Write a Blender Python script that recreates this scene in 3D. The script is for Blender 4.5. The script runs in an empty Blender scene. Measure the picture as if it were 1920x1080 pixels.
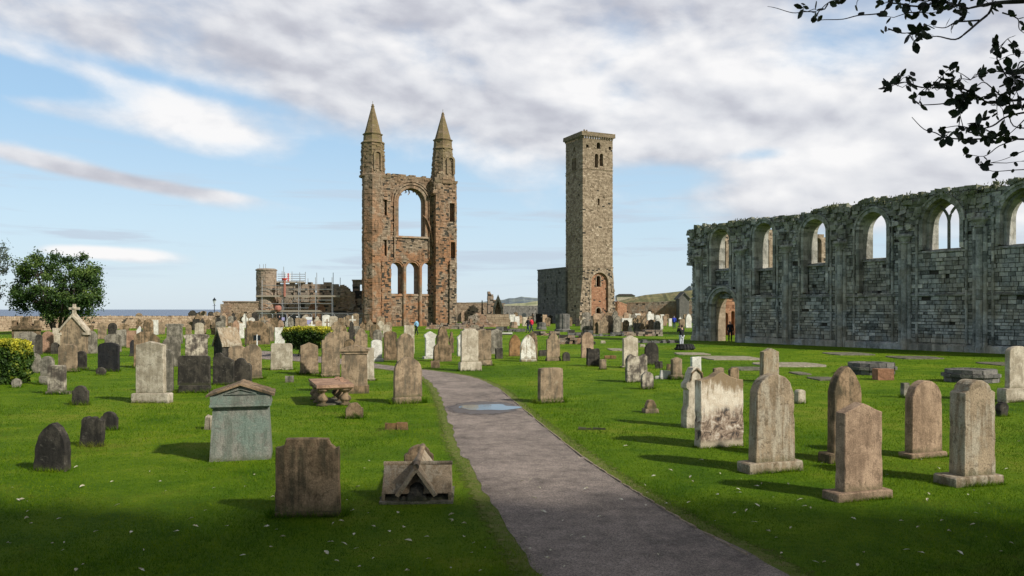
import bpy, bmesh, math, random
from mathutils import Vector, Matrix, noise as mnoise
R_ = math.radians
random.seed(7)
SC = bpy.context.scene
COL = SC.collection
# ---------------------------------------------------------------- camera, sky, sun
F, H, HZ = 1493.0, 2.7, 580.0          # focal length in photo pixels, eye height, horizon row
cd = bpy.data.cameras.new('camera'); cam = bpy.data.objects.new('camera', cd); COL.objects.link(cam)
cam.location = (0, 0, H); cam.rotation_euler = (R_(90), 0, 0)
cd.sensor_width = 36; cd.lens = 36*F/1920; cd.shift_y = 40/1920; cd.clip_end = 60000; cd.clip_start = .05
SC.camera = cam
SUN_AZ = math.atan2(.82, -.57); SUN_EL = R_(35)
TS = Vector((math.sin(SUN_AZ)*math.cos(SUN_EL), math.cos(SUN_AZ)*math.cos(SUN_EL), math.sin(SUN_EL)))
sd = bpy.data.lights.new('sun', 'SUN'); sd.energy = 5.0; sd.angle = R_(2.0); sd.color = (1, .95, .87)
so = bpy.data.objects.new('sun', sd); COL.objects.link(so); so.location = (30, -30, 40)
so.rotation_euler = TS.to_track_quat('Z', 'Y').to_euler()
SC.view_settings.view_transform = 'Standard'; SC.view_settings.look = 'None'
SC.view_settings.exposure = 0; SC.view_settings.gamma = 1
SC.render.film_transparent = False

class NB:
    """tiny node builder"""
    def __init__(s, nt): s.nt = nt
    def n(s, typ, **kw):
        x = s.nt.nodes.new(typ)
        for k, v in kw.items(): setattr(x, k, v)
        return x
    def put(s, sock, v):
        if v is None: return
        if isinstance(v, bpy.types.NodeSocket): s.nt.links.new(v, sock)
        else:
            if sock.type == 'RGBA' and len(v) == 3: v = (*v, 1)
            sock.default_value = v
    def m(s, op, a, b=None, c=None, clamp=False):
        x = s.n('ShaderNodeMath', operation=op); x.use_clamp = clamp
        for i, v in enumerate((a, b, c)):
            if v is not None: s.put(x.inputs[i], v)
        return x.outputs[0]
    def vm(s, op, a, b=None):
        x = s.n('ShaderNodeVectorMath', operation=op)
        s.put(x.inputs[0], a)
        if b is not None: s.put(x.inputs[1], b)
        return x.outputs[0]
    def noise(s, vec, scale, detail=4, rough=.5, dist=0, col=False):
        x = s.n('ShaderNodeTexNoise'); s.put(x.inputs['Vector'], vec)
        x.inputs['Scale'].default_value = scale; x.inputs['Detail'].default_value = detail
        x.inputs['Roughness'].default_value = rough; x.inputs['Distortion'].default_value = dist
        return x.outputs['Color' if col else 'Fac']
    def mr(s, v, a, b, c=0., d=1., smooth=True):
        x = s.n('ShaderNodeMapRange'); x.interpolation_type = 'SMOOTHSTEP' if smooth else 'LINEAR'
        s.put(x.inputs[0], v)
        for i, q in enumerate((a, b, c, d)): s.put(x.inputs[i+1], q)
        return x.outputs[0]
    def mix(s, f, a, b, mode='MIX'):
        x = s.n('ShaderNodeMix', data_type='RGBA', blend_type=mode)
        s.put(x.inputs[0], f); s.put(x.inputs[6], a); s.put(x.inputs[7], b)
        return x.outputs[2]
    def ramp(s, f, stops):
        x = s.n('ShaderNodeValToRGB'); s.put(x.inputs[0], f)
        e = x.color_ramp.elements
        while len(e) < len(stops): e.new(.5)
        for q, (p, c) in zip(e, stops): q.position = p; q.color = (*c, 1)
        return x.outputs[0]
    def xyz(s, v):
        x = s.n('ShaderNodeSeparateXYZ'); s.put(x.inputs[0], v); return x.outputs
    def comb(s, a, b, c):
        x = s.n('ShaderNodeCombineXYZ')
        for i, v in enumerate((a, b, c)): s.put(x.inputs[i], v)
        return x.outputs[0]

def make_world():
    w = bpy.data.worlds.new('World'); SC.world = w; w.use_nodes = True
    nt = w.node_tree; nt.nodes.clear(); b = NB(nt)
    sky = b.n('ShaderNodeTexSky', sky_type='NISHITA'); sky.sun_disc = False
    sky.sun_elevation = SUN_EL; sky.sun_rotation = SUN_AZ; sky.air_density = 1.0; sky.dust_density = .6; sky.ozone_density = 1.5
    tc = b.n('ShaderNodeTexCoord').outputs['Generated']
    x, y, z = b.xyz(tc)
    az = b.m('ARCTAN2', x, y)
    hyp = b.m('SQRT', b.m('ADD', b.m('MULTIPLY', x, x), b.m('MULTIPLY', y, y)))
    el = b.m('DIVIDE', z, b.m('MAXIMUM', hyp, .02))
    zz = b.m('ADD', b.m('MAXIMUM', z, 0), .10)
    q = b.comb(b.m('DIVIDE', x, zz), b.m('MULTIPLY', b.m('DIVIDE', y, zz), 1.0), 0.)
    skew = b.comb(b.m('MULTIPLY', az, 1.0), b.m('ADD', b.m('MULTIPLY', el, 1.75), b.m('MULTIPLY', az, .12)), 0.)
    n1 = b.noise(skew, 2.4, 4, .5, .3)
    n2 = b.noise(skew, 6.0, 8, .56, .1)
    n2o = b.noise(b.vm('ADD', skew, (.008, .034, 0)), 6.0, 3, .56, .1)
    n1o = b.noise(b.vm('ADD', skew, (.03, .10, 0)), 2.4, 3, .5, .3)
    def blob(px, py, rx, ry, ang, amp):
        u = (px-960)/F; a0 = math.atan(u); e0 = (HZ-py)/F*math.cos(a0)
        dx = b.m('SUBTRACT', az, a0); dy = b.m('SUBTRACT', el, e0)
        c, s_ = math.cos(R_(ang)), math.sin(R_(ang))
        A = b.m('MULTIPLY', b.m('ADD', b.m('MULTIPLY', dx, c), b.m('MULTIPLY', dy, -s_)), F/rx)
        B = b.m('MULTIPLY', b.m('ADD', b.m('MULTIPLY', dx, s_), b.m('MULTIPLY', dy, c)), F/ry)
        r2 = b.m('ADD', b.m('MULTIPLY', A, A), b.m('MULTIPLY', B, B))
        return b.m('MULTIPLY', b.m('POWER', 2.718, b.m('MULTIPLY', r2, -1.)), amp)
    # a bank of cloud whose edge slopes down to the right
    edge = b.m('SUBTRACT', .245, b.m('MULTIPLY', b.m('ADD', az, .57), .14))
    bank = b.mr(b.m('SUBTRACT', el, edge), -.10, .09, -.24, .24)
    bias = bank
    for a in [(290,205,210,44,12,.17), (480,262,150,26,12,.16), (90,200,90,22,6,.16), (160,322,280,19,11,.46), (400,362,170,13,6,.26),
              (190,474,115,14,2,.62), (45,145,170,30,6,-.34), (300,148,200,16,10,-.20), (330,305,260,16,12,-.30), (620,290,90,30,10,-.2), (1240,330,95,24,4,-.26),
              (1420,290,60,14,0,-.2), (1560,390,420,60,0,.20), (1000,250,230,60,10,.12), (600,395,70,10,0,.10),
              (960,440,120,12,0,.14), (1750,240,300,120,0,.18)]:
        bias = b.m('ADD', bias, blob(*a))
    nn = b.m('ADD', b.m('MULTIPLY', n1, .35), b.m('MULTIPLY', n2, .65))
    dens = b.m('ADD', nn, bias)
    alpha = b.mr(dens, .45, .76, 0, 1)
    # thin streaks low over the horizon
    st = b.noise(b.comb(b.m('MULTIPLY', az, 2.2), b.m('MULTIPLY', el, 30), 3.), 1.9, 5, .55, .4)
    low = b.m('MULTIPLY', b.mr(el, .02, .05), b.mr(el, .21, .10))
    sal = b.m('MULTIPLY', b.mr(st, .50, .66), b.m('MULTIPLY', low, .75))
    shade = b.m('ADD', b.m('MULTIPLY', b.m('SUBTRACT', n2, n2o), 2.4), b.m('MULTIPLY', b.m('SUBTRACT', n1, n1o), .9))
    lum = b.m('ADD', .62, shade)
    lum = b.m('SUBTRACT', lum, b.m('MULTIPLY', b.mr(dens, .75, 1.15), .22))
    lum = b.m('SUBTRACT', lum, b.m('MULTIPLY', b.mr(el, .26, .44), .18))
    for a in [(330,200,160,40,14,.30), (190,466,110,14,2,.6), (1150,190,170,50,8,.22), (880,90,230,45,4,.22),
              (1380,100,260,40,4,.22), (1700,270,300,50,0,.12), (700,160,350,30,8,-.20), (1450,215,300,22,2,-.14), (150,50,330,60,4,-.22), (1000,30,500,30,0,-.12), (170,345,260,12,11,-.12)]:
        lum = b.m('ADD', lum, blob(*a))
    ccol = b.ramp(b.m('MINIMUM', b.m('MAXIMUM', lum, 0), 1), [(0, (.47, .47, .53)), (.32, (.59, .595, .65)), (.6, (.76, .765, .80)), (1, (.98, .965, .96))])
    base = b.vm('SCALE', sky.outputs[0], None)
    base.node.inputs['Scale'].default_value = .12
    # the sky as seen: Nishita, whitening towards the sea horizon
    hz = b.ramp(b.mr(el, 0., .42, 0, 1, False), [(0, (.68, .80, .91)), (.25, (.60, .79, .94)), (.55, (.42, .66, .91)), (1, (.30, .51, .82))])
    skyc = b.mix(.82, base, hz)
    c1 = b.mix(sal, skyc, (.55, .64, .75))
    c2 = b.mix(b.m('MULTIPLY', alpha, .95), c1, ccol)
    ov = b.mr(el, .50, 1.1, 1, .36); wv = b.mr(b.m('ABSOLUTE', az), 1.6, 2.4, 1, .8); ov = b.m('MULTIPLY', ov, wv)      # sky dimmed overhead and behind, out of view, to cut ambient light
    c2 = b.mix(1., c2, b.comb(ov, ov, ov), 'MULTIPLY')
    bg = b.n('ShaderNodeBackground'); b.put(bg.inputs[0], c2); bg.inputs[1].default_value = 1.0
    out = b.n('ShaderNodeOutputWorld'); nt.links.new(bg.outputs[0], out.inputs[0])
make_world()

# ---------------------------------------------------------------- materials
MATS = {}
def newmat(name):
    m = bpy.data.materials.new(name); m.use_nodes = True; nt = m.node_tree; nt.nodes.clear()
    b = NB(nt); p = b.n('ShaderNodeBsdfPrincipled'); o = b.n('ShaderNodeOutputMaterial')
    nt.links.new(p.outputs[0], o.inputs[0]); MATS[name] = m
    p.inputs['Specular IOR Level'].default_value = .25
    return m, b, p, o
def bump(b, p, h, strength, dist=.02):
    x = b.n('ShaderNodeBump'); x.inputs['Strength'].default_value = strength; x.inputs['Distance'].default_value = dist
    b.put(x.inputs['Height'], h); b.nt.links.new(x.outputs[0], p.inputs['Normal']); return x
def plain(name, c, rough=.7, metal=0, sc=20, var=.25):
    m, b, p, o = newmat(name)
    tc = b.n('ShaderNodeTexCoord').outputs['Object']
    n = b.noise(tc, sc, 4)
    b.put(p.inputs['Base Color'], b.mix(1., c, b.comb(*[b.mr(n, .3, .7, 1-var, 1+var)]*3), 'MULTIPLY'))
    p.inputs['Roughness'].default_value = rough; p.inputs['Metallic'].default_value = metal
    return m
def stone_mat(name, c1, c2, st, amt=.5, lich=(.42, .40, .30), la=.25, val=.3):
    m, b, p, o = newmat(name)
    oi = b.n('ShaderNodeObjectInfo'); rnd = oi.outputs['Random']
    tc = b.vm('ADD', b.n('ShaderNodeTexCoord').outputs['Object'], b.comb(b.m('MULTIPLY', rnd, 37.), b.m('MULTIPLY', rnd, 91.), 0.))
    n1 = b.noise(tc, 2.6, 8, .62, .3); n3 = b.noise(tc, 55, 3, .7); n4 = b.noise(tc, 9, 7, .65, .6)
    sx = b.vm('MULTIPLY', tc, (9., 9., 1.1)); n2 = b.noise(sx, 1.1, 6, .6, .2)
    c = b.mix(b.mr(n1, .36, .62), c1, tuple(x*.85 for x in c2))
    c = b.mix(b.m('MULTIPLY', b.mr(b.m('ADD', b.m('MULTIPLY', n2, .6), b.m('MULTIPLY', n1, .4)), .46, .60), min(1, amt*1.25)), c, st)
    c = b.mix(b.m('MULTIPLY', b.mr(n4, .58, .68), la), c, lich)
    c = b.mix(b.m('MULTIPLY', b.mr(n4, .46, .36), .6), c, tuple(x*.45 for x in c2))
    n6 = b.noise(b.vm('MULTIPLY', tc, (1., 1., .10)), 22, 3, .55)
    c = b.mix(b.m('MULTIPLY', b.mr(n6, .52, .68), b.m('MULTIPLY', b.mr(n1, .40, .60), .45)), c, st)
    k = b.m('MULTIPLY', b.mr(n3, .3, .7, .74, 1.22), b.m('ADD', 1-val/2, b.m('MULTIPLY', rnd, val)))
    # damp moss creeping up from the ground
    zz = b.xyz(b.n('ShaderNodeTexCoord').outputs['Object'])[2]
    c = b.mix(b.m('MULTIPLY', b.mr(b.m('ADD', zz, b.m('MULTIPLY', n4, .25)), .26, .12), .55), c, (.07, .075, .03))
    c = b.mix(1., c, b.comb(k, k, k), 'MULTIPLY')
    b.put(p.inputs['Base Color'], c); p.inputs['Roughness'].default_value = .92
    bump(b, p, b.m('ADD', b.m('MULTIPLY', n4, 1.), b.m('MULTIPLY', n3, .35)), .75, .02)
    return m
stone_mat('tan_stone', (.34, .25, .16), (.26, .185, .115), (.10, .085, .06), .6)
stone_mat('brown_stone', (.29, .20, .12), (.185, .125, .07), (.06, .05, .03), .7, (.26, .22, .12), .3)
stone_mat('grey_stone', (.28, .25, .20), (.17, .15, .115), (.07, .065, .05), .6)
stone_mat('dark_stone', (.075, .065, .05), (.045, .04, .033), (.02, .018, .015), .6, (.24, .22, .18), .35)
stone_mat('black_stone', (.028, .028, .03), (.018, .018, .02), (.05, .045, .04), .4, (.2, .2, .17), .12)
stone_mat('pale_stone', (.54, .475, .37), (.45, .38, .28), (.24, .20, .14), .45, (.2, .18, .13), .5, .15)
stone_mat('white_stone', (.70, .68, .62), (.58, .55, .48), (.50, .47, .40), .35, (.35, .31, .24), .2, .1)
stone_mat('stained_white_stone', (.74, .71, .62), (.50, .43, .33), (.26, .19, .11), .8, (.09, .07, .045), .95, .05)
stone_mat('pink_stone', (.42, .26, .17), (.33, .20, .13), (.20, .12, .08), .5)
stone_mat('orange_stone', (.30, .17, .075), (.24, .13, .055), (.10, .06, .03), .55)
stone_mat('buff_stone', (.40, .28, .185), (.33, .225, .145), (.13, .085, .055), .35, (.40, .28, .18), .15)
stone_mat('green_stone', (.15, .19, .155), (.26, .245, .205), (.07, .10, .075), .5, (.30, .28, .23), .5)
stone_mat('patched_stone', (.50, .44, .34), (.14, .11, .085), (.07, .06, .05), .7, (.34, .28, .2), .5, .05)
stone_mat('lichen_stone', (.34, .26, .17), (.23, .17, .105), (.42, .37, .28), .6, (.10, .085, .05), .5)

def masonry_mat(name, pal, stain, red=None, redz=(0, 1), veg=None, vegz=None, sa=.6, mort=(.05, .045, .035)):
    m, b, p, o = newmat(name)
    tint = b.n('ShaderNodeAttribute', attribute_name='tint').outputs['Fac']
    tc = b.n('ShaderNodeTexCoord').outputs['Object']; z = b.xyz(tc)[2]
    n1 = b.noise(tc, .33, 6, .62, .5); n2 = b.noise(tc, 1.7, 6, .65, .5); n3 = b.noise(tc, 9, 5, .7)
    n4 = b.noise(b.vm('MULTIPLY', tc, (1., 1., .22)), 1.3, 5, .6); n5 = b.noise(tc, 4.2, 4, .75, .4)
    t = b.m('ADD', b.m('ADD', .14 if name != 'nave_masonry' else .06, b.m('MULTIPLY', tint, .45 if name != 'nave_masonry' else .68)), b.m('MULTIPLY', b.m('SUBTRACT', n2, .5), .8))
    t = b.m('ADD', t, b.m('ADD', b.m('MULTIPLY', b.m('SUBTRACT', n3, .5), .5), b.m('MULTIPLY', b.m('SUBTRACT', n5, .5), .75)))
    c = b.ramp(b.m('ADD', t, .12), pal)
    if red:
        f = b.m('MULTIPLY', b.mr(b.m('ADD', n1, b.m('MULTIPLY', n4, .35)), .58, .72), b.mr(z, redz[0], redz[1], 1, .28))
        f = b.m('MULTIPLY', f, b.m('ADD', .35, b.m('MULTIPLY', tint, .75)))
        c = b.mix(f, c, red)
    c = b.mix(b.m('MULTIPLY', b.mr(b.m('ADD', b.m('MULTIPLY', n4, .6), b.m('MULTIPLY', n1, .4)), .50, .64), sa), c, stain)
    if veg:
        f = b.m('MULTIPLY', b.mr(b.m('ADD', z, b.m('MULTIPLY', n1, 4.)), vegz[0], vegz[1]), b.mr(n2, .38, .6, .2, .9))
        c = b.mix(f, c, veg)
    # mortar and the core behind the blocks carry tint < 0
    c = b.mix(b.mr(tint, -.3, -.6), c, mort)
    b.put(p.inputs['Base Color'], c); p.inputs['Roughness'].default_value = .95
    bump(b, p, b.m('ADD', b.m('MULTIPLY', n2, .8), b.m('MULTIPLY', n3, .6)), .9, .09)
    return m
masonry_mat('nave_masonry', [(0, (.03, .032, .03)), (.3, (.13, .138, .126)), (.5, (.26, .268, .25)), (.75, (.44, .44, .405)), (1, (.72, .69, .62))], (.06, .066, .055),
            red=(.42, .34, .22), redz=(-12, 11), veg=(.11, .125, .05), vegz=(9.8, 13.0), sa=.60)
masonry_mat('gable_masonry', [(0, (.07, .05, .036)), (.3, (.15, .112, .076)), (.5, (.235, .178, .122)), (.75, (.35, .275, .195)), (1, (.64, .53, .41))], (.085, .065, .042),
            red=(.34, .165, .08), redz=(9, 26), veg=(.17, .135, .06), vegz=(23, 32), sa=.72)
masonry_mat('tower_masonry', [(0, (.07, .052, .04)), (.3, (.20, .15, .10)), (.5, (.31, .24, .165)), (.75, (.42, .335, .24)), (1, (.70, .60, .47))], (.15, .115, .075),
            red=None, veg=(.15, .12, .07), vegz=(31, 38), sa=.45)
masonry_mat('red_masonry', [(0, (.14, .07, .04)), (.3, (.28, .14, .08)), (.6, (.38, .20, .115)), (.85, (.43, .28, .18)), (1, (.50, .39, .28))], (.18, .10, .06), sa=.3)
masonry_mat('ruin_masonry', [(0, (.09, .07, .055)), (.3, (.22, .18, .14)), (.55, (.31, .26, .20)), (.8, (.40, .34, .26)), (1, (.55, .47, .37))], (.08, .065, .05),
            red=(.33, .20, .12), redz=(1, 10), sa=.28)
masonry_mat('sea_wall_masonry', [(0, (.12, .085, .055)), (.3, (.28, .20, .13)), (.55, (.38, .28, .19)), (.8, (.46, .36, .25)), (1, (.58, .49, .37))], (.18, .13, .085), sa=.35)
masonry_mat('grey_wall_masonry', [(0, (.05, .05, .047)), (.4, (.13, .125, .112)), (.7, (.20, .185, .165)), (1, (.32, .30, .26))], (.08, .075, .065), sa=.4)
plain('metal_pole', (.42, .43, .44), .4, .6); plain('scaffold_board', (.30, .26, .20), .8); plain('black_metal', (.02, .025, .03), .4, .3)
plain('red_plastic', (.55, .07, .05), .5); plain('white_paint', (.8, .8, .8), .6); plain('orange_net', (.36, .15, .11), .7)
plain('lilac_paint', (.38, .36, .60), .6); plain('lamp_glass', (.5, .55, .55), .15); plain('timber', (.27, .21, .15), .85, sc=8)
plain('painted_dark', (.01, .01, .01), .9)  # near-black colour stands for the shade inside openings
plain('bark', (.055, .045, .035), .95, sc=12, var=.5); plain('twig', (.02, .017, .015), .9)
for nm, c in dict(skin=(.50, .30, .22), hair=(.05, .03, .02), grey_hair=(.3, .29, .27), black_cloth=(.015, .015, .018), blue_cloth=(.03, .06, .45), light_blue_cloth=(.22, .42, .60),
                  red_cloth=(.60, .03, .06), pale_trousers=(.55, .56, .60), navy_trousers=(.02, .03, .07), pink_cloth=(.62, .2, .25), shoe=(.03, .025, .02)).items():
    plain(nm, c, .8)

def leaf_mat(name, dark, mid, light, sc=.8, trans=.25):
    m, b, p, o = newmat(name)
    tint = b.n('ShaderNodeAttribute', attribute_name='tint').outputs['Fac']
    tc = b.n('ShaderNodeTexCoord').outputs['Object']
    n = b.noise(tc, sc, 4)
    t = b.m('ADD', tint, b.m('MULTIPLY', b.m('SUBTRACT', n, .5), 1.1))
    if name == 'grass_blades': t = b.m('ADD', t, b.m('ADD', b.m('MULTIPLY', b.m('SUBTRACT', b.noise(tc, 4.5, 4, .65), .5), 1.2), b.m('MULTIPLY', b.m('SUBTRACT', b.noise(tc, .22, 4, .6), .5), 1.3)))
    c = b.ramp(t, [(0, dark), (.5, mid), (1, light)])
    if name == 'grass_blades': c = b.mix(b.m('MULTIPLY', b.mr(b.noise(tc, .55, 6, .68, .5), .52, .68), .7), c, (.165, .155, .04))
    b.put(p.inputs['Base Color'], c); p.inputs['Roughness'].default_value = .55
    tr = b.n('ShaderNodeBsdfTranslucent'); b.put(tr.inputs[0], c)
    mx = b.n('ShaderNodeMixShader'); mx.inputs[0].default_value = trans
    b.nt.links.new(p.outputs[0], mx.inputs[1]); b.nt.links.new(tr.outputs[0], mx.inputs[2]); b.nt.links.new(mx.outputs[0], o.inputs[0])
    return m
leaf_mat('tree_leaves', (.016, .040, .012), (.052, .10, .022), (.17, .24, .05))
leaf_mat('grey_leaves', (.03, .05, .04), (.07, .10, .07), (.13, .16, .10))
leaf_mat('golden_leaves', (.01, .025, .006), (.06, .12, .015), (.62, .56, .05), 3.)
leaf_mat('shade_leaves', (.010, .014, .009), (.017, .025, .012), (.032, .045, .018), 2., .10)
leaf_mat('grass_blades', (.018, .062, .002), (.074, .158, .003), (.20, .275, .010), .8, .3)
MATS['grass_blades'].node_tree.nodes['Principled BSDF'].inputs['Specular IOR Level'].default_value = .05
leaf_mat('wall_plants', (.02, .035, .01), (.06, .08, .02), (.2, .2, .08), 1.)
leaf_mat('fallen_leaves', (.25, .20, .10), (.60, .57, .42), (.75, .72, .62), 5., .1)

def ground_mats():
    m, b, p, o = newmat('lawn')
    g = b.n('ShaderNodeTexCoord').outputs['Object']
    n1 = b.noise(g, .16, 6, .6, .4); n2 = b.noise(g, 1.1, 6, .65); n3 = b.noise(g, 14, 5, .7); n5 = b.noise(g, 90, 2, .6)
    t = b.m('ADD', b.m('MULTIPLY', n1, .65), b.m('ADD', b.m('MULTIPLY', n2, .5), b.m('SUBTRACT', b.m('MULTIPLY', n3, .35), .12)))
    c = b.ramp(t, [(.38, (.026, .075, .003)), (.54, (.070, .150, .003)), (.68, (.135, .225, .006)), (.82, (.25, .27, .03))])
    kk = b.mr(n5, .3, .7, .6, 1.3); c = b.mix(1., c, b.comb(kk, kk, kk), 'MULTIPLY')
    c = b.mix(b.m('MULTIPLY', b.mr(n3, .66, .76), .5), c, (.10, .085, .035))
    b.put(p.inputs['Base Color'], c); p.inputs['Roughness'].default_value = .9; p.inputs['Specular IOR Level'].default_value = .1
    bump(b, p, b.m('ADD', n3, b.m('MULTIPLY', n5, .6)), 1., .05)
    m, b, p, o = newmat('gravel_path')
    g = b.n('ShaderNodeTexCoord').outputs['Object']
    n1 = b.noise(g, .7, 6, .6, .3); n2 = b.noise(g, 3.5, 6, .65); v = b.n('ShaderNodeTexVoronoi'); v.inputs['Scale'].default_value = 75
    b.put(v.inputs['Vector'], g); n4 = b.noise(g, 140, 2, .6)
    c = b.ramp(b.m('ADD', b.m('MULTIPLY', n1, .5), b.m('MULTIPLY', n2, .5)), [(.34, (.11, .091, .078)), (.5, (.24, .198, .168)), (.66, (.36, .295, .25))])
    vc = b.xyz(v.outputs['Color'])[0]
    k = b.m('MULTIPLY', b.mr(vc, 0, 1, .62, 1.5, False), b.mr(n4, .3, .7, .6, 1.35)); c = b.mix(1., c, b.comb(k, k, k), 'MULTIPLY')
    b.put(p.inputs['Base Color'], c); p.inputs['Roughness'].default_value = .85
    bump(b, p, b.m('ADD', b.m('MULTIPLY', v.outputs['Distance'], 1.), b.m('MULTIPLY', n4, .6)), .9, .015)
    m, b, p, o = newmat('puddle_water'); p.inputs['Base Color'].default_value = (.02, .018, .015, 1); p.inputs['Roughness'].default_value = .05
    p.inputs['Specular IOR Level'].default_value = .9; p.inputs['IOR'].default_value = 2.2
    g = b.n('ShaderNodeTexCoord').outputs['Object']; bump(b, p, b.noise(g, 9, 3), .16, .02)
    m, b, p, o = newmat('wet_gravel'); g = b.n('ShaderNodeTexCoord').outputs['Object']; n = b.noise(g, 60, 4, .7)
    b.put(p.inputs['Base Color'], b.ramp(n, [(.3, (.05, .04, .035)), (.7, (.12, .098, .085))])); p.inputs['Roughness'].default_value = .45
    bump(b, p, n, .6, .01)
    m, b, p, o = newmat('worn_verge'); g = b.n('ShaderNodeTexCoord').outputs['Object']; n = b.noise(g, 5, 6, .7); n2 = b.noise(g, 60, 4, .7)
    b.put(p.inputs['Base Color'], b.ramp(b.m('ADD', b.m('MULTIPLY', n, .6), b.m('MULTIPLY', n2, .4)), [(.35, (.07, .12, .008)), (.5, (.12, .15, .02)), (.65, (.19, .155, .07))])); p.inputs['Roughness'].default_value = .95
    bump(b, p, n2, .8, .02)
    m, b, p, o = newmat('sea'); g = b.n('ShaderNodeTexCoord').outputs['Object']
    n = b.noise(b.vm('MULTIPLY', g, (.004, .02, 1.)), 1., 5, .6)
    b.put(p.inputs['Base Color'], b.ramp(n, [(.3, (.14, .19, .27)), (.7, (.20, .25, .33))])); p.inputs['Roughness'].default_value = .6; p.inputs['Specular IOR Level'].default_value = .15
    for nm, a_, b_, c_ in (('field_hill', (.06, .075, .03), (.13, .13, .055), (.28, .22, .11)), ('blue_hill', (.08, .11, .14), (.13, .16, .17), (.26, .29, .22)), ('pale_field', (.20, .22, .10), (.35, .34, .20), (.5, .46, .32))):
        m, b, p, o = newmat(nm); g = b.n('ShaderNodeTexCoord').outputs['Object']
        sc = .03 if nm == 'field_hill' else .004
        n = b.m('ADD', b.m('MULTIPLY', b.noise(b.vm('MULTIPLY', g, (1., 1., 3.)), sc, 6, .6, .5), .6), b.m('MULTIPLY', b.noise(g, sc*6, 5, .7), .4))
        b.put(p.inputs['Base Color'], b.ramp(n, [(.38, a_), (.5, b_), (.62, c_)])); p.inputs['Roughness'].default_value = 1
    # slab whose grime runs in bands: brown cap dripping over white, pink scabs and grey below
    m, b, p, o = newmat('dripping_stone'); tc = b.n('ShaderNodeTexCoord').outputs['Object']; z = b.xyz(tc)[2]
    s1 = b.noise(b.vm('MULTIPLY', tc, (1., 1., .13)), 17, 4, .6); n4 = b.noise(tc, 7, 8, .7, .8); n1 = b.noise(tc, 2.3, 6, .6, .4); n5 = b.noise(tc, 60, 3, .7)
    t = b.m('ADD', b.m('DIVIDE', z, 1.5), b.m('MULTIPLY', b.m('SUBTRACT', s1, .5), .42))
    t = b.m('ADD', t, b.m('MULTIPLY', b.m('SUBTRACT', n1, .5), .55))
    low = b.ramp(n4, [(.40, (.06, .05, .045)), (.48, (.24, .17, .12)), (.56, (.42, .33, .25)), (.66, (.70, .63, .53))])
    c = b.mix(b.mr(t, .38, .60), low, b.mix(b.mr(n4, .4, .6), (.74, .66, .53), (.62, .52, .39))); c = b.mix(b.m('MULTIPLY', b.mr(t, .70, .86), .92), c, (.24, .165, .085))
    c = b.mix(b.mr(z, .2, .05), c, (.40, .34, .24)); kk = b.mr(n5, .3, .7, .8, 1.15); c = b.mix(1., c, b.comb(kk, kk, kk), 'MULTIPLY')
    b.put(p.inputs['Base Color'], c); p.inputs['Roughness'].default_value = .9
    bump(b, p, b.m('ADD', n4, b.m('MULTIPLY', n5, .4)), .8, .02)
ground_mats()

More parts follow.
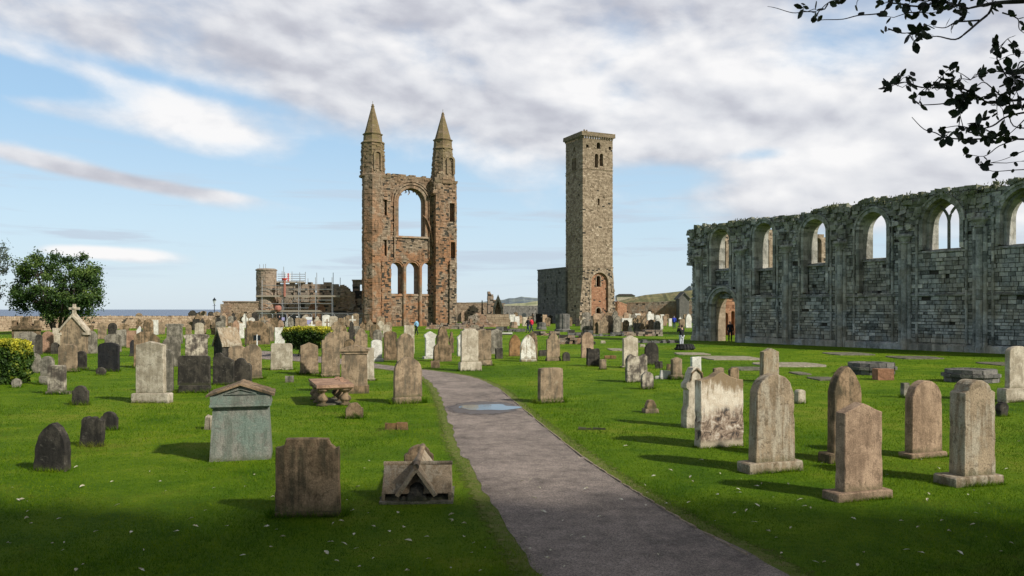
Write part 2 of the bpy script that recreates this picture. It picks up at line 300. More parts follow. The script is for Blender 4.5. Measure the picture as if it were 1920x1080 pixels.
# ---------------------------------------------------------------- helpers
def tag(o, label=None, cat=None, group=None, kind=None):
    if label: o['label'] = label
    if cat: o['category'] = cat
    if group: o['group'] = group
    if kind: o['kind'] = kind
    return o
def empty(name, loc, rz=0):
    o = bpy.data.objects.new(name, None); COL.objects.link(o); o.location = loc; o.rotation_euler = (0, 0, rz); o.empty_display_size = .2
    return o
class MB:
    def __init__(s): s.v = []; s.f = []; s.t = []
    def poly(s, pts, t=.5):
        i = len(s.v); s.v += [tuple(p) for p in pts]; s.f.append(tuple(range(i, i+len(pts)))); s.t.append(t)
    def box8(s, c, t=.5):
        """c: 8 corners, first four one end (loop), last four the other end"""
        i = len(s.v); s.v += [tuple(p) for p in c]
        for q in ((3, 2, 1, 0), (4, 5, 6, 7), (0, 1, 5, 4), (1, 2, 6, 5), (2, 3, 7, 6), (3, 0, 4, 7)):
            s.f.append(tuple(i+k for k in q)); s.t.append(t)
    def box(s, x0, x1, y0, y1, z0, z1, t=.5):
        s.box8([(x0, y0, z0), (x1, y0, z0), (x1, y1, z0), (x0, y1, z0), (x0, y0, z1), (x1, y0, z1), (x1, y1, z1), (x0, y1, z1)], t)
    def tube(s, pts, r, n=6, t=.5, cap=True):
        pts = [Vector(p) for p in pts]; rs = r if isinstance(r, (list, tuple)) else [r]*len(pts)
        i0 = len(s.v)
        for k, p in enumerate(pts):
            d = (pts[min(k+1, len(pts)-1)]-pts[max(k-1, 0)]).normalized()
            a = d.orthogonal().normalized() if abs(d.z) > .9 else d.cross(Vector((0, 0, 1))).normalized()
            b = d.cross(a)
            for j in range(n):
                q = 2*math.pi*j/n; s.v.append(tuple(p+(a*math.cos(q)+b*math.sin(q))*rs[k]))
        for k in range(len(pts)-1):
            for j in range(n):
                a = i0+k*n+j; b_ = i0+k*n+(j+1) % n; s.f.append((a, b_, b_+n, a+n)); s.t.append(t)
        if cap:
            s.f.append(tuple(i0+j for j in range(n))); s.t.append(t)
            s.f.append(tuple(i0+(len(pts)-1)*n+j for j in reversed(range(n)))); s.t.append(t)
    def lathe(s, prof, c=(0, 0, 0), n=12, t=.5, ph=0):
        i0 = len(s.v)
        for r, z in prof:
            for j in range(n):
                q = 2*math.pi*(j+ph)/n; s.v.append((c[0]+r*math.cos(q), c[1]+r*math.sin(q), c[2]+z))
        for k in range(len(prof)-1):
            for j in range(n):
                a = i0+k*n+j; b = i0+k*n+(j+1) % n; s.f.append((a, b, b+n, a+n)); s.t.append(t)
        s.f.append(tuple(i0+j for j in reversed(range(n)))); s.t.append(t)
        s.f.append(tuple(i0+(len(prof)-1)*n+j for j in range(n))); s.t.append(t)
    def build(s, name, mat, parent=None, smooth=False):
        me = bpy.data.meshes.new(name); me.from_pydata(s.v, [], s.f)
        a = me.attributes.new('tint', 'FLOAT', 'FACE'); a.data.foreach_set('value', s.t)
        me.materials.append(MATS[mat])
        if smooth: me.polygons.foreach_set('use_smooth', [True]*len(me.polygons))
        me.update()
        o = bpy.data.objects.new(name, me); COL.objects.link(o)
        if parent: o.parent = parent
        return o
def G(px, py):
    Y = H*F/(py-HZ); return Vector(((px-960)/F*Y, Y, 0))
def AT(px, py, Y): return Vector(((px-960)/F*Y, Y, H+(HZ-py)/F*Y))
class Frame:
    def __init__(s, o, ang): s.o = o; s.a = ang; s.e = (math.cos(ang), math.sin(ang)); s.n = (math.sin(ang), -math.cos(ang))
    def p(s, q, t, z): return (s.e[0]*q+s.n[0]*t, s.e[1]*q+s.n[1]*t, z)      # relative to the thing's base
    def S(s, px):
        u = (px-960)/F; return (u*s.o[1]-s.o[0])/(s.e[0]-u*s.e[1])
    def Z(s, px, py): return H+(HZ-py)/F*(s.o[1]+s.e[1]*s.S(px))
class Opening:
    def __init__(s, fr, xl, xr, yt, yb, k=1.0):
        a, b = fr.S(xl), fr.S(xr); s.c = (a+b)/2; s.hw = abs(b-a)/2; xm = (xl+xr)/2
        s.z0 = fr.Z(xm, yb); s.k = k; s.zt = fr.Z(xm, yt)
        if k: s.zs = s.zt-s.hw*math.sqrt(2*k-1)
        else: s.zs = s.zt
    def half(s, z, g=0):
        if z < s.z0-(.0 if not g else .0): return 0
        if not s.k: return s.hw+g if z < s.zt+g else 0
        dz = z-s.zs
        if dz <= 0: return s.hw+g
        R = s.k*s.hw+g
        if dz >= R: return 0
        return max(0, math.sqrt(R*R-dz*dz)-(s.k-1)*s.hw)
def masonry(mb, fr, s0, s1, z0, top, t0, t1, openings=(), ch=(.26, .40), bl=(.38, .85), grow=.1, rel=.02, miss=.02, rng=None, left=None, right=None, jag=.0, gap=.010, inset=.035):
    """courses of separate blocks with a mortar core behind them; t0 front, t1 back"""
    r = rng or random; z = z0; tf = top if callable(top) else (lambda s: top)
    ztop = max(tf(s0+(s1-s0)*i/80) for i in range(81))
    while z < ztop-.02:
        h = r.uniform(*ch)
        if not callable(top) and z+h > ztop-.12: h = ztop-z
        zm = z+h/2; a = left(zm) if left else s0; b = right(zm) if right else s1
        iv = [(a, b)]
        for o in openings:
            w = o.half(zm, grow)
            if w > 0:
                nv = []
                for p, q in iv:
                    if o.c+w <= p or o.c-w >= q: nv.append((p, q)); continue
                    if o.c-w > p+.03: nv.append((p, o.c-w))
                    if o.c+w < q-.03: nv.append((o.c+w, q))
                iv = nv
        for p, q in iv:
            x = p; run = None
            while x < q-1e-4:
                l = r.uniform(*bl)
                if q-x-l < bl[0]*.6: l = q-x
                xm = x+l/2
                if zm <= tf(xm)+r.uniform(-jag, jag):
                    if run is None: run = x
                    j = lambda: r.uniform(-.006, .006)
                    f = t0+r.uniform(-rel, rel); bk = t1+r.uniform(-rel, rel)
                    if r.random() < miss: f = t0-r.uniform(.08, .22)
                    elif r.random() < .06: f = t0+r.uniform(rel, rel*3)
                    g = gap; x0, x1_ = x+g, x+l-g; za, zb = z+g, z+h-g
                    if x <= a+.001: x0 = x+r.uniform(-.03, .03)
                    if x+l >= b-.001: x1_ = x+l+r.uniform(-.03, .03)
                    c = [(x0+j(), f+j(), za+j()), (x1_+j(), f+j(), za+j()), (x1_+j(), bk, za), (x0+j(), bk, za), (x0+j(), f+j(), zb+j()), (x1_+j(), f+j(), zb+j()), (x1_+j(), bk, zb), (x0+j(), bk, zb)]
                    ti = min(1, max(0, r.gauss(.5, .24)))
                    mb.box8([fr.p(*k) for k in c], ti)
                elif run is not None:
                    core(mb, fr, run, x, z, z+h, t0, t1, r, inset); run = None
                x += l
            if run is not None: core(mb, fr, run, q, z, z+h, t0, t1, r, inset)
        z += h
def core(mb, fr, a, b, z0, z1, t0, t1, r, inset=.035):
    if b-a < .12: return
    s = 1 if t0 > t1 else -1
    d = inset+r.uniform(0, .008)
    c = [(a+.03, t0-d*s, z0), (b-.03, t0-d*s, z0), (b-.03, t1+d*s, z0), (a+.03, t1+d*s, z0)]
    mb.box8([fr.p(*k) for k in c]+[fr.p(k[0], k[1], z1-.001) for k in c], -1)
def ring(mb, fr, o, w, t0, t1, n=9, jamb=True, qh=.35, ins=0, rng=None, foot=None):
    """wedge stones round an arched opening and quoins down its jambs; ins>0 narrows the opening"""
    r = rng or random; hw = o.hw-ins; cc = (o.k-1)*o.hw if o.k else 0; Ri = o.k*o.hw-ins if o.k else 0
    j = lambda: r.uniform(-.008, .008)
    if o.k:
        Ro = Ri+w; a1 = math.acos(min(1, max(-1, cc/Ri))); a2 = math.acos(min(1, max(-1, cc/Ro)))
        for sd in (1, -1):
            for i in range(n):
                q = []
                for fa in (i/n, (i+1)/n):
                    q.append(((-cc+Ri*math.cos(a1*fa))*sd+o.c, o.zs+Ri*math.sin(a1*fa)))
                for fa in ((i+1)/n, i/n):
                    q.append(((-cc+Ro*math.cos(a2*fa))*sd+o.c, o.zs+Ro*math.sin(a2*fa)))
                if sd < 0: q = q[::-1]
                f = t0+j(); mb.box8([fr.p(a, t1, b) for a, b in q]+[fr.p(a, f, b) for a, b in q], min(1, max(0, r.gauss(.5, .2))))
    else:
        mb.box8([fr.p(a, t, z) for z in (o.zt, o.zt+w) for a, t in ((o.c-hw-w, t0), (o.c+hw+w, t0), (o.c+hw+w, t1), (o.c-hw-w, t1))], .5)
    if jamb:
        z = o.z0 if foot is None else foot
        zt = o.zs
        while z < zt-.01:
            h = min(r.uniform(qh*.8, qh*1.2), zt-z)
            if zt-z-h < .1: h = zt-z
            for sd in (1, -1):
                a, b = sorted((o.c+sd*hw, o.c+sd*(hw+w))); f = t0+j()
                mb.box8([fr.p(x, t, zz) for zz in (z, z+h) for x, t in ((a, f), (b, f), (b, t1), (a, t1))], min(1, max(0, r.gauss(.5, .2))))
            z += h
def octa(mb, c, rf, z0, z1, n=8, ph=.5, ch=(.28, .4), bl=(.4, .8), holes=(), depth=.55, rel=.015, miss=.02, rng=None, tintoff=0):
    r = rng or random; z = z0
    while z < z1-.02:
        h = min(r.uniform(*ch), z1-z)
        if z1-z-h < .1: h = z1-z
        for i in range(n):
            a0, a1 = 2*math.pi*(i+ph)/n, 2*math.pi*(i+1+ph)/n
            nx = max(1, round(2*rf(z)*math.sin(math.pi/n)/r.uniform(*bl)))
            cuts = [0]+sorted(min(.98, max(.02, (k+r.uniform(-.2, .2))/nx)) for k in range(1, nx))+[1]
            for k in range(nx):
                u0, u1 = cuts[k], cuts[k+1]; um = (u0+u1)/2
                if any(i == hs and ua < um < ub and za < z+h/2 < zb for hs, ua, ub, za, zb in holes): continue
                e = r.uniform(-rel, rel)-(r.uniform(.08, .2) if r.random() < miss else 0)
                def pt(u, zz, inn):
                    R = rf(zz)+e; x = (math.cos(a0)*(1-u)+math.cos(a1)*u); y = (math.sin(a0)*(1-u)+math.sin(a1)*u)
                    s = max(.02, R-depth)/R if inn else 1
                    return (c[0]+x*R*s, c[1]+y*R*s, zz)
                mb.box8([pt(u0, z, 0), pt(u1, z, 0), pt(u1, z, 1), pt(u0, z, 1), pt(u0, z+h-.012, 0), pt(u1, z+h-.012, 0), pt(u1, z+h-.012, 1), pt(u0, z+h-.012, 1)], min(1, max(0, r.gauss(.5+tintoff, .2))))
        z += h
# ---------------------------------------------------------------- ground, sea, hills, path
def sheet(name, pts, z, mat, kind='structure'):
    mb = MB(); mb.poly([(p[0], p[1], z) for p in pts]); o = mb.build(name, mat)
    if kind: o['kind'] = kind
    return o
gnd = MB()
gnd.poly([(x, y, 0) for x, y in ((-400, -300), (3000, -300), (3000, 9000), (330, 9000), (60, 420), (-28, 230), (-70, 165), (-78, 120), (-120, 98), (-400, 60))])
gnd.build('ground', 'lawn')['kind'] = 'structure'
sheet('sea', ((-60000, -2000), (60000, -2000), (60000, 60000), (-60000, 60000)), -14, 'sea')
def fading(name, rows, z, mat):
    """rows: list of (near point, far point, fade near, fade far) quads strip with a point attribute"""
    me = bpy.data.meshes.new(name); v, f, t = [], [], []
    for r_ in rows:
        for p, k in r_: v.append((p[0], p[1], z)); t.append(k)
    w = len(rows[0])
    for i in range(len(rows)-1):
        for j in range(w-1): a = i*w+j; f.append((a, a+1, a+1+w, a+w))
    me.from_pydata(v, [], f); at = me.attributes.new('fade', 'FLOAT', 'POINT'); at.data.foreach_set('value', t); me.materials.append(MATS[mat])
    o = bpy.data.objects.new(name, me); COL.objects.link(o); o['kind'] = 'structure'; return o
def fade_mat(name, sc, lo, hi):
    m = MATS[name]; nt = m.node_tree; b = NB(nt); fd = b.n('ShaderNodeAttribute', attribute_name='fade').outputs['Fac']; g = b.n('ShaderNodeTexCoord').outputs['Object']
    a = b.mr(b.m('ADD', fd, b.m('MULTIPLY', b.m('SUBTRACT', b.noise(g, sc, 6, .7), .5), 1.3)), lo, hi)
    tr = b.n('ShaderNodeBsdfTransparent'); mx = b.n('ShaderNodeMixShader'); b.put(mx.inputs[0], a); nt.links.new(tr.outputs[0], mx.inputs[1])
    out = [n for n in nt.nodes if n.type == 'OUTPUT_MATERIAL'][0]; src = out.inputs[0].links[0].from_socket; nt.links.new(src, mx.inputs[2]); nt.links.new(mx.outputs[0], out.inputs[0])
fade_mat('worn_verge', 7, .35, .75); fade_mat('wet_gravel', 4, .30, .70)
def hill(name, mat, prof, Y, depth, base=-2):
    """a ridge of hills: prof gives the skyline as (px, py); it stands Y metres away and rolls down behind and in front"""
    r = random.Random(Y); mb = MB(); n = len(prof); cols = []
    pts = []
    for (a, b), (c, d) in zip(prof, prof[1:]):
        k = max(2, int((c-a)/5))
        pts += [(a+(c-a)*i/k, b+(d-b)*i/k) for i in range(k)]
    pts.append(prof[-1])
    for px, py in pts:
        p = AT(px, py, Y); hgt = p.z-base; c = []
        for f, g in ((-1, 0), (-.7, .32), (-.4, .66), (-.15, .92), (0, 1), (.5, .8), (1, 0)):
            c.append((p.x*(1+f*depth/Y*.7), Y+f*depth, base+hgt*g*(1+(r.uniform(-.05, .05) if 0 < g < 1 else 0))))
        cols.append(c)
    for a, b in zip(cols, cols[1:]):
        for i in range(6): mb.poly([a[i], b[i], b[i+1], a[i+1]])
    o = mb.build(name, mat, smooth=True); o['kind'] = 'structure'; return o
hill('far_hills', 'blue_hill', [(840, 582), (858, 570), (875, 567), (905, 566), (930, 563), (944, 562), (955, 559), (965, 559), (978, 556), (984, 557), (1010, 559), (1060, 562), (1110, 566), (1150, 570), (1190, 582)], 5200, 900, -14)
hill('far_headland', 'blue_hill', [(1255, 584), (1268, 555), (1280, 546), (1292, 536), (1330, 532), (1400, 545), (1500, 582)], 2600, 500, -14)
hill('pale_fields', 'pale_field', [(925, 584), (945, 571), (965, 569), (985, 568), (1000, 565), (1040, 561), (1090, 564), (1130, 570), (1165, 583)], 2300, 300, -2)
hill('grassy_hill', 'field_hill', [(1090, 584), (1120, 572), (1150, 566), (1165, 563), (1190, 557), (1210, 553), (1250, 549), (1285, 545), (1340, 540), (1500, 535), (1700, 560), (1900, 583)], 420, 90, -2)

PL = [(1015,1095),(1003,1075),(965,1010),(920,940),(882,872),(856,832),(843,790),(826,745),(812,722),(790,705),(755,697),(700,690),(640,683),(570,678),(505,674),(470,672)]
PR = [(1500,1095),(1465,1072),(1400,1035),(1300,985),(1180,915),(1100,860),(1020,800),(970,758),(940,732),(900,712),(860,702),(800,694),(730,686),(640,673),(570,666),(505,659),(470,657)]
def smooth_line(L, n=6):
    out = []
    for i in range(len(L)-1):
        p0, p1, p2, p3 = L[max(i-1, 0)], L[i], L[i+1], L[min(i+2, len(L)-1)]
        for k in range(n):
            t = k/n
            out.append(tuple(.5*((2*p1[j])+(-p0[j]+p2[j])*t+(2*p0[j]-5*p1[j]+4*p2[j]-p3[j])*t*t+(-p0[j]+3*p1[j]-3*p2[j]+p3[j])*t**3) for j in (0, 1)))
    out.append(L[-1]); return out
WL = [G(*p).xy for p in smooth_line(PL)]; WR = [G(*p).xy for p in smooth_line(PR)]
def ragged(L, amp, off, seed):
    out = []; 
    for i, p in enumerate(L):
        d = (L[min(i+1, len(L)-1)]-L[max(i-1, 0)]).normalized(); nrm = Vector((-d.y, d.x))
        k = amp*mnoise.noise(Vector((p.x*1.7, p.y*1.7, seed)))*2
        out.append(p+nrm*(k+off))
    return out
def dense(L, n):
    out = []
    for a, b in zip(L, L[1:]): out += [a.lerp(b, i/n) for i in range(n)]
    out.append(L[-1]); return out
PLW, PRW = ragged(dense(WL, 4), .05, 0, 3), ragged(dense(WR, 4), .03, 0, 8)
back = [(-45, 46.), (-45, 52.)]
def ribbon(name, A, B, z, mat):
    mb = MB(); n = max(len(A), len(B))
    def at(L, t):
        x = t*(len(L)-1); i = min(int(x), len(L)-2); return L[i].lerp(L[i+1], x-i)
    m = 260
    for i in range(m):
        a0, a1, b0, b1 = at(A, i/m), at(A, (i+1)/m), at(B, i/m), at(B, (i+1)/m)
        mb.poly([(*a0, z), (*b0, z), (*b1, z), (*a1, z)])
    o = mb.build(name, mat); o['kind'] = 'structure'; return o
for L_, sg in ((WL, 1), (WR, -1)):
    D0, D1, D2, D3 = (ragged(dense(L_, 4), .0, sg*q, 5) for q in (-.15, .02, .22, .50)); fading('verge', [[(a, 1.), (b_, 1.), (c_, .55), (d_, 0.)] for a, b_, c_, d_ in zip(D0, D1, D2, D3)], .004, 'worn_verge')
ribbon('path', PLW, PRW, .008, 'gravel_path')
def blob_sheet(name, px, py, rx, ry, z, mat, seed, amp=.18, kind='structure'):
    c = G(px, py); kx = c.y/F*rx; ky = (G(px, py-ry).y-G(px, py+ry).y)/2
    pts = []
    for i in range(64):
        a = 2*math.pi*i/64; r = 1+amp*2*mnoise.noise(Vector((math.cos(a)*1.6, math.sin(a)*1.6, seed)))
        pts.append((c.x+kx*r*math.cos(a), c.y+ky*r*math.sin(a)))
    return sheet(name, pts, z, mat, kind)
c = G(905, 765); kx = c.y/F*82; ky = (G(905, 750).y-G(905, 780).y)/2
fading('wet_gravel', [[((c.x+kx*q*math.cos(a), c.y+ky*q*math.sin(a)), w) for q, w in ((0., 1.), (.55, 1.), (.8, .5), (1.05, 0.))] for a in [2*math.pi*i/48 for i in range(49)]], .012, 'wet_gravel')
blob_sheet('puddle', 911, 764.5, 54, 6.2, .016, 'puddle_water', 4.1, .22)
# timber edging of the path, lengths of board
for ei, (a, b) in enumerate([((941,734),(1000,783)), ((1004,787),(1092,858)), ((1096,861),(1165,906)), ((1169,909),(1226,944)), ((1230,947),(1305,992)), ((1320,1000),(1400,1042))]):
    p, q = G(*a), G(*b); d = (q-p).normalized(); nrm = Vector((-d.y, d.x, 0))*.011
    mb = MB(); k = 8
    for i in range(k):
        u, v = p.lerp(q, i/k), p.lerp(q, (i+1)/k)
        mb.box8([u-nrm, v-nrm, v+nrm, u+nrm]+[w+Vector((0, 0, .022+.008*math.sin(i*2.1))) for w in (u-nrm, v-nrm, v+nrm, u+nrm)], .5)
    o = mb.build('path_edging', 'timber'); tag(o, ['farthest', 'second farthest', 'third', 'fourth', 'fifth', 'nearest'][ei]+' thin timber board edging the right side of the gravel path', 'edging', 'timber boards edging the path')
# flat stones flush in the turf
FS = [(1368,672,52,3.5,'pale_stone','pale flat foundation slab in the grass beyond the tilted white stones'), (1480,684.5,62,4,'pale_stone','long pale flat foundation slab in the lawn right of the square-topped pillar stone'),
      (1405,692,32,3,'grey_stone','thin grey flat slab left of the reddish pillar-like gravestone'), (1500,701,14,2.5,'grey_stone','short grey flat slab nearest the small leaning white stone'),
      (1545,711,24,3,'grey_stone','dark flat slab just left of the cracked pointed stone'), (1590,664,40,2.5,'grey_stone','narrow flat slab in the shade strip, leftmost before the ruined wall'), (1715,671,44,2.6,'grey_stone','narrow flat slab in front of the third window bay'),
      (1880,683,34,3,'grey_stone','flat slab near the right edge behind the drum base'), (1297,664,30,2,'pale_stone','thin pale slab beside the clustered column base'), (1155,656,14,2,'pale_stone','tiny pale flat slab behind the gabled grey stone'),
      (1320,655,90,4,'worn_verge','')]
for px, py, rx, ry, m, lab in FS[:-1]:
    c = G(px, py); kx = c.y/F*rx; ky = (G(px, py-ry).y-G(px, py+ry).y)/2; mb = MB(); pts = []
    for i in range(22):
        a = 2*math.pi*i/22; sq = 1/max(abs(math.cos(a)), abs(math.sin(a)))**.8; q = sq*(1+.12*mnoise.noise(Vector((math.cos(a)*2, math.sin(a)*2, px))))
        pts.append((kx*q*math.cos(a), ky*q*math.sin(a)))
    mb.poly([(x*.97, y*.97, .045) for x, y in pts]); n = len(pts)
    for i in range(n):
        a, b = pts[i], pts[(i+1) % n]; mb.poly([(*a, -.02), (*b, -.02), (b[0]*.97, b[1]*.97, .045), (a[0]*.97, a[1]*.97, .045)])
    o = mb.build('flat_slab', m); o.location = c; tag(o, lab, 'slab')

# ---------------------------------------------------------------- the long ruined nave wall on the right
def nave():
    r = random.Random(11); fr = Frame((15.7, 69.5), math.atan2(-.83, .556))
    root = empty('ruined_wall', (*fr.o, 0)); tag(root, 'long dark ruined church wall with a row of arched windows along the right', 'ruined wall')
    S, Z = fr.S, fr.Z
    W = [Opening(fr, 1335, 1368, 429, 503), Opening(fr, 1416, 1450, 418, 502), Opening(fr, 1508, 1549, 411, 493), Opening(fr, 1612, 1663, 397, 484, 1.15), Opening(fr, 1731, 1800, 372, 466, 1.35), Opening(fr, 1876, 1962, 352, 456, 1.35),
         ]
    Wb = []                                     # recess runs on down below the sill, filled with rougher stone
    for i, o in enumerate(W):
        q = Opening(fr, 10, 20, 0, 1); q.c, q.hw, q.k, q.zs, q.zt = o.c, o.hw, o.k, o.zs, o.zt
        q.z0 = 3.95 if i < 4 else o.z0; Wb.append(q)
    D = Opening(fr, 1334, 1379, 546, 645, 1.0); D.z0 = -.2; D.k = 1.0
    D.zs = D.zt-D.hw
    tops = [(1286,446),(1292,436),(1308,425),(1320,422),(1334,427),(1350,423),(1375,417),(1400,412),(1440,411),(1480,407),(1508,404),(1516,397),(1540,391),(1562,387),(1583,386),(1592,394),(1602,386),(1618,378),(1650,374),(1690,370),(1750,361),(1800,355),(1850,350),(1880,341),(1920,335),(1960,330)]
    P = [(S(a), Z(a, b)) for a, b in tops]; P.append((P[-1][0]+12, P[-1][1]+.4))
    def top(s):
        if s <= P[0][0]: return P[0][1]
        for (a, b), (c, d) in zip(P, P[1:]):
            if a <= s <= c: return b+(d-b)*(s-a)/(c-a)
        return P[-1][1]
    s_end = P[-1][0]-2
    left = lambda z: 0.0 if z < 6.6 else (-.55 if z < 8.9 else -.35)+r.uniform(-.12, .12)
    TH = -1.6
    mb = MB(); masonry(mb, fr, 0, s_end, 0, top, 0, TH, Wb+[D], grow=.14, rel=.045, miss=.012, rng=r, left=left, jag=.16, gap=.017, inset=.10, ch=(.17, .33), bl=(.22, .62))
    # jutting battered stones of the broken vault, spreading above each capital
    mb.build('masonry', 'nave_masonry', root)
    for i, o in enumerate(W):
        a = MB(); n = 10 if i < 4 else 13
        ring(a, fr, o, .24, .10, -.42, n, foot=Wb[i].z0, rng=r)
        hood = Opening(fr, 10, 20, 0, 1); hood.c, hood.k, hood.zs, hood.z0 = o.c, o.k, o.zs, o.z0; hood.hw = o.hw+.24; hood.zt = o.zt
        if o.k > 1: hood.k = ((o.k-1)*o.hw)/hood.hw+1
        ring(a, fr, hood, .13, .17, -.02, n, jamb=False, rng=r)
        a.build('window_arch', 'nave_masonry', root)
        a = MB(); ring(a, fr, o, .30, -.42, TH-.02, n, ins=(.0 if i < 4 else .16), rng=r)
        inner = a.build('window_jamb', 'nave_masonry', root)
        a = MB()
        if i < 4:   # infill below the opening, set back
            masonry(a, fr, o.c-o.hw, o.c+o.hw, 3.6, o.z0, -.46-.1*(i < 3), TH+.2, rel=.05, rng=r, miss=.02, gap=.016, inset=.1, ch=(.17, .3), bl=(.22, .5)); a.build('infill', 'nave_masonry', root)
        a = MB(); z = o.z0
        q = [(o.c-o.hw-.05, .08 if i > 3 else -.3), (o.c+o.hw+.05, .08 if i > 3 else -.3)]
        a.box8([fr.p(q[0][0], q[0][1], z-.22), fr.p(q[1][0], q[1][1], z-.22), fr.p(q[1][0], TH+.1, z-.22), fr.p(q[0][0], TH+.1, z-.22),
                fr.p(q[0][0], q[0][1]-.05, z-.1), fr.p(q[1][0], q[1][1]-.05, z-.1), fr.p(q[1][0], TH+.1, z+.10), fr.p(q[0][0], TH+.1, z+.10)], .4)
        a.build('window_sill', 'nave_masonry', root)
        if i > 3:   # Y tracery: a mullion that forks into two pointed lights
            a = MB(); hw = o.hw-.16; t = -.95; zs = o.zs
            Rr = o.k*o.hw-.16; cc = (o.k-1)*o.hw
            a.tube([fr.p(o.c, t, o.z0), fr.p(o.c, t, zs+.05)], .10, 6)
            th = math.acos((cc+hw*.5)/Rr)
            for sd in (1, -1):
                a.tube([fr.p(o.c+sd*(Rr-Rr*math.cos(k/7*th)), t, zs+Rr*math.sin(k/7*th)) for k in range(8)], .09, 6)
            a.build('tracery', 'nave_masonry', root)
    # doorway
    a = MB(); ring(a, fr, D, .28, .06, -.55, 9, foot=0, rng=r); hd = Opening(fr, 10, 20, 0, 1); hd.c, hd.k, hd.zs, hd.z0, hd.hw, hd.zt = D.c, 1, D.zs, D.zs-.8, D.hw+.28, D.zt
    ring(a, fr, hd, .14, .18, -.02, 9, jamb=True, rng=r); a.build('doorway_arch', 'nave_masonry', root)
    a = MB(); ring(a, fr, D, .24, -.55, TH-.02, 9, ins=.12, foot=0, rng=r); a.build('doorway_jamb', 'tower_masonry', root)
    # string courses
    sc = 3.62; shafts = [1311, 1389, 1476, 1577, 1697, 1838]; sh = [S(x) for x in shafts]+[s_end-3.2]
    a = MB(); x = 0
    while x < s_end:
        l = r.uniform(.7, 1.2); xm = x+l/2
        if not (abs(xm-D.c) < D.hw+.3): 
            f = .11+r.uniform(-.015, .015); e0, e1 = x+.008, min(x+l-.008, s_end)
            a.box8([fr.p(e0, f, sc-.05), fr.p(e1, f, sc-.05), fr.p(e1, -.1, sc-.10), fr.p(e0, -.1, sc-.10), fr.p(e0, f, sc+.06), fr.p(e1, f, sc+.06), fr.p(e1, -.1, sc+.18), fr.p(e0, -.1, sc+.18)], r.uniform(.05, .45))
        x += l
    z = Z(1352, 537)
    a.box8([fr.p(q, t, zz) for zz in (z-.08, z+.08) for q, t in ((D.c-D.hw-.7, .12), (D.c+D.hw+.5, .12), (D.c+D.hw+.5, -.1), (D.c-D.hw-.7, -.1))], .2)
    a.build('string_course', 'nave_masonry', root)
    # plinth
    a = MB(); x = 0
    while x < s_end:
        l = r.uniform(.6, 1.1)
        if not (x < D.c+D.hw+.35 and x+l > D.c-D.hw-.35):
            a.box8([fr.p(x+.01, .16, 0), fr.p(x+l-.01, .16, 0), fr.p(x+l-.01, -.1, 0), fr.p(x+.01, -.1, 0), fr.p(x+.01, .15, .38), fr.p(x+l-.01, .15, .38), fr.p(x+l-.01, -.1, .5), fr.p(x+.01, -.1, .5)], r.uniform(.2, .9))
        x += l
    a.build('plinth', 'nave_masonry', root)
    capz = [Z(1311, 492), Z(1389, 481), Z(1476, 474), Z(1577, 468), Z(1697, 456), Z(1838, 425), 8.]
    for s, cz in zip(sh, capz):
        a = MB()
        for ds in (-.30, 0, .30):
            z = 0
            while z < cz-.01:
                h = min(r.uniform(.5, .8), cz-z); rr = (.15 if ds else .20)
                c = fr.p(s+ds, .02+.10*(ds == 0), z); a.lathe([(rr, 0), (rr, h-.015)], c, 10, r.uniform(.2, .8)); z += h
        m = a.build('wall_shaft', 'nave_masonry', root)
        a = MB(); c = fr.p(s, .06, cz)
        a.lathe([(.32, -.05), (.34, .0), (.30, .06), (.40, .28), (.52, .42), (.52, .54), (.46, .6)], c, 10, .5, .5)
        m2 = a.build('capital', 'nave_masonry', m)
        # ragged springer stones
        a = MB(); z = cz+.55; zt = top(s)-.25
        while z < zt:
            h = r.uniform(.2, .38); f = (z-cz)/(zt-cz+.01); w = .35+1.0*f
            x = s-w
            while x < s+w:
                l = r.uniform(.18, .5); pr = r.uniform(.03, .38)*(1-.35*f)
                if r.random() < .75:
                    j = lambda: r.uniform(-.06, .06)
                    a.box8([fr.p(x+j(), pr+j(), z+j()), fr.p(x+l+j(), pr+j(), z+j()), fr.p(x+l, -.1, z), fr.p(x, -.1, z), fr.p(x+j(), pr+j(), z+h+j()), fr.p(x+l+j(), pr+j(), z+h+j()), fr.p(x+l, -.1, z+h), fr.p(x, -.1, z+h)], r.uniform(0, .8))
                x += l
            z += h
        a.build('vault_springer', 'nave_masonry', root)
    # pilaster strips either side of each window
    a = MB()
    for o in W:
        for sd in (-1, 1):
            x = o.c+sd*(o.hw+.42); z = .5
            while z < o.zs+.1:
                h = min(r.uniform(.4, .8), o.zs+.12-z)
                if not abs(x-D.c) < D.hw+.45 or z > D.zt+.5: a.lathe([(.085, 0), (.085, h-.012)], fr.p(x, .05, z), 8, r.uniform(.1, .8))
                z += h
    a.build('slender_shafts', 'nave_masonry', root)
    # rubble crest
    a = MB(); s = -.4
    while s < s_end:
        for t in (-.2, -.6, -1.0, -1.4):
            if r.random() < .75:
                z = top(s)-.15; w = r.uniform(.15, .34); h = r.uniform(.1, .42); j = lambda: r.uniform(-.07, .07)
                a.box8([fr.p(s-w+j(), t+.2+j(), z), fr.p(s+w+j(), t+.2+j(), z), fr.p(s+w+j(), t-.2, z), fr.p(s-w+j(), t-.2, z), fr.p(s-w*.7+j(), t+.14+j(), z+h+j()), fr.p(s+w*.7+j(), t+.14+j(), z+h+j()), fr.p(s+w*.6+j(), t-.15, z+h+j()), fr.p(s-w*.6+j(), t-.15, z+h+j())], r.uniform(0, .9))
        s += .42
    a.build('rubble_crest', 'nave_masonry', root)
    # grass and weeds rooted on the crest
    a = MB(); s = -.5
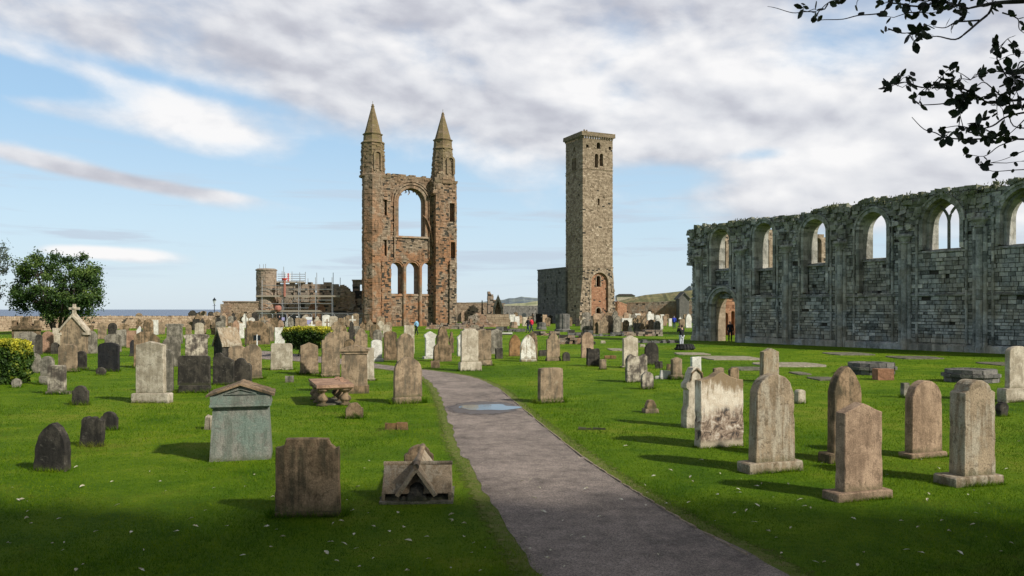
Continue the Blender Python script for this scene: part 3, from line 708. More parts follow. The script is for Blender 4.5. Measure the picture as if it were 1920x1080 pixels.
    for _ in range(2900):
        s = r.uniform(-.5, s_end); dens = mnoise.noise(Vector((s*.9, 2, 0)))
        if dens < -.15 and r.random() < .6: continue
        dn = r.random()**2*(1.2 if s < 3 else .55); z = top(s)+r.uniform(-.05, .2)-dn; t = (r.uniform(-1.5, .1) if dn < .12 else r.uniform(.0, .14))
        hh = r.uniform(.04, .13) if dens < .3 else r.uniform(.06, .26); q = r.uniform(0, 6.3); w = r.uniform(.02, .06)
        p = Vector(fr.p(s, t, z)); dx = Vector((math.cos(q), math.sin(q), 0)); lean = Vector((r.uniform(-.5, .5), r.uniform(-.5, .5), 1))*hh
        a.poly([p-dx*w, p+dx*w, p+lean+dx*w*.3, p+lean-dx*w*.3], r.uniform(0, 1))
    o = a.build('crest_weeds', 'wall_plants', root); o['kind'] = 'stuff'
    return fr, top
NV, nave_top = nave()

def cloister():
    r = random.Random(5); a0, a1 = Vector((20.8, 82.5)), Vector((34.2, 86.5)); ang = math.atan2(4, 13.4); fr = Frame(tuple(a0), ang); S, Z = fr.S, fr.Z; L = (a1-a0).length
    root = empty('cloister_wall', (*a0, 0)); tag(root, 'sunlit warm ruined wall seen through the doorway and windows of the long wall', 'ruined wall')
    op = [Opening(fr, 1434.5, 1442, 448, 506), Opening(fr, 1526, 1540, 446, 494), Opening(fr, 1352, 1361, 450, 506)]
    d1, d2 = Opening(fr, 1355, 1365, 586, 622), Opening(fr, 1370.5, 1377, 583, 634); d1.z0 = 0; d2.z0 = 0
    tops = [(1340,428),(1400,430),(1445,428),(1500,433),(1530,437),(1541,440),(1548,448),(1552,470),(1560,520)]
    P = [(S(x), Z(x, y)) for x, y in tops]
    def top(s):
        if s <= P[0][0]: return P[0][1]
        for (a, b), (c, d) in zip(P, P[1:]):
            if a <= s <= c: return b+(d-b)*(s-a)/(c-a)
        return P[-1][1]
    a = MB(); masonry(a, fr, 0, P[-1][0]+.4, 4.8, top, 0, -1.2, op, rel=.05, miss=.06, rng=r, jag=.2); a.build('masonry', 'tower_masonry', root)
    a = MB(); masonry(a, fr, 0, P[-1][0]+.4, 0, 4.8, 0, -1.2, [d1, d2], rel=.05, miss=.06, rng=r); a.build('red_masonry', 'red_masonry', root)
    a = MB(); a.box8([fr.p(s, t, z) for z in (0, 4.8) for s, t in ((0, -1.25), (9, -1.25), (9, -1.4), (0, -1.4))]); a.build('back_wall', 'painted_dark', root)  # near-black slab paints the dark inside the two doorways
    for o in op+[d1, d2]:
        a = MB(); ring(a, fr, o, .25, .05, -1.22, 7, rng=r); a.build('arch', 'tower_masonry' if o.z0 > 3 else 'red_masonry', root)
    a = MB(); a.box8([fr.p(s, t, z) for z in (op[1].z0, op[1].zt) for s, t in ((op[1].c-op[1].hw, -.5), (op[1].c+op[1].hw, -.5), (op[1].c+op[1].hw, -1.1), (op[1].c-op[1].hw, -1.1))]); a.build('blocking', 'nave_masonry', root)
cloister()

# ---------------------------------------------------------------- twin-turreted east gable
def gable():
    r = random.Random(21); fr = Frame((-21.8, 124.), R_(28)); S, Z = fr.S, fr.Z; W = 12.25
    root = empty('ruined_gable', (*fr.o, 0)); tag(root, 'tall ruined church gable with two spired turrets and a great empty window', 'ruined gable')
    mat = 'gable_masonry'
    # central screen
    big = Opening(fr, 747, 797, 353, 443, 1.0); lo = [Opening(fr, 731, 754, 492, 552), Opening(fr, 761.5, 784.5, 492, 552), Opening(fr, 790.5, 814, 492, 552)]
    zt = 24.05; sl, sr = 2.5, 10.1
    a = MB(); masonry(a, fr, sl, sr, 0, lambda s: zt+.12*math.sin(s*3), 0, -1.5, [big]+lo, grow=.2, rng=r, rel=.05, miss=.008, jag=.12, ch=(.2, .34), bl=(.3, .7)); a.build('screen_wall', mat, root)
    a = MB(); ring(a, fr, big, .42, .12, -.5, 16, rng=r); o2 = Opening(fr, 10, 20, 0, 1); o2.c, o2.k, o2.zs, o2.z0, o2.hw, o2.zt = big.c, 1, big.zs, big.z0, big.hw+.55, big.zt+.55
    ring(a, fr, o2, .22, .26, -.02, 16, rng=r, foot=Z(770, 485)); o3 = Opening(fr, 10, 20, 0, 1); o3.c, o3.k, o3.zs, o3.z0, o3.hw, o3.zt = big.c, 1, big.zs, big.z0, big.hw+1.0, big.zt
    ring(a, fr, o3, .14, .14, -.02, 14, rng=r, jamb=False); a.build('great_window_arch', mat, root)
    a = MB(); ring(a, fr, big, .3, -.5, -1.52, 14, ins=.12, rng=r); a.build('great_window_jamb', mat, root)
    # broken tracery cusps hanging in the head
    for th, ln in ((35, .35), (60, .55), (78, .45), (97, .9), (112, .5), (140, .35)):
        a = MB(); q = R_(th); R = big.hw-.1; x, z = big.c+R*math.cos(q), big.zs+R*math.sin(q)
        a.tube([fr.p(x, -.8, z), fr.p(x-math.cos(q)*ln*.4+.1, -.8, z-ln*.6), fr.p(x-math.cos(q)*ln*.3-.15*(1 if th > 90 else -1), -.8, z-ln)], [.13, .10, .05], 6); a.build('tracery_stub', mat, root)
    a = MB(); a.box8([fr.p(x, t, z) for z, t0 in ((big.z0-.3, .25), (big.z0, .12)) for x, t in ((big.c-big.hw-.9, t0), (big.c+big.hw+.9, t0), (big.c+big.hw+.9, -1.4), (big.c-big.hw-.9, -1.4))], .7); a.build('window_sill', mat, root)
    for o in lo:
        a = MB(); ring(a, fr, o, .26, .10, -.5, 9, rng=r); hd = Opening(fr, 10, 20, 0, 1); hd.c, hd.k, hd.zs, hd.z0, hd.hw, hd.zt = o.c, 1, o.zs, o.z0, o.hw+.26, o.zt
        ring(a, fr, hd, .16, .22, -.02, 9, jamb=False, rng=r)
        a.build('lancet_arch', mat, root)
        a = MB(); ring(a, fr, o, .22, -.5, -1.9, 9, ins=.06, rng=r); a.build('lancet_jamb', mat, root)
        a = MB(); a.box8([fr.p(x, t, z) for z, t0 in ((o.z0-.22, .16), (o.z0, .08)) for x, t in ((o.c-o.hw-.1, t0), (o.c+o.hw+.1, t0), (o.c+o.hw+.1, -1.4), (o.c-o.hw-.1, -1.4))], .7); a.build('window_sill', mat, root)
    # shafts between and beside the lancets, string courses
    for x, w in ((724, .22), (757.5, .28), (787.5, .28)):
        a = MB(); s = S(x); z = 0; zz = Z(x, 488)-1.2
        while z < zz:
            h = r.uniform(.4, .8); a.lathe([(w, 0), (w, h-.02)], fr.p(s, .12, z), 8, min(1, max(0, r.gauss(.65, .2)))); z += h
        a.build('wall_shaft', mat, root)
    for py, pr in ((486, .16), ):
        a = MB(); s = sl
        while s < sr-.1:
            l = min(r.uniform(.6, 1), sr-s); z = Z(770, py); f = pr+r.uniform(-.02, .02)
            a.box8([fr.p(x, t, zz) for zz, tt in ((z-.14, f-.05), (z+.1, f)) for x, t in ((s+.01, tt), (s+l-.01, tt), (s+l-.01, -.05), (s+.01, -.05))], r.uniform(.3, .9)); s += l
        a.build('string_course', mat, root)
    # vault arch stub at the right
    a = MB(); P = []
    for k in range(11):
        q = k/10*1.35; P.append((10.0-2.0*(1-math.cos(q)), Z(810, 455)-.6+5.0*math.sin(q)))
    for (x0, z0), (x1, z1) in zip(P, P[1:]): a.box8([fr.p(x, t, z) for x, z in ((x0, z0), (x1, z1)) for dx in (0,) for t, w in ((.55, -.2), (.55, .2), (-.05, .2), (-.05, -.2)) for x in (x+w,)], r.random())
    a.build('vault_rib_stub', mat, root)
    # side masses (stair turrets); hollow, so that their slits are dark
    def mass(name, s0, s1, tf, tb, ztop, slits, buttress, seed):
        rr = random.Random(seed); g = empty(name, (0, 0, 0)); g.parent = root
        a = MB(); masonry(a, fr, s0, s1, 0, ztop, tf, tf-.9, slits, grow=0, rng=rr, rel=.06, miss=.015, ch=(.2, .34), bl=(.3, .7))
        sd = Frame(fr.o, fr.a)
        # flanks
        e = fr.e; n = fr.n
        for sgn, s in ((-1, s0), (1, s1)):
            f2 = Frame(fr.o, fr.a-math.pi/2 if sgn < 0 else fr.a+math.pi/2)
            # local frame of a flank: walks from back to front (left) or front to back (right)
            class FF:
                pass
            ff = FF(); L = (tf-.9)-tb
            if sgn < 0: ff.p = lambda q, t, z, s=s: (e[0]*(s-t)+n[0]*(tb+q), e[1]*(s-t)+n[1]*(tb+q), z)
            else: ff.p = lambda q, t, z, s=s: (e[0]*(s+t)+n[0]*(tf-.9-q), e[1]*(s+t)+n[1]*(tf-.9-q), z)
            masonry(a, ff, .02, L, 0, ztop, 0, -.8, rng=rr, rel=.06, miss=.01, ch=(.22, .36))
        a.box8([fr.p(x, t, z) for z in (0, ztop-.1) for x, t in ((s0+.1, tb), (s1-.1, tb), (s1-.1, tb-.4), (s0+.1, tb-.4))], .3)
        a.box8([fr.p(x, t, z) for z in (ztop-.5, ztop-.05) for x, t in ((s0+.2, tf-.3), (s1-.2, tf-.3), (s1-.2, tb), (s0+.2, tb))], .3)
        for q0, q1, pt, zh in buttress:
            masonry(a, fr, q0, q1, 0, zh, tf+pt, tf-.05, rng=rr, rel=.08, miss=.01, ch=(.2, .34), bl=(.25, .6))
        for o in slits:
            for sd_ in (-1, 1):
                x0, x1 = sorted((o.c+sd_*o.hw, o.c+sd_*(o.hw+.16)))
                a.box8([fr.p(x, t, z) for z in (o.z0, o.zt) for x, t in ((x0, tf+.04), (x1, tf+.04), (x1, tf-.3), (x0, tf-.3))], .8)
            a.box8([fr.p(x, t, z) for z in (o.zt, o.zt+.3) for x, t in ((o.c-o.hw-.25, tf+.05), (o.c+o.hw+.25, tf+.05), (o.c+o.hw+.25, tf-.3), (o.c-o.hw-.25, tf-.3))], .85)
        # cornice at the top
        a.box8([fr.p(x, t, z) for z, g_ in ((ztop-.25, .12), (ztop+.15, .28)) for x, t in ((s0-g_, tf+g_), (s1+g_*.3, tf+g_), (s1+g_*.3, tb-g_), (s0-g_, tb-g_))], .6)
        a.build('masonry', mat, g); return g
    Lz = Z(697, 331)
    a = MB(); octa(a, fr.p(.12, .25, 0), lambda z: 1.72, 0, Lz, 8, .5+28/45, rng=r, depth=.5, rel=.06, miss=.01, ch=(.22, .36), bl=(.3, .7)); a.build('octagonal_shaft', mat, root)
    m1 = mass('turret_base', .55, 2.55, 1.3, -1.9, Lz, [Opening(fr, 711, 720.5, 375, 405, 0), Opening(fr, 711, 720, 450, 481, 0)], [(1.0, 2.5, .5, Z(710, 490))], 3)
    Rz = Z(833, 343)
    m2 = mass('turret_base', 10.1, 13.75, 1.5, -1.9, Rz, [Opening(fr, 836, 845.5, 383, 417, 0), Opening(fr, 838, 846.5, 455, 484, 0)], [(12.35, 13.6, .35, Z(845, 490))], 4)
    # top stages
    def tstage(s, t, z0, zband, z1, ztip, r0, rb, rsp, hs, ruin, seed, hole):
        rr = random.Random(seed); c = fr.p(s, t, 0); ph = .5+math.degrees(fr.a)/45
        a = MB()
        rf = lambda z: r0*(1.0-(.10 if not ruin else .22)*max(0, (z-z0)/(zband-z0)))
        octa(a, c, rf, z0, zband, 8, ph, holes=hole, depth=.6, rel=.08, miss=.03, rng=rr, ch=(.22, .34), bl=(.3, .6))
        a.lathe([(r0*1.06, -.15), (r0*1.1, .1), (r0, .3)], (c[0], c[1], z0), 8, .6, ph)
        st = a.build('turret_stage', mat, root)
        a = MB(); octa(a, c, lambda z: rb*(1.07-.04*(z-zband)), zband, z1, 8, ph, rng=rr, depth=1.2)
        a.lathe([(rf(zband)*1.08, -.1), (rf(zband)*1.02, .12), (rb*1.05, .3)], (c[0], c[1], zband), 8, .4, ph); a.lathe([(rb*1.1, -.12), (rb*1.16, .05), (rsp, .16)], (c[0], c[1], z1), 8, .3, ph)
        a.build('turret_drum', mat, root)
        a = MB(); octa(a, c, lambda z: max(.10, rsp*(1-(z-z1-.1)/(ztip-z1+.35))), z1+.1, ztip-.35, 8, ph, rng=rr, depth=.9, rel=.006, miss=0, bl=(1.2, 1.8), tintoff=-.1)
        a.lathe([(.22, 0), (.30, .1), (.16, .22), (.22, .35), (.05, .5)], (c[0], c[1], ztip-.4), 8, .5); a.tube([(c[0], c[1], ztip), (c[0], c[1], ztip+.55)], .035, 5)
        a.build('spire', mat, root)
        # arched niche on the face that looks west
        return st
    z = lambda px, py: Z(px, py)
    tstage(.2, -.25, Lz, z(700, 268), z(700, 252), z(697, 195), 1.95, 1.38, 1.30, 0, False, 7, [(6, .3, .7, z(700, 320), z(700, 292)), (2, .0, 1., z(700, 320), z(700, 290))])
    tstage(12.05, -.25, Rz-.2, z(832, 279), z(832, 263), z(832, 211), 2.0, 1.42, 1.34, 0, True, 8, [(6, .3, .7, z(837, 325), z(837, 300))])
    for s, px, y0, y1, pxw in ((.2, 702.5, 322, 288, 1), (12.05, 838, 329, 299, 2)):
        a = MB(); o = Opening(fr, px-4.5, px+4.5, y1, y0); f = Frame(fr.o, fr.a); ring(a, fr, o, .30, 1.72 if pxw == 1 else 1.66, 1.2, 7, rng=r); a.build('niche_arch', mat, root)
    # ragged lump of torn masonry left of the right turret
    a = MB()
    for _ in range(260):
        f = r.random(); s = 10.0+r.random()*(1.6*(f)+.2); z_ = Rz-2.5+(s-10)*2.6*r.random()+r.uniform(0, 2.2); w = r.uniform(.28, .46); t = r.uniform(-.8, 1.2); j = lambda: r.uniform(-.08, .08)
        a.box8([fr.p(x+j(), q+j(), zz+j()) for zz in (z_, z_+w) for x, q in ((s-w, t+w), (s+w, t+w), (s+w, t-w), (s-w, t-w))], r.random())
    a.build('torn_masonry', mat, root)
    return fr
GB = gable()

# ---------------------------------------------------------------- square tower with its small choir
def tower():
    r = random.Random(31); root = empty('square_tower', (12.8, 144, 0)); tag(root, 'tall slim square stone tower with corbelled parapet, low choir on its left', 'tower')
    fr = Frame((12.8, 144.), math.atan2(.423, .906)); S, Z = fr.S, fr.Z; L = 6.35; mat = 'tower_masonry'
    ztop, zs1, zs2 = Z(1093, 258), Z(1093, 316), Z(1093, 501)
    up = [Opening(fr, 1118.5, 1125.5, 267, 278.5), Opening(fr, 1115, 1121.4, 288, 313), Opening(fr, 1124.4, 1130.8, 288, 313), Opening(fr, 1120.5, 1124, 372, 384), Opening(fr, 1099, 1103.5, 272, 276.5, 0), Opening(fr, 1141.5, 1145.5, 276, 281, 0)]
    a = MB(); masonry(a, fr, 0, L, zs2, ztop, 0, -1, up, grow=0, rng=r, rel=.03, miss=.008, ch=(.22, .34), bl=(.28, .6)); a.build('front_wall', mat, root)
    e, n = fr.e, fr.n
    class FL:
        def __init__(s, inv=False): s.inv = inv
        def p(s, q, t, z): return (n[0]*(-L+q)-e[0]*t, n[1]*(-L+q)-e[1]*t, z) if not s.inv else (n[0]*(-q)+e[0]*(L+t), n[1]*(-q)+e[1]*(L+t), z)
    fl, fr2 = FL(), FL(True)
    def mk(sq, hw, z0, zt, k=1.0):
        o = Opening(fr, 10, 20, 0, 1); o.c, o.hw, o.k, o.z0, o.zt = sq, hw, k, z0, zt; o.zs = zt-(hw if k else 0); return o
    lu = [mk(L-3.55, .3, Z(1093, 315), Z(1093, 291)), mk(L-2.75, .3, Z(1093, 315), Z(1093, 291)), mk(L-3.1, .3, Z(1093, 280), Z(1093, 269)), mk(L-5.6, .2, Z(1093, 276), Z(1093, 272), 0)]
    a = MB(); masonry(a, fl, 0, L-1, zs2, ztop, 0, -1, lu, grow=0, rng=r, rel=.03, miss=.008, ch=(.22, .34), bl=(.28, .6)); a.build('side_wall', mat, root)
    a = MB(); masonry(a, fr2, 1, L, zs2, ztop, 0, -1, grow=0, rng=r, rel=.015, ch=(.30, .42)); a.build('side_wall', mat, root)
    a = MB(); a.box8([fr.p(x, t, z) for z in (0, ztop-.3) for x, t in ((.9, -L+.6), (L-.9, -L+.6), (L-.9, -L), (.9, -L))], .4); a.box8([fr.p(x, t, z) for z in (ztop-.6, ztop-.1) for x, t in ((.3, -.3), (L-.3, -.3), (L-.3, -L+.3), (.3, -L+.3))], .4); a.build('back_wall', mat, root)
    for o, f_ in [(o, fr) for o in up[:4]]+[(o, fl) for o in lu[:3]]:
        a = MB(); ring(a, f_, o, .14, .05, -.45, 5, rng=r); a.build('window_surround', mat, root)
    for c, f_ in ((.5*(up[1].c+up[2].c), fr), (L-3.15, fl)):
        a = MB(); z0, z1 = Z(1093, 314), Z(1093, 291)
        a.lathe([(.16, 0), (.16, .15), (.10, .25), (.10, z1-z0-.5), (.18, z1-z0-.2), (.2, z1-z0)], f_.p(c, -.1, z0), 8, .7); a.build('window_shaft', mat, root)
    # dark window voids behind the belfry lights
    # strings, corbel table, parapet
    a = MB()
    for z, pr, h in ((zs1, .10, .14), (zs2, .14, .22)):
        a.box8([fr.p(x, t, zz) for zz, g in ((z-h/2, pr*.4), (z+h/2, pr)) for x, t in ((-g, g), (L+g, g), (L+g, -L-g), (-g, -L-g))], .35)
    a.build('string_course', mat, root)
    for side in (fr, fl):
        for k in range(13):
            q = .15+k*(L-.3)/12; a = MB(); a.box8([side.p(x, t, z) for z, t1 in ((ztop-.05, .06), (ztop+.4, .36)) for x, t in ((q-.13, t1), (q+.13, t1), (q+.13, -.1), (q-.13, -.1))], r.random()); a.build('corbel', mat, root)
    a = MB(); g = .36
    PF = Frame(fr.o, fr.a)
    def pp(q, t, z): return PF.p(q-g, t+g, z)
    class PA: pass
    for i in range(4):
        pa = PA(); LL = L+2*g
        if i == 0: pa.p = lambda q, t, z: fr.p(q-g, g+t, z)
        if i == 1: pa.p = lambda q, t, z: fr.p(-g-t, g-LL+q, z)
        if i == 2: pa.p = lambda q, t, z: fr.p(L+g+t, g-q, z)
        if i == 3: pa.p = lambda q, t, z: fr.p(L+g-q, g-LL-t, z)
        s0, s1 = (0, LL) if i in (0, 3) else ((0, LL-.5) if i == 1 else (.5, LL))
        masonry(a, pa, s0, s1, ztop+.4, ztop+1.15, 0, -.5, rng=r, rel=.02, ch=(.22, .3))
    a.build('parapet', mat, root)
    # stair cap on the parapet corner
    a = MB(); c = fr.p(.6, -.2, ztop+1.15); a.lathe([(.5, 0), (.4, .12), (.1, .2)], c, 8); a.lathe([(.12, 0), (.16, .25), (.05, .42)], fr.p(.3, 0, ztop+1.15), 6); a.lathe([(.1, 0), (.14, .3), (.05, .4)], fr.p(.9, -.1, ztop+1.15), 6); a.build('stair_cap', mat, root)
    # base: a great blocked arch between two battered piers
    ar = Opening(fr, 1108, 1139.5, 511, 600, 1.0); ar.z0 = 0; win = Opening(fr, 1119.5, 1127, 517, 537); door = Opening(fr, 1119, 1127.5, 577, 603); door.z0 = 0
    bl = lambda z: -.95*max(0, 1-z/(zs2*.92)); br = lambda z: L+.75*max(0, 1-z/(zs2*.92))
    a = MB(); masonry(a, fr, 0, L, 0, zs2, .10, -1, [ar], grow=.05, rng=r, rel=.06, miss=.02, left=bl, right=br, ch=(.22, .36), bl=(.28, .6)); a.build('base_wall', mat, root)
    a = MB(); masonry(a, fr, ar.c-ar.hw-.02, ar.c+ar.hw+.02, 0, ar.zt, -.25, -1, [win, door], grow=0, rng=r, rel=.02, miss=.05, ch=(.2, .3), bl=(.25, .5)); a.build('arch_blocking', 'red_masonry', root)
    a = MB(); ring(a, fr, ar, .32, .18, -.3, 13, rng=r, foot=0); a.build('blocked_arch', mat, root)
    for o in (win, door): a = MB(); ring(a, fr, o, .16, -.18, -.6, 7, rng=r); a.build('opening_surround', mat, root)
    a = MB(); fb = FL(); masonry(a, fb, 0, L-1, 0, zs2, .12, -1, rng=r, rel=.03, miss=.03, ch=(.28, .42)); masonry(a, FL(True), 1, L, 0, zs2, .12, -1, rng=r, rel=.03, ch=(.28, .42)); a.build('base_side_wall', mat, root)
    # choir: long low block running back from the tower's left side
    a = MB(); ch = 11.6; cz = 10.45
    class FC:
        def p(s, q, t, z): return (n[0]*(-L-ch+q)-e[0]*t, n[1]*(-L-ch+q)-e[1]*t, z)
    fc = FC(); sl = [mk(3.3, .22, 5.2, 7.9), mk(8.2, .22, 5.2, 7.9)]
    masonry(a, fc, 0, ch, 0, cz, .05, -.9, sl, grow=0, rng=r, rel=.02, miss=.02, ch=(.3, .42))
    choir = a.build('choir_wall', 'grey_wall_masonry', root)
    for o in sl: a = MB(); ring(a, fc, o, .14, .09, -.4, 5, rng=r); a.build('slit_surround', 'grey_wall_masonry', root)
    a = MB(); a.box8([fc.p(x, t, z) for z in (cz, cz+.22) for x, t in ((-.1, .15), (ch, .15), (ch, -.95), (-.1, -.95))], .3); a.build('coping', 'grey_wall_masonry', root)
    a = MB(); a.box8([fc.p(x, t, z) for z in (0, cz-.1) for x, t in ((.1, -5.2), (ch, -5.2), (ch, -6), (.1, -6))], .3); a.box8([fc.p(x, t, z) for z in (0, cz-.1) for x, t in ((0, -.9), (.9, -.9), (.9, -5.2), (0, -5.2))], .3); a.build('back_walls', 'grey_wall_masonry', root)
    a = MB(); masonry(a, fl, -.6, .9, 0, zs2-.2, .55, 0, rng=r); a.build('buttress', 'grey_wall_masonry', root)
tower()
# ---------------------------------------------------------------- ruins left of the gable, with scaffolding
def west_ruin():
    r = random.Random(41)
    Yo = 128.; fr = Frame(((483-960)/F*Yo, Yo), R_(2)); S, Z = fr.S, fr.Z; X, Y = fr.o
    root = empty('ruined_range', (X, Y, 0)); tag(root, 'low ruined stone range under repair behind scaffolding, left of the gable', 'ruin')
    tops = [(483,531),(520,531),(560,531),(600,533),(612,531),(632,534),(645,539),(655,541),(657,553),(662,560)]
    P = [(S(a), Z(a, b)) for a, b in tops]
    def top(s):
        if s <= P[0][0]: return P[0][1]
        for (a, b), (c, d) in zip(P, P[1:]):
            if a <= s <= c: return b+(d-b)*(s-a)/(c-a)
        return P[-1][1]
    lowv = [Opening(fr, 489, 537, 587, 625, 0), Opening(fr, 540, 572, 588, 625, 0)]
    for o in lowv: o.z0 = 0
    bx = [Opening(fr, 587, 593, 539, 542, 0), Opening(fr, 588, 593, 545, 548, 0)]
    a = MB(); masonry(a, fr, 0, P[-1][0], 0, top, 0, -1.2, lowv+bx, grow=0, rng=r, rel=.05, miss=.07, jag=.15, ch=(.25, .38), bl=(.3, .7)); a.build('masonry', 'ruin_masonry', root)
    a = MB(); a.box8([fr.p(x, t, z) for z in (0, 2.6) for x, t in ((.3, -2.5), (9, -2.5), (9, -2.8), (.3, -2.8))]); a.box8([fr.p(x, t, z) for z in (0, 2.6) for x, t in ((8.3, -1.2), (8.6, -1.2), (8.6, -2.5), (8.3, -2.5))]); a.build('undercroft', 'painted_dark', root)  # near-black backing, shade of the low openings put into its colour
    o = Opening(fr, 580, 608, 566, 583, 1.0); o.zs = o.z0; a = MB()
    masonry(a, fr, o.c-o.hw, o.c+o.hw, o.z0, lambda s: o.z0+math.sqrt(max(0, o.hw**2-(s-o.c)**2))-.1, .10, -.02, rng=r, ch=(.14, .2), bl=(.2, .4)); ring(a, fr, o, .18, .14, -.02, 9, jamb=False); a.build('blocked_arch', 'red_masonry', root)
    # round stair tower at the left end
    c = AT(499.5, 580, Yo-.3); c = (c.x-X, c.y-Y, 0); zt = Z(500, 508); rt = 18.4*Yo/F
    a = MB(); octa(a, c, lambda z: rt, 0, zt, 14, 0, rng=r, ch=(.22, .34), bl=(.3, .6), rel=.04); a.build('round_tower', 'ruin_masonry', root)
    a = MB(); a.lathe([(rt*1.07, 0), (rt*1.08, .16), (rt*.9, .34), (.05, .42)], (c[0], c[1], zt), 16, .3); a.build('tower_cap', 'ruin_masonry', root)
    # right hand part: rubble and a torn turret stump against the gable
    a = MB(); masonry(a, fr, S(652), S(684), 0, lambda s: Z(665, 556)+.5*math.sin(s*2), -.25, -1.4, rng=r, jag=.25, rel=.06, miss=.06); a.build('low_wall', 'ruin_masonry', root)
    a = MB(); masonry(a, fr, S(659), S(681), 0, Z(670, 526), -1.0, -2.4, [Opening(fr, 671, 677, 534, 546, 0)], grow=0, rng=r, jag=.1, rel=.05, miss=.08); a.box8([fr.p(x, t, z) for z in (Z(670, 526), Z(670, 525)+.1) for x, t in ((S(658), -.8), (S(681), -.8), (S(681), -2.5), (S(658), -2.5))]); a.build('turret_stump', 'ruin_masonry', root)
    a = MB()
    for _ in range(160):
        s = r.uniform(S(640), S(664)); z_ = r.uniform(2.5, 6.6-1.1*max(0, s-S(648))); w = r.uniform(.12, .35); j = lambda: r.uniform(-.08, .08)
        a.box8([fr.p(x+j(), t+j(), z+j()) for z in (z_, z_+w) for x, t in ((s-w, .25), (s+w, .25), (s+w, -.1), (s-w, -.1))], r.random())
    a.build('torn_edge', 'ruin_masonry', root)
    # lower block to the left
    f2 = Frame(tuple(AT(419, 580, 126.).xy), R_(3)); g = empty('boundary_block', (*f2.o, 0)); tag(g, 'low sunlit rubble wall block with flat coping, left of the scaffolded ruin', 'wall')
    L = f2.S(486); a = MB(); masonry(a, f2, 0, L, 0, f2.Z(450, 567), 0, -2.2, rng=r, ch=(.16, .26), bl=(.2, .45), rel=.03); a.build('masonry', 'sea_wall_masonry', g)
    a = MB(); masonry(a, f2, -.15, L, f2.Z(450, 567), f2.Z(450, 564.5), .12, -2.3, rng=r, ch=(.2, .24), bl=(.5, .9)); a.build('coping', 'ruin_masonry', g)
    a = MB(); masonry(a, f2, -.3, 1.1, 0, f2.Z(425, 570), .6, .02, rng=r, ch=(.2, .3), bl=(.3, .5)); a.build('buttress', 'ruin_masonry', g)
    # scaffolding
    sf = empty('scaffolding', (X, Y, 0)); tag(sf, 'grey tube scaffolding with board decks in front of the low ruin', 'scaffolding')
    t1, t0 = 2.2, 1.0
    for px, yt in ((498.5, 526), (535.5, 510), (566, 530), (597, 521), (627.5, 521)):
        for t in (t1, t0):
            a = MB(); s = S(px)+(0 if t == t1 else -.05); a.tube([fr.p(s, t, 0), fr.p(s, t, Z(px, yt)+(.0 if t == t1 else .8))], .055, 6); a.build('upright', 'metal_pole', sf)
    for px, y0, y1 in ((488, 507, 496), (495, 507, 495.5), (499, 507, 495)):
        a = MB(); s = S(px); a.tube([fr.p(s, .3, Z(px, y0)-1), fr.p(s, .3, Z(px, y1))], .05, 6); a.build('upright', 'metal_pole', sf)
    for px, y0, y1 in ((533, 530, 510), (547, 530, 509), (561.5, 530, 510), (572, 531, 509.5), (577, 531, 522), (606.5, 531, 520.5), (637.5, 536, 520.5)):
        a = MB(); s = S(px); a.tube([fr.p(s, -.2, Z(px, y0)-.8), fr.p(s, -.2, Z(px, y1))], .05, 6); a.build('upright', 'metal_pole', sf)
    for y in (514, 518, 522, 526):
        a = MB(); a.tube([fr.p(S(520), -.2, Z(540, y)), fr.p(S(572), -.2, Z(540, y))], .045, 5); a.build('guard_rail', 'metal_pole', sf)
    for y, xl, xr in ((543, 498, 628), (569.5, 505, 628), (577.5, 498, 585), (536, 498, 540), (587, 486, 680), (563, 560, 628)):
        a = MB(); a.tube([fr.p(S(xl), t1, Z(560, y)), fr.p(S(xr), t1, Z(560, y))], .045, 5); a.build('guard_rail', 'metal_pole', sf)
    for (xa, ya, xb, yb) in ((553, 567, 565, 555), (545, 597, 558, 587)):
        a = MB(); a.tube([fr.p(S(xa), t1, Z(xa, ya)), fr.p(S(xb), t1, Z(xb, yb))], .045, 5); a.build('brace', 'metal_pole', sf)
    for y, xl, xr, ta, tb in ((556, 487, 642, t1, t0), (583.5, 487, 606, t1, t0), (529.5, 518, 572, .4, -.9)):
        a = MB()
        for k in range(4):
            u = ta+(tb-ta)*k/4; v = ta+(tb-ta)*(k+1)/4-.02
            a.box8([fr.p(x, t, z) for z in (Z(560, y)-.06, Z(560, y)+.06) for x, t in ((S(xl), u), (S(xr), u), (S(xr), v), (S(xl), v))], .5)
        a.box8([fr.p(x, t, z) for z in (Z(560, y)-.1, Z(560, y)+.16) for x, t in ((S(xl), ta+.05), (S(xr), ta+.05), (S(xr), ta+.01), (S(xl), ta+.01))], .5)
        a.build('deck', 'scaffold_board', sf)
    # rubbish chute: a string of red tubs under a red and white hopper
    ch = empty('rubbish_chute', (*[X+fr.p(S(541), 2.6, 0)[0], Y+fr.p(S(541), 2.6, 0)[1]], 0)); tag(ch, 'orange red rubbish chute hanging down the scaffolding from its top deck', 'chute')
    zz = Z(541, 528)
    for k in range(4):
        a = MB(); a.lathe([(.15, 0), (.24, .62)], (0, 0, zz-.6-k*.62), 10); a.build('chute_tub', 'orange_net', ch)
    a = MB(); a.lathe([(.3, 0), (.45, .3), (.45, .35)], (0, 0, zz+.1), 10); a.build('hopper', 'red_plastic', ch)
    pf = [X+fr.p(S(540), 1.2, 0)[0], Y+fr.p(S(540), 1.2, 0)[1]]
    bn = empty('barrier_panel', (*[X+fr.p(S(540), .0, 0)[0], Y+fr.p(S(540), .0, 0)[1]], Z(540, 527.5))); tag(bn, 'red and white striped barrier standing on the top scaffold deck', 'barrier')
    for k in range(3):
        a = MB(); a.box(-.35+k*.3, -.17+k*.3, -.06, 0, 0, 1.3); a.build('strip', ('white_paint', 'red_plastic', 'white_paint')[k], bn)
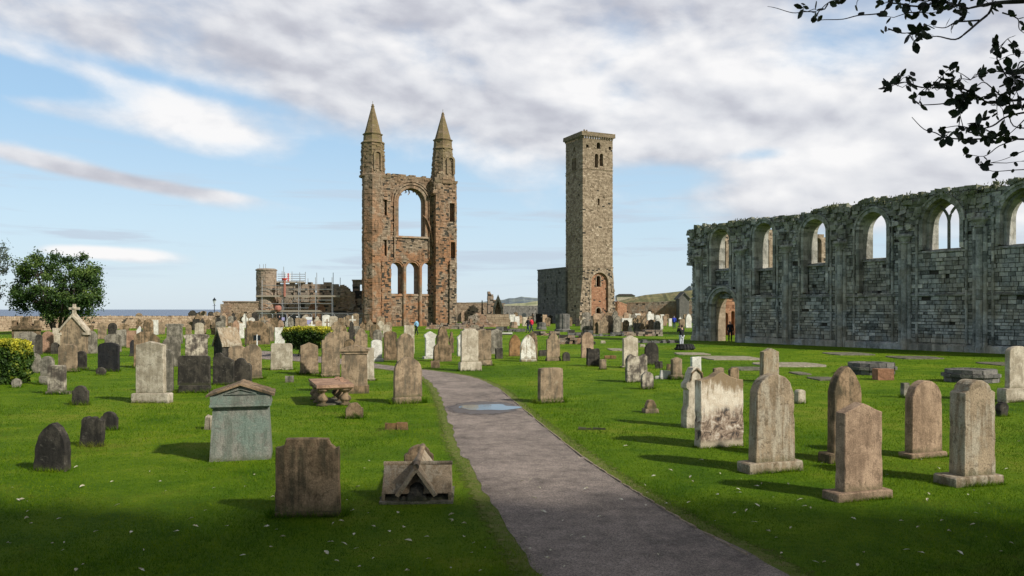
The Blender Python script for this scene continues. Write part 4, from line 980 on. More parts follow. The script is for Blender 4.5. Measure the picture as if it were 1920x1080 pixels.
    a = MB(); a.lathe([(.3, 0), (.55, .3), (.55, .7), (.35, .95)], (0, 0, 0), 9); o = a.build('debris_bag', 'orange_net'); o.location = (X+fr.p(S(529), 2.6, 0)[0], Y+fr.p(S(529), 2.6, 0)[1], Z(529, 584)); tag(o, 'red bag of debris on the lowest scaffold deck', 'bag')
    # site fence
    for i, (xa, xb) in enumerate(((486, 511), (511.5, 537), (538.5, 560), (561, 585), (604, 627), (627.5, 652), (652.5, 683))):
        g = AT(xa, 580, 123.5); g2 = AT(xb, 580, 123.5); q = empty('fence_panel', (g.x, g.y, 0)); w = g2.x-g.x
        tag(q, f'grey wire site fence panel, {ORD[i]} from the left along the scaffolded ruin', 'fence panel', 'site fence panels before the ruin')
        a = MB(); h = 2.0
        a.tube([(0, 0, 0), (0, 0, h-.1), (.1, 0, h), (w-.1, 0, h), (w, 0, h-.1), (w, 0, 0)], .04, 6); a.tube([(0, 0, .3), (w, 0, .3)], .03, 5); a.build('frame', 'metal_pole', q)
        a = MB()
        for k in range(1, 14): a.tube([(w*k/14, .01, .3), (w*k/14, .01, h)], .006, 4)
        for k in range(1, 5): a.tube([(0, .02, .3+k*.34), (w, .02, .3+k*.34)], .006, 4)
        a.build('wire_mesh', 'metal_pole', q)
    for px, py, w, h, m, lab in ((531, 598, .45, .5, 'lilac_paint', 'small pale notice hung on the site fence beside the dark figure'), (579, 597, .95, .42, 'white_paint', 'white notice board on the site fence above the clipped tree'), (580, 604, .7, .65, 'lilac_paint', 'lilac board below the white notice on the site fence'), (557, 594, .3, .16, 'white_paint', 'tiny white notice on the fence under the scaffold brace')):
        p = AT(px, py, 123.35); a = MB(); a.box(-w/2, w/2, -.02, .02, -h/2, h/2); a.box(-.02, .02, .021, .05, -h/2-.0, h/2); o = a.build('notice', m); o.location = p; tag(o, lab, 'notice')
ORD = ['first', 'second', 'third', 'fourth', 'fifth', 'sixth', 'seventh', 'eighth', 'ninth', 'tenth', 'eleventh', 'twelfth', 'thirteenth', 'fourteenth', 'fifteenth', 'sixteenth', 'seventeenth', 'eighteenth', 'nineteenth', 'twentieth']
west_ruin()

# ---------------------------------------------------------------- boundary walls
def bwall(name, label, a, b, za, zb, mat, seed, th=.6, cope=None, ch=(.2, .32), bl=(.3, .6), cat='wall'):
    r = random.Random(seed); a, b = Vector(a), Vector(b); L = (b-a).length; fr = Frame(tuple(a), math.atan2(b.y-a.y, b.x-a.x))
    g = empty(name, (*a, 0)); tag(g, label, cat); top = lambda s: za+(zb-za)*s/L
    m = MB(); masonry(m, fr, 0, L, 0, top, 0, -th, rng=r, ch=ch, bl=bl, rel=.025, jag=.03); m.build('masonry', mat, g)
    m = MB(); s = 0
    while s < L:
        l = r.uniform(.14, .3) if cope == 'cock' else r.uniform(.5, .9); h = r.uniform(.22, .36) if cope == 'cock' else .16; z = top(s)-.1
        m.box8([fr.p(x, t, zz) for zz in (z, z+h) for x, t in ((s, .05), (s+l-.03, .05), (s+l-.03, -th-.05), (s, -th-.05))], min(1, max(0, r.gauss(.6, .25)))); s += l
    m.build('coping', mat, g); return fr
pw = lambda px, Y: ((px-960)/F*Y, Y)
bwall('sea_wall', 'long low rubble wall with upright coping stones before the sea at left', pw(-260, 84), pw(421, 128), 1.72, 1.45, 'sea_wall_masonry', 51, cope='cock')
bwall('precinct_wall', 'orange sunlit precinct wall between the gable and the pointed monument', pw(845, 172), pw(944, 172), 4.15, 3.95, 'sea_wall_masonry', 52)
bwall('precinct_wall', 'dark shaded precinct wall with memorials left of the square tower', pw(944, 172), pw(1070, 190), 3.45, 3.5, 'grey_wall_masonry', 53)
bwall('precinct_wall', 'long brownish precinct wall right of the square tower below the hill', pw(1174, 168), pw(1330, 165), 4.05, 4.55, 'ruin_masonry', 54)
bwall('wall_stub', 'short red stone wall stub against the right foot of the square tower', pw(1158, 155), pw(1175, 160), 4.2, 3.6, 'red_masonry', 55)

def monuments():
    r = random.Random(61)
    # pointed canopied monument by the wall, with ruined tower stump behind
    p = AT(934, 580, 165.); g = empty('canopy_monument', (p.x, p.y, 0)); tag(g, 'pale pointed gothic canopy monument against the far wall, centre', 'monument')
    k = 165/F; zt = 2.7+(580-552)*k; w = 10*k; zs = 2.7+3*k
    m = MB(); m.poly([(-w, -.1, zs), (-w+.45, -.1, zs-.3), (0, -.1, zt-.9), (0, -.1, zt)]); m.poly([(w, -.1, zs), (0, -.1, zt), (0, -.1, zt-.9), (w-.45, -.1, zs-.3)])
    for sd in (-1, 1):
        q = [(sd*w, zs), (sd*(w-.5), zs-.35), (0, zt-1.0), (0, zt)]
        m.box8([(x, y, z) for y in (-.5, .3) for x, z in q], .7); m.box(*(sorted((sd*w*.95, sd*(w*.95-.4)))), -.5, .3, 0, zs, .6)
    m.build('canopy', 'pale_stone', g)
    m = MB(); m.poly([(-w+.4, .2, 0), (w-.4, .2, 0), (w-.4, .2, zs), (0, .2, zt-.6), (-w+.4, .2, zs)]); m.box(-w+.5, w-.5, -.3, .19, 0, .9); m.build('back_panel', 'brown_stone', g)
    p = AT(922, 580, 168.); g = empty('ruined_stump', (p.x, p.y, 0)); tag(g, 'narrow broken tower stump rising just left of the pointed monument', 'ruin')
    fr = Frame((p.x, p.y), R_(8)); m = MB(); k = 168/F
    masonry(m, fr, -7*k, 8*k, 0, lambda s: 2.7+(580-548-5*max(0, s+2*k)/3/k)*k, 0, -1.8, rng=r, jag=.2, rel=.06); m.build('masonry', 'ruin_masonry', g)
    for px, yt, lab in ((904, 562, 'slim dark obelisk against the orange wall right of the gable'),):
        p = AT(px, 580, 160.); m = MB(); zt = 2.7+(580-yt)*160/F; m.lathe([(.5, 0), (.5, .8), (.35, .9), (.30, 1), (.14, zt-.3), (.02, zt)], (0, 0, 0), 4, .5, .5); o = m.build('obelisk', 'dark_stone'); o.location = (p.x, p.y, 0); tag(o, lab, 'obelisk')
    # gabled house end, far right against the wall
    p = AT(1283, 580, 163.); k = 163/F; g = empty('gabled_mausoleum', (p.x, p.y, 0)); tag(g, 'small dark gabled mausoleum rising over the far wall beside the ruined wall', 'mausoleum')
    w = 9*k; z1 = 2.7+22*k; z2 = 2.7+33*k; m = MB(); m.poly([(-w, 0, 0), (w, 0, 0), (w, 0, z1), (0, 0, z2-.2), (-w, 0, z1)]); m.box(-w, w, .02, 4, 0, z1, .4); m.build('walls', 'grey_wall_masonry', g)
    m = MB()
    for sd in (-1, 1): m.box8([(x, y, z) for y in (-.25, 4.2) for x, z in ((0, z2), (sd*(w+.25), z1-.15), (sd*(w+.25), z1-.4), (0, z2-.3))], .3)
    m.build('roof', 'grey_wall_masonry', g)
    # distant building on the hill
    p = AT(1175, 580, 700.); g = empty('distant_house', (p.x, p.y, 0)); tag(g, 'long pale low building with dark roof on the skyline right of the square tower', 'building'); k = 700/F
    m = MB(); m.box(-18*k, 16*k, 0, 12, 2.7+16*k, 2.7+25.5*k); m.build('walls', 'pale_stone', g)
    m = MB(); m.box8([(x, y, z) for z, q in ((2.7+25.5*k, 0), (2.7+29*k, 3)) for x, y in ((-18.5*k+q, -1+q), (16.5*k-q, -1+q), (16.5*k-q, 13-q), (-18.5*k+q, 13-q))]); m.build('roof', 'dark_stone', g)
    # bushes along that skyline
    # lamp post by the sea
    p = AT(402, 580, 138.); k = 138/F; g = empty('street_lamp', (p.x, p.y, 0)); tag(g, 'black lantern street lamp standing before the sea, left of the rubble block', 'street lamp')
    zt = 2.7+21*k; m = MB(); m.lathe([(.22, 0), (.2, .5), (.10, .6), (.075, 1.5), (.06, zt-1.15), (.12, zt-1.0)], (0, 0, 0), 8); m.tube([(-.3, 0, zt-1.3), (.3, 0, zt-1.3)], .03, 5); m.build('post', 'black_metal', g)
    m = MB(); m.lathe([(.12, 0), (.30, .62)], (0, 0, zt-1.0), 6); m.build('lantern', 'lamp_glass', g); m = MB(); m.lathe([(.36, 0), (.34, .06), (.16, .28), (.10, .34), (.03, .5)], (0, 0, zt-.38), 6); m.build('cap', 'black_metal', g)
monuments()

# ---------------------------------------------------------------- rubble, column stubs, foundations in the middle distance
def rubble():
    r = random.Random(71)
    def lump(m, x, y, z, w, d, h, t=None):
        j = lambda a: r.uniform(-a, a)*.22
        m.box8([(x+sx*w/2*f+j(w), y+sy*d/2*f+j(d), z+zz*h+j(h)) for zz, f in ((0, 1), (1, .86)) for sx, sy in ((-1, -1), (1, -1), (1, 1), (-1, 1))], r.random() if t is None else t)
    def lowwall(px0, px1, yb, hpx, depth, mat, lab, name='foundation_wall', ragged=.5, bl=(.3, .8), cat='ruin'):
        c = G((px0+px1)/2, yb); k = c.y/F; L = (px1-px0)*k; g = None; m = MB(); fr = Frame((0, 0), 0)
        hh = hpx*k; ph = r.uniform(0, 50)
        masonry(m, fr, -L/2, L/2, -.05, lambda s: hh*(1-ragged+ragged*2*abs(mnoise.noise(Vector((s*.55, ph, 0))))*1.3), 0, -depth, rng=r, ch=(.16, .26), bl=bl, rel=.08, miss=.08, jag=.08)
        for _ in range(int(L*2.5)): lump(m, r.uniform(-L/2, L/2), r.uniform(-.5, .1), -.05, r.uniform(.2, .6), r.uniform(.2, .5), r.uniform(.12, .35))
        o = m.build(name, mat); o.location = c; tag(o, lab, cat)
    lowwall(800, 872, 617, 13, 1.4, 'ruin_masonry', 'low brown foundation wall at the right foot of the gable')
    lowwall(872, 935, 622, 10, 1.5, 'ruin_masonry', 'low broken foundation wall below the rubble mound')
    lowwall(930, 985, 622, 8, 1.2, 'grey_wall_masonry', 'short grey foundation wall before the pale memorial')
    lowwall(1000, 1050, 629, 8, 1.5, 'ruin_masonry', 'mossy foundation wall behind the tan gothic stone')
    lowwall(1066, 1112, 629, 8, 1.3, 'grey_wall_masonry', 'mossy rubble line right of the tall pier stump')
    lowwall(1112, 1170, 630, 6, 1.3, 'grey_wall_masonry', 'low rubble line before the crowd of stones under the tower')
    lowwall(1168, 1242, 630, 9, 2.2, 'ruin_masonry', 'broken stepped foundations before the crowd of stones, right of the tower')
    lowwall(1200, 1275, 643, 4.5, .9, 'grey_wall_masonry', 'long low kerb of dark stone behind the photographing woman')
    lowwall(600, 668, 612, 5, 1., 'ruin_masonry', 'low broken wall between the clipped tree and the gable')
    lowwall(1048, 1091, 645, 12, .8, 'ruin_masonry', 'reddish rubble block lying right of the tan gothic stone', ragged=.3)
    # mound
    c = G(895, 613); k = c.y/F; m = MB()
    for _ in range(420):
        x = max(-34, min(34, r.gauss(0, 17)))*k; hh = max(.15, 24*k*math.exp(-((x/k)/20)**2)); z = r.uniform(0, hh); y = -1.2*(1-z/hh)+r.uniform(-.4, .6); w = r.uniform(.25, .8); lump(m, x, y, z-.15, w, w, r.uniform(.2, .45))
    o = m.build('rubble_mound', 'ruin_masonry'); o.location = c; tag(o, 'dark jagged mound of core rubble right of the gable', 'rubble')
    # pale wall memorial between mound and couple
    c = G(930, 612); k = c.y/F; fr = Frame((0, 0), 0); m = MB(); masonry(m, fr, -27*k, 24*k, 0, 23*k, 0, -.8, rng=r, ch=(.3, .4), bl=(.5, 1.)); o = m.build('low_wall', 'sea_wall_masonry'); o.location = c; tag(o, 'pale orange low wall behind the rubble mound', 'wall')
    # piers: clusters of shafts
    def pier(px, yb, wpx, hpx, mat, lab, n=8):
        c = G(px, yb); k = c.y/F; m = MB(); R = wpx*k/2; h = hpx*k; rr = R*.40
        for i in range(n):
            a = 2*math.pi*i/n+.2; z = 0
            while z < h-.02:
                d = min(r.uniform(.4, .6), h-z); m.lathe([(rr, 0), (rr*1.02, d*.5), (rr, d-.02)], ((R-rr)*math.cos(a), (R-rr)*math.sin(a), z), 10, r.random()); z += d
        m.lathe([(R*.72, 0), (R*.72, h+.05)], (0, 0, 0), 12, .4); m.lathe([(R*1.15, 0), (R*1.15, .25), (R, .35)], (0, 0, 0), 12, .5)
        o = m.build('pier_stump', mat); o.location = c; tag(o, lab, 'column stump')
    pier(1055, 622, 27, 33, 'grey_wall_masonry', 'tall clustered pier stump of grey shafts before the square tower')
    pier(1015, 618, 17, 13, 'grey_wall_masonry', 'short dark pier stump left of the tall clustered one')
    pier(963, 615, 14, 11, 'ruin_masonry', 'short brown pier stump behind the white gothic stone')
    def base(px, yb, wpx, hpx, mat, lab, n=16, box=None):
        c = G(px, yb); k = c.y/F; R = wpx*k/2; c.y += R*.5; m = MB(); h = hpx*k*1.0
        lay = [(.93, 0, .40), (1.0, .42, .66), (.90, .68, 1.0)]
        for f, a, b in lay:
            for i in range(n):
                a0, a1 = 2*math.pi*i/n+.01, 2*math.pi*(i+1)/n-.01; j = r.uniform(-.03, .03)*R
                q = [((R*f+j)*math.cos(t)*s, (R*f+j)*.8*math.sin(t)*s) for t, s in ((a0, 1), (a1, 1), (a1, .6), (a0, .6))]
                m.box8([(x, y, z*h+r.uniform(-.01, .01)) for z in (a, b) for x, y in q], r.random())
        m.lathe([(R*.62, 0), (R*.62, h*.93)], (0, 0, 0), 12, .5)
        o = m.build('column_base', mat); o.location = c; tag(o, lab, 'column base')
    base(1643, 703, 94, 22, 'grey_wall_masonry', 'broken round column drum base with a red block under its front edge')
    base(1836, 718, 104, 24, 'grey_wall_masonry', 'wide round column base of grey drums near the right edge')
    c = G(1662, 713); m = MB(); m.box8([(x, y, z) for z in (0, .42) for x, y in ((-.32, -.0), (.32, .05), (.30, .5), (-.34, .45))], .2); o = m.build('red_block', 'red_masonry'); o.location = c; tag(o, 'squared red sandstone block wedged before the broken column base', 'stone block')
    c = G(1287, 657); m = MB(); k = c.y/F
    for i in range(18):
        a = 2*math.pi*i/18; x, y = 17*k*math.cos(a), 12*k*math.sin(a); m.tube([(x*.8, y*.8, 0), (x, y, .12), (x*.85, y*.85, .3), (x*.4, y*.4, .36)], [.12, .13, .12, .06], 6, r.random())
    m.lathe([(14*k, 0), (14*k, .2), (10*k, .3)], (0, 0, 0), 14, .1); o = m.build('column_base', 'black_stone'); o.location = c+Vector((0, .5, 0)); tag(o, 'small dark ribbed round base behind which the photographing woman stands', 'column base')
    # blocks scattered on the turf
    for px, yb, w, h, d, mt, lab in ((392,806,17,25,.22,'pale_stone','rough pale upright block half hidden by the green monument'), (743,806,44,12,.10,'orange_stone','low long brick-like block in the grass above the coped tomb'),
        (542,717,14,12,.15,'grey_stone','small mossy broken stone in the grass left of the table tomb'), (1145,673,22,6,.3,'orange_stone','flat reddish block beyond the small tan stone'), (1103,646,28,5,.5,'dark_stone','flat dark slab leaning before the reddish rubble block'),
        (1131,644,9,5,.3,'pale_stone','tiny pale block in the lawn right of the tan arched stone'), (1205,651,10,5,.3,'pale_stone','small pale block right of the gabled grey stone'), (1110,806,52,3,.12,'dark_stone','thin dark sunken kerb in the open lawn centre right'), (816,690,16,13,.2,'brown_stone','small dark cube of stone at the foot of the urn-shaped stone'),
        (1236,691,14,13,.2,'dark_stone','small dark stump behind the white sloped block'), (1256,694,12,11,.2,'brown_stone','small brown stump above the white sloped block'), (1000,601,0,0,0,'','')):
        if not lab: continue
        c = G(px, yb); k = c.y/F; m = MB()
        for q in range(2 if w > 12 else 1):
            f = (q-.5)*.5*w*k if w > 12 else 0
            m.box8([(x+f+r.uniform(-.02, .02), y+r.uniform(-.02, .02), z+r.uniform(-.02, .02)) for z, s in ((-.03, 1), (h*k, .9)) for x, y in ((-w*k/(4 if w > 12 else 2)*s, 0), (w*k/(4 if w > 12 else 2)*s, 0), (w*k/(4 if w > 12 else 2)*s, d), (-w*k/(4 if w > 12 else 2)*s, d))], r.random())
        o = m.build('stone_block', mt); o.location = c; tag(o, lab, 'stone block')
    # white sloped block
    c = G(1249, 711); m = MB(); k = c.y/F; m.box8([(-11*k, 0, 0), (11*k, 0, 0), (10*k, .35, 0), (-10*k, .35, 0), (-9*k, .02, 17*k), (11*k, .02, 15*k), (9*k, .25, 15*k), (-9*k, .25, 16*k)]); m.box8([(x, y, z) for z, f in ((0, 1), (.12, .5)) for x, y in ((-20*k, .05), (-9.5*k, .05), (-9.5*k, .3), (-20*k*f, .3))]); o = m.build('stone_block', 'white_stone'); o.location = c; tag(o, 'white sloped block lying beside the slim tan stone', 'stone block')
    # low white bench-like slab
    c = G(951, 628); k = c.y/F; g = empty('ledger_slab', c); tag(g, 'white flat ledger slab lying beyond the pointed orange stone', 'slab'); m = MB(); m.box(-10*k, 10*k, 0, .9, .1, .24); m.build('slab', 'white_stone', g); m = MB(); m.box(-9*k, 9*k, .05, .85, 0, .1); m.build('footing', 'dark_stone', g)
rubble()
# ---------------------------------------------------------------- trees, hedges
def leafquad(m, p, s, r, t, up=.3, asp=.55):
    d = Vector((r.gauss(0, 1), r.gauss(0, 1), r.gauss(0, 1)+up)).normalized(); a = d.orthogonal().normalized(); a.rotate(Matrix.Rotation(r.uniform(0, 6.28), 3, d)); b = d.cross(a)
    m.poly([p-a*s, p-b*s*asp, p+a*s, p+b*s*asp], t)
def tree(name, label, c, crown, zc, n, ls, mat, seed, trunks=5, trunk_h=None, lean=.6, clump=.55, fill=.4, group=None, nclump=90):
    """crown: (rx, ry, rz); leaves hang in clumps that sit on the ends of limbs"""
    r = random.Random(seed); g = empty(name, c); tag(g, label, 'tree', group); rx, ry, rz = crown
    cl = []
    while len(cl) < nclump:
        v = Vector((r.uniform(-1, 1), r.uniform(-1, 1), r.uniform(-1, 1)))
        if .25 < v.length < 1:
            f = v.length; v = v/f*(f**fill)
            k = 1+.22*mnoise.noise(v*2.1+Vector((seed, 0, 0)))
            cl.append(Vector((v.x*rx*k, v.y*ry*k, zc+v.z*rz*k)))
    m = MB()
    for p in cl: 
        s0 = r.uniform(.6, 1.25)*clump; tb = r.gauss(.42, .16)
        for _ in range(int(n/len(cl))):
            d = Vector((r.gauss(0, 1), r.gauss(0, 1), r.gauss(0, .75))); d = d.normalized()*s0*abs(r.gauss(.7, .35))
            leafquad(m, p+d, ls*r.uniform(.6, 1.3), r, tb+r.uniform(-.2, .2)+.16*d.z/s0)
    m.build('crown', mat, g)
    for i in range(trunks):
        m = MB(); a = 2*math.pi*i/trunks+r.uniform(-.3, .3); b0 = Vector((math.cos(a)*.25, math.sin(a)*.25, 0)) if trunks > 1 else Vector()
        tops = sorted(cl, key=lambda p: (Vector((p.x, p.y)).normalized()-Vector((math.cos(a), math.sin(a)))).length+r.random()*.2)[:max(3, nclump//trunks//2)]
        mid = Vector((math.cos(a)*rx*.33*lean, math.sin(a)*ry*.33*lean, zc-rz*.55)); R0 = .16*max(1, rz/3.5)
        m.tube([b0, b0.lerp(mid, .5)+Vector((r.uniform(-.1, .1), 0, 0)), mid], [R0, R0*.8, R0*.6], 7)
        for t in tops:
            q = mid.lerp(t, .5)+Vector((r.uniform(-.3, .3), r.uniform(-.3, .3), r.uniform(-.1, .3))); m.tube([mid, q, t], [R0*.5, R0*.3, R0*.1], 5)
        m.build('trunk', 'bark', g)
    return g
c = G(106, 612)
tree('bush_tree', 'dense dark green spreading tree with many stems before the sea wall', AT(108, 580, 86.)*1-Vector((0, 0, H)), (4.7, 3.8, 3.5), 5.2, 27000, .135, 'tree_leaves', 81, trunks=7, clump=.8, nclump=150, fill=.5, lean=1.)
tree('thin_tree', 'loose grey green tree at the left edge beside the dark tree', AT(-42, 580, 84.)-Vector((0, 0, H)), (3.5, 3.2, 4.1), 7.0, 8000, .11, 'grey_leaves', 82, trunks=3, clump=.7, nclump=80, fill=.6)
def hedge(name, label, c, w, d, z0, z1, n, seed, stems, cat='shrub'):
    r = random.Random(seed); g = empty(name, c); tag(g, label, cat); m = MB()
    for _ in range(n):
        # mostly in the outer shell of a rounded box
        u = Vector((r.uniform(-1, 1), r.uniform(-1, 1), r.uniform(-1, 1))); k = max(abs(u.x), abs(u.y), abs(u.z)); u = u/k*r.uniform(.72, 1)**.5
        if abs(u.x) > .7 and abs(u.z) > .7: u *= .93
        lump = 1+.07*mnoise.noise(Vector((u.x*4, u.y*4, u.z*4+seed)))*2
        zf = (u.z+1)/2; nar = .62+.38*min(1, zf*1.6) if stems else 1
        p = Vector((u.x*w/2*nar*lump, u.y*d/2*nar*lump, z0+(z1-z0)*(zf*(1+.06*mnoise.noise(Vector((u.x*5, u.y*3, seed)))))))
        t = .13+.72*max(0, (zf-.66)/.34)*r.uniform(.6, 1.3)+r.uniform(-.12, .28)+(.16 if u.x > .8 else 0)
        leafquad(m, p, .035*(1 if w < 2 else 1.5)*r.uniform(.7, 1.5), r, t)
    m.build('foliage', 'golden_leaves', g)
    m = MB()
    for a, b in (stems or [(-.4, 0), (.2, .1), (.5, -.1)]): m.tube([(a, b, 0), (a*.8, b, z0), (a*1.6 if stems else a, b, (z0+z1)*.5)], [.04, .035, .03], 6)
    m.build('stems', 'bark', g); return g
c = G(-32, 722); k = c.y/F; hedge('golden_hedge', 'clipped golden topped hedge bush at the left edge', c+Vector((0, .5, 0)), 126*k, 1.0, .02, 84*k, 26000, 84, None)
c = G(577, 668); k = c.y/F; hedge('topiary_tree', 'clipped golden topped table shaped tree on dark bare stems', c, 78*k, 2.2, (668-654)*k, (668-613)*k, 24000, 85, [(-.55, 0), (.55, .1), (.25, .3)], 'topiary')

def overhang():
    """tall tree beside and behind the camera: its crown shades the foreground and some twigs reach into view"""
    r = random.Random(91)
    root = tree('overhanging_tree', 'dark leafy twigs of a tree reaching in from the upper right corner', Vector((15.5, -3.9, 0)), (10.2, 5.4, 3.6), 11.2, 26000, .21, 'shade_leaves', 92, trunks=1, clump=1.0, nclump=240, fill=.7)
    T = [  # (depth, radius, points)
     (5.2, .022, [(2010,-6),(1920,2),(1862,6),(1815,16)]), (5.2, .010, [(1862,8),(1854,25),(1835,41),(1813,60),(1791,74),(1757,68),(1735,72)]),
     (5.2, .007, [(1835,38),(1810,40),(1791,42),(1772,52),(1750,50)]), (5.1, .007, [(1815,16),(1770,4),(1720,12),(1672,6),(1653,24),(1609,29),(1580,36),(1545,37),(1524,39)]),
     (5.1, .005, [(1650,-8),(1571,0),(1552,6),(1537,20),(1527,30)]), (5.1, .004, [(1530,22),(1508,22),(1486,24),(1455,15),(1439,12)]), (5.2, .005, [(1697,24),(1725,23),(1747,24),(1790,14)]),
     (5.2, .005, [(1666,54),(1691,62),(1713,61),(1750,66)]), (5.0, .005, [(1880,24),(1908,35),(1911,54),(1925,65)]), (5.2, .006, [(1760,-10),(1740,2),(1700,-2),(1660,4)]),
     (5.4, .011, [(2000,170),(1920,186),(1886,189),(1851,192),(1836,183),(1798,189),(1763,195),(1725,197)]), (5.4, .008, [(1836,183),(1807,167),(1766,157),(1729,164),(1697,154),(1656,161)]),
     (5.4, .006, [(1892,189),(1894,157),(1873,120),(1870,101),(1886,76),(1897,69)]), (5.5, .006, [(1920,150),(1880,135),(1842,135),(1820,150)]), (5.4, .006, [(1940,130),(1915,115),(1905,135),(1890,160)]),
     (5.5, .006, [(1886,189),(1860,165),(1840,155),(1810,185)]), (5.5, .008, [(1960,205),(1892,217),(1861,236),(1829,242),(1798,236),(1770,240)]),
     (5.6, .008, [(1990,262),(1920,261),(1861,260),(1813,261),(1773,258),(1754,249),(1732,242),(1710,220)]), (5.6, .005, [(1908,261),(1873,274),(1845,293),(1807,287)]), (5.6, .005, [(2000,320),(1920,318),(1861,321),(1842,309)]),
     (5.6, .004, [(1950,276),(1920,283),(1885,298),(1858,305)]), (5.5, .006, [(1940,240),(1900,236),(1888,200),(1870,190)]), (5.5, .005, [(1930,215),(1905,240),(1880,262)])]
    CL = [(1517,5,16,5),(1583,0,14,6),(1671,26,12,5),(1655,0,14,6),(1690,18,14,7),(1723,5,22,12),(1760,8,24,18),(1790,12,26,22),(1720,58,22,16),(1735,52,16,8),(1783,60,6,2),(1840,8,22,10),(1870,12,20,6),(1524,20,6,3),(1537,31,4,1),(1608,12,4,1),(1660,57,6,2),(1717,76,6,2),
          (1695,150,18,14),(1665,161,10,8),(1710,140,8,5),(1725,185,14,10),(1767,133,14,12),(1767,160,14,14),(1740,172,10,6),(1795,165,18,14),(1830,140,14,8),(1825,180,22,18),(1800,195,20,14),(1862,85,10,6),(1885,100,8,3),(1890,135,16,12),(1915,150,20,18),(1905,175,18,16),(1860,180,14,8),(1880,200,16,10),
          (1795,212,16,6),(1830,225,12,5),(1770,240,12,9),(1765,258,8,3),(1800,240,14,9),(1815,255,14,9),(1842,225,12,7),(1838,250,12,10),(1850,262,10,6),(1905,205,16,10),(1880,225,16,9),(1895,250,16,10),(1815,288,14,4),(1836,308,5,2),(1910,305,8,2),(1918,100,12,9),(1905,85,8,4)]
    fol = MB(); NODES = []
    def leaf(p, s, d):
        d = d.normalized(); nrm = Vector((r.gauss(0, 1), r.gauss(0, 1)-.9, r.gauss(0, 1))).normalized(); b = d.cross(nrm)
        if b.length < .1: b = d.orthogonal()
        b = b.normalized()*s*.30; e = d*s; h = nrm*s*.07; i = []
        pts = [p, p+e*.25+b*.8, p+e*.6+b, p+e*.88+b*.45, p+e, p+e*.88-b*.45, p+e*.6-b, p+e*.25-b*.8]; t = r.random()
        mid = p+e*.5-h
        for a, c_ in zip(pts, pts[1:]+pts[:1]): fol.poly([a, c_, mid], t)
    off = Vector(root.location)
    for D, rad, L in T:
        D2 = D; L2 = smooth_line(L, 4); pts = [AT(x, y, D2+.25*math.sin(i*.35)+.0)-off for i, (x, y) in enumerate(L2)]; m = MB()
        m.tube(pts, [rad*(1-.72*i/(len(pts)-1)) for i in range(len(pts))], 6); m.build('branch', 'twig', root); NODES += pts
        for i in range(2, len(pts)):
            if r.random() < (.30 if rad > .0045 else .10):
                d = (pts[i]-pts[i-1]).normalized(); s = Vector((r.gauss(0, 1), r.gauss(0, .6), r.gauss(0, 1))).normalized(); leaf(pts[i], r.uniform(.04, .075), d*.6+s)
    for px, py, sp, n in CL:
        cc = AT(px, py, 5.3)-off; near = sorted(NODES, key=lambda q: (q-cc).length)[:3]; m = MB()
        for k in range(max(1, round(n/4))):
            a = near[k % len(near)]; e = AT(px+r.gauss(0, sp*.6), py+r.gauss(0, sp*.5), r.uniform(5.05, 5.65))-off
            mid = a.lerp(e, .5)+Vector((r.gauss(0, .012), 0, r.gauss(0, .018))); pts = [a, a.lerp(mid, .6), mid, mid.lerp(e, .6), e]; m.tube(pts, [.0030, .0026, .0022, .0018, .0012], 4)
            for q in range(4 if n > 3 else n):
                f = 1-q*.16-r.uniform(0, .06); p = mid.lerp(e, max(0, (f-.3)/.7)); d = (e-mid).normalized(); sd = Vector((r.gauss(0, 1), r.gauss(0, .7), r.gauss(0, 1))).normalized()
                leaf(p, r.uniform(.045, .085), (d*.9 if q == 0 else d*.4+sd*.9))
        m.build('twig', 'twig', root)
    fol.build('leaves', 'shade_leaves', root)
    # limbs that carry them, out of frame
    for z1, y1, px in ((AT(2010, -6, 5.2), 0, 0), (AT(2000, 170, 5.4), 0, 0), (AT(1960, 205, 5.5), 0, 0), (AT(1990, 262, 5.6), 0, 0), (AT(2000, 320, 5.6), 0, 0)):
        m = MB(); m.tube([Vector((0, 0, 7.0)), (z1-off)*.6+Vector((0, 0, 2.6)), z1-off], [.14, .06, .02], 7); m.build('limb', 'twig', root)
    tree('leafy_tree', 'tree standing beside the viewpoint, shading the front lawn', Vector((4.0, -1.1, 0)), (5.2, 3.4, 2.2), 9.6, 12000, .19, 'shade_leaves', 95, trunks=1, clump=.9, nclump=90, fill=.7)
overhang()

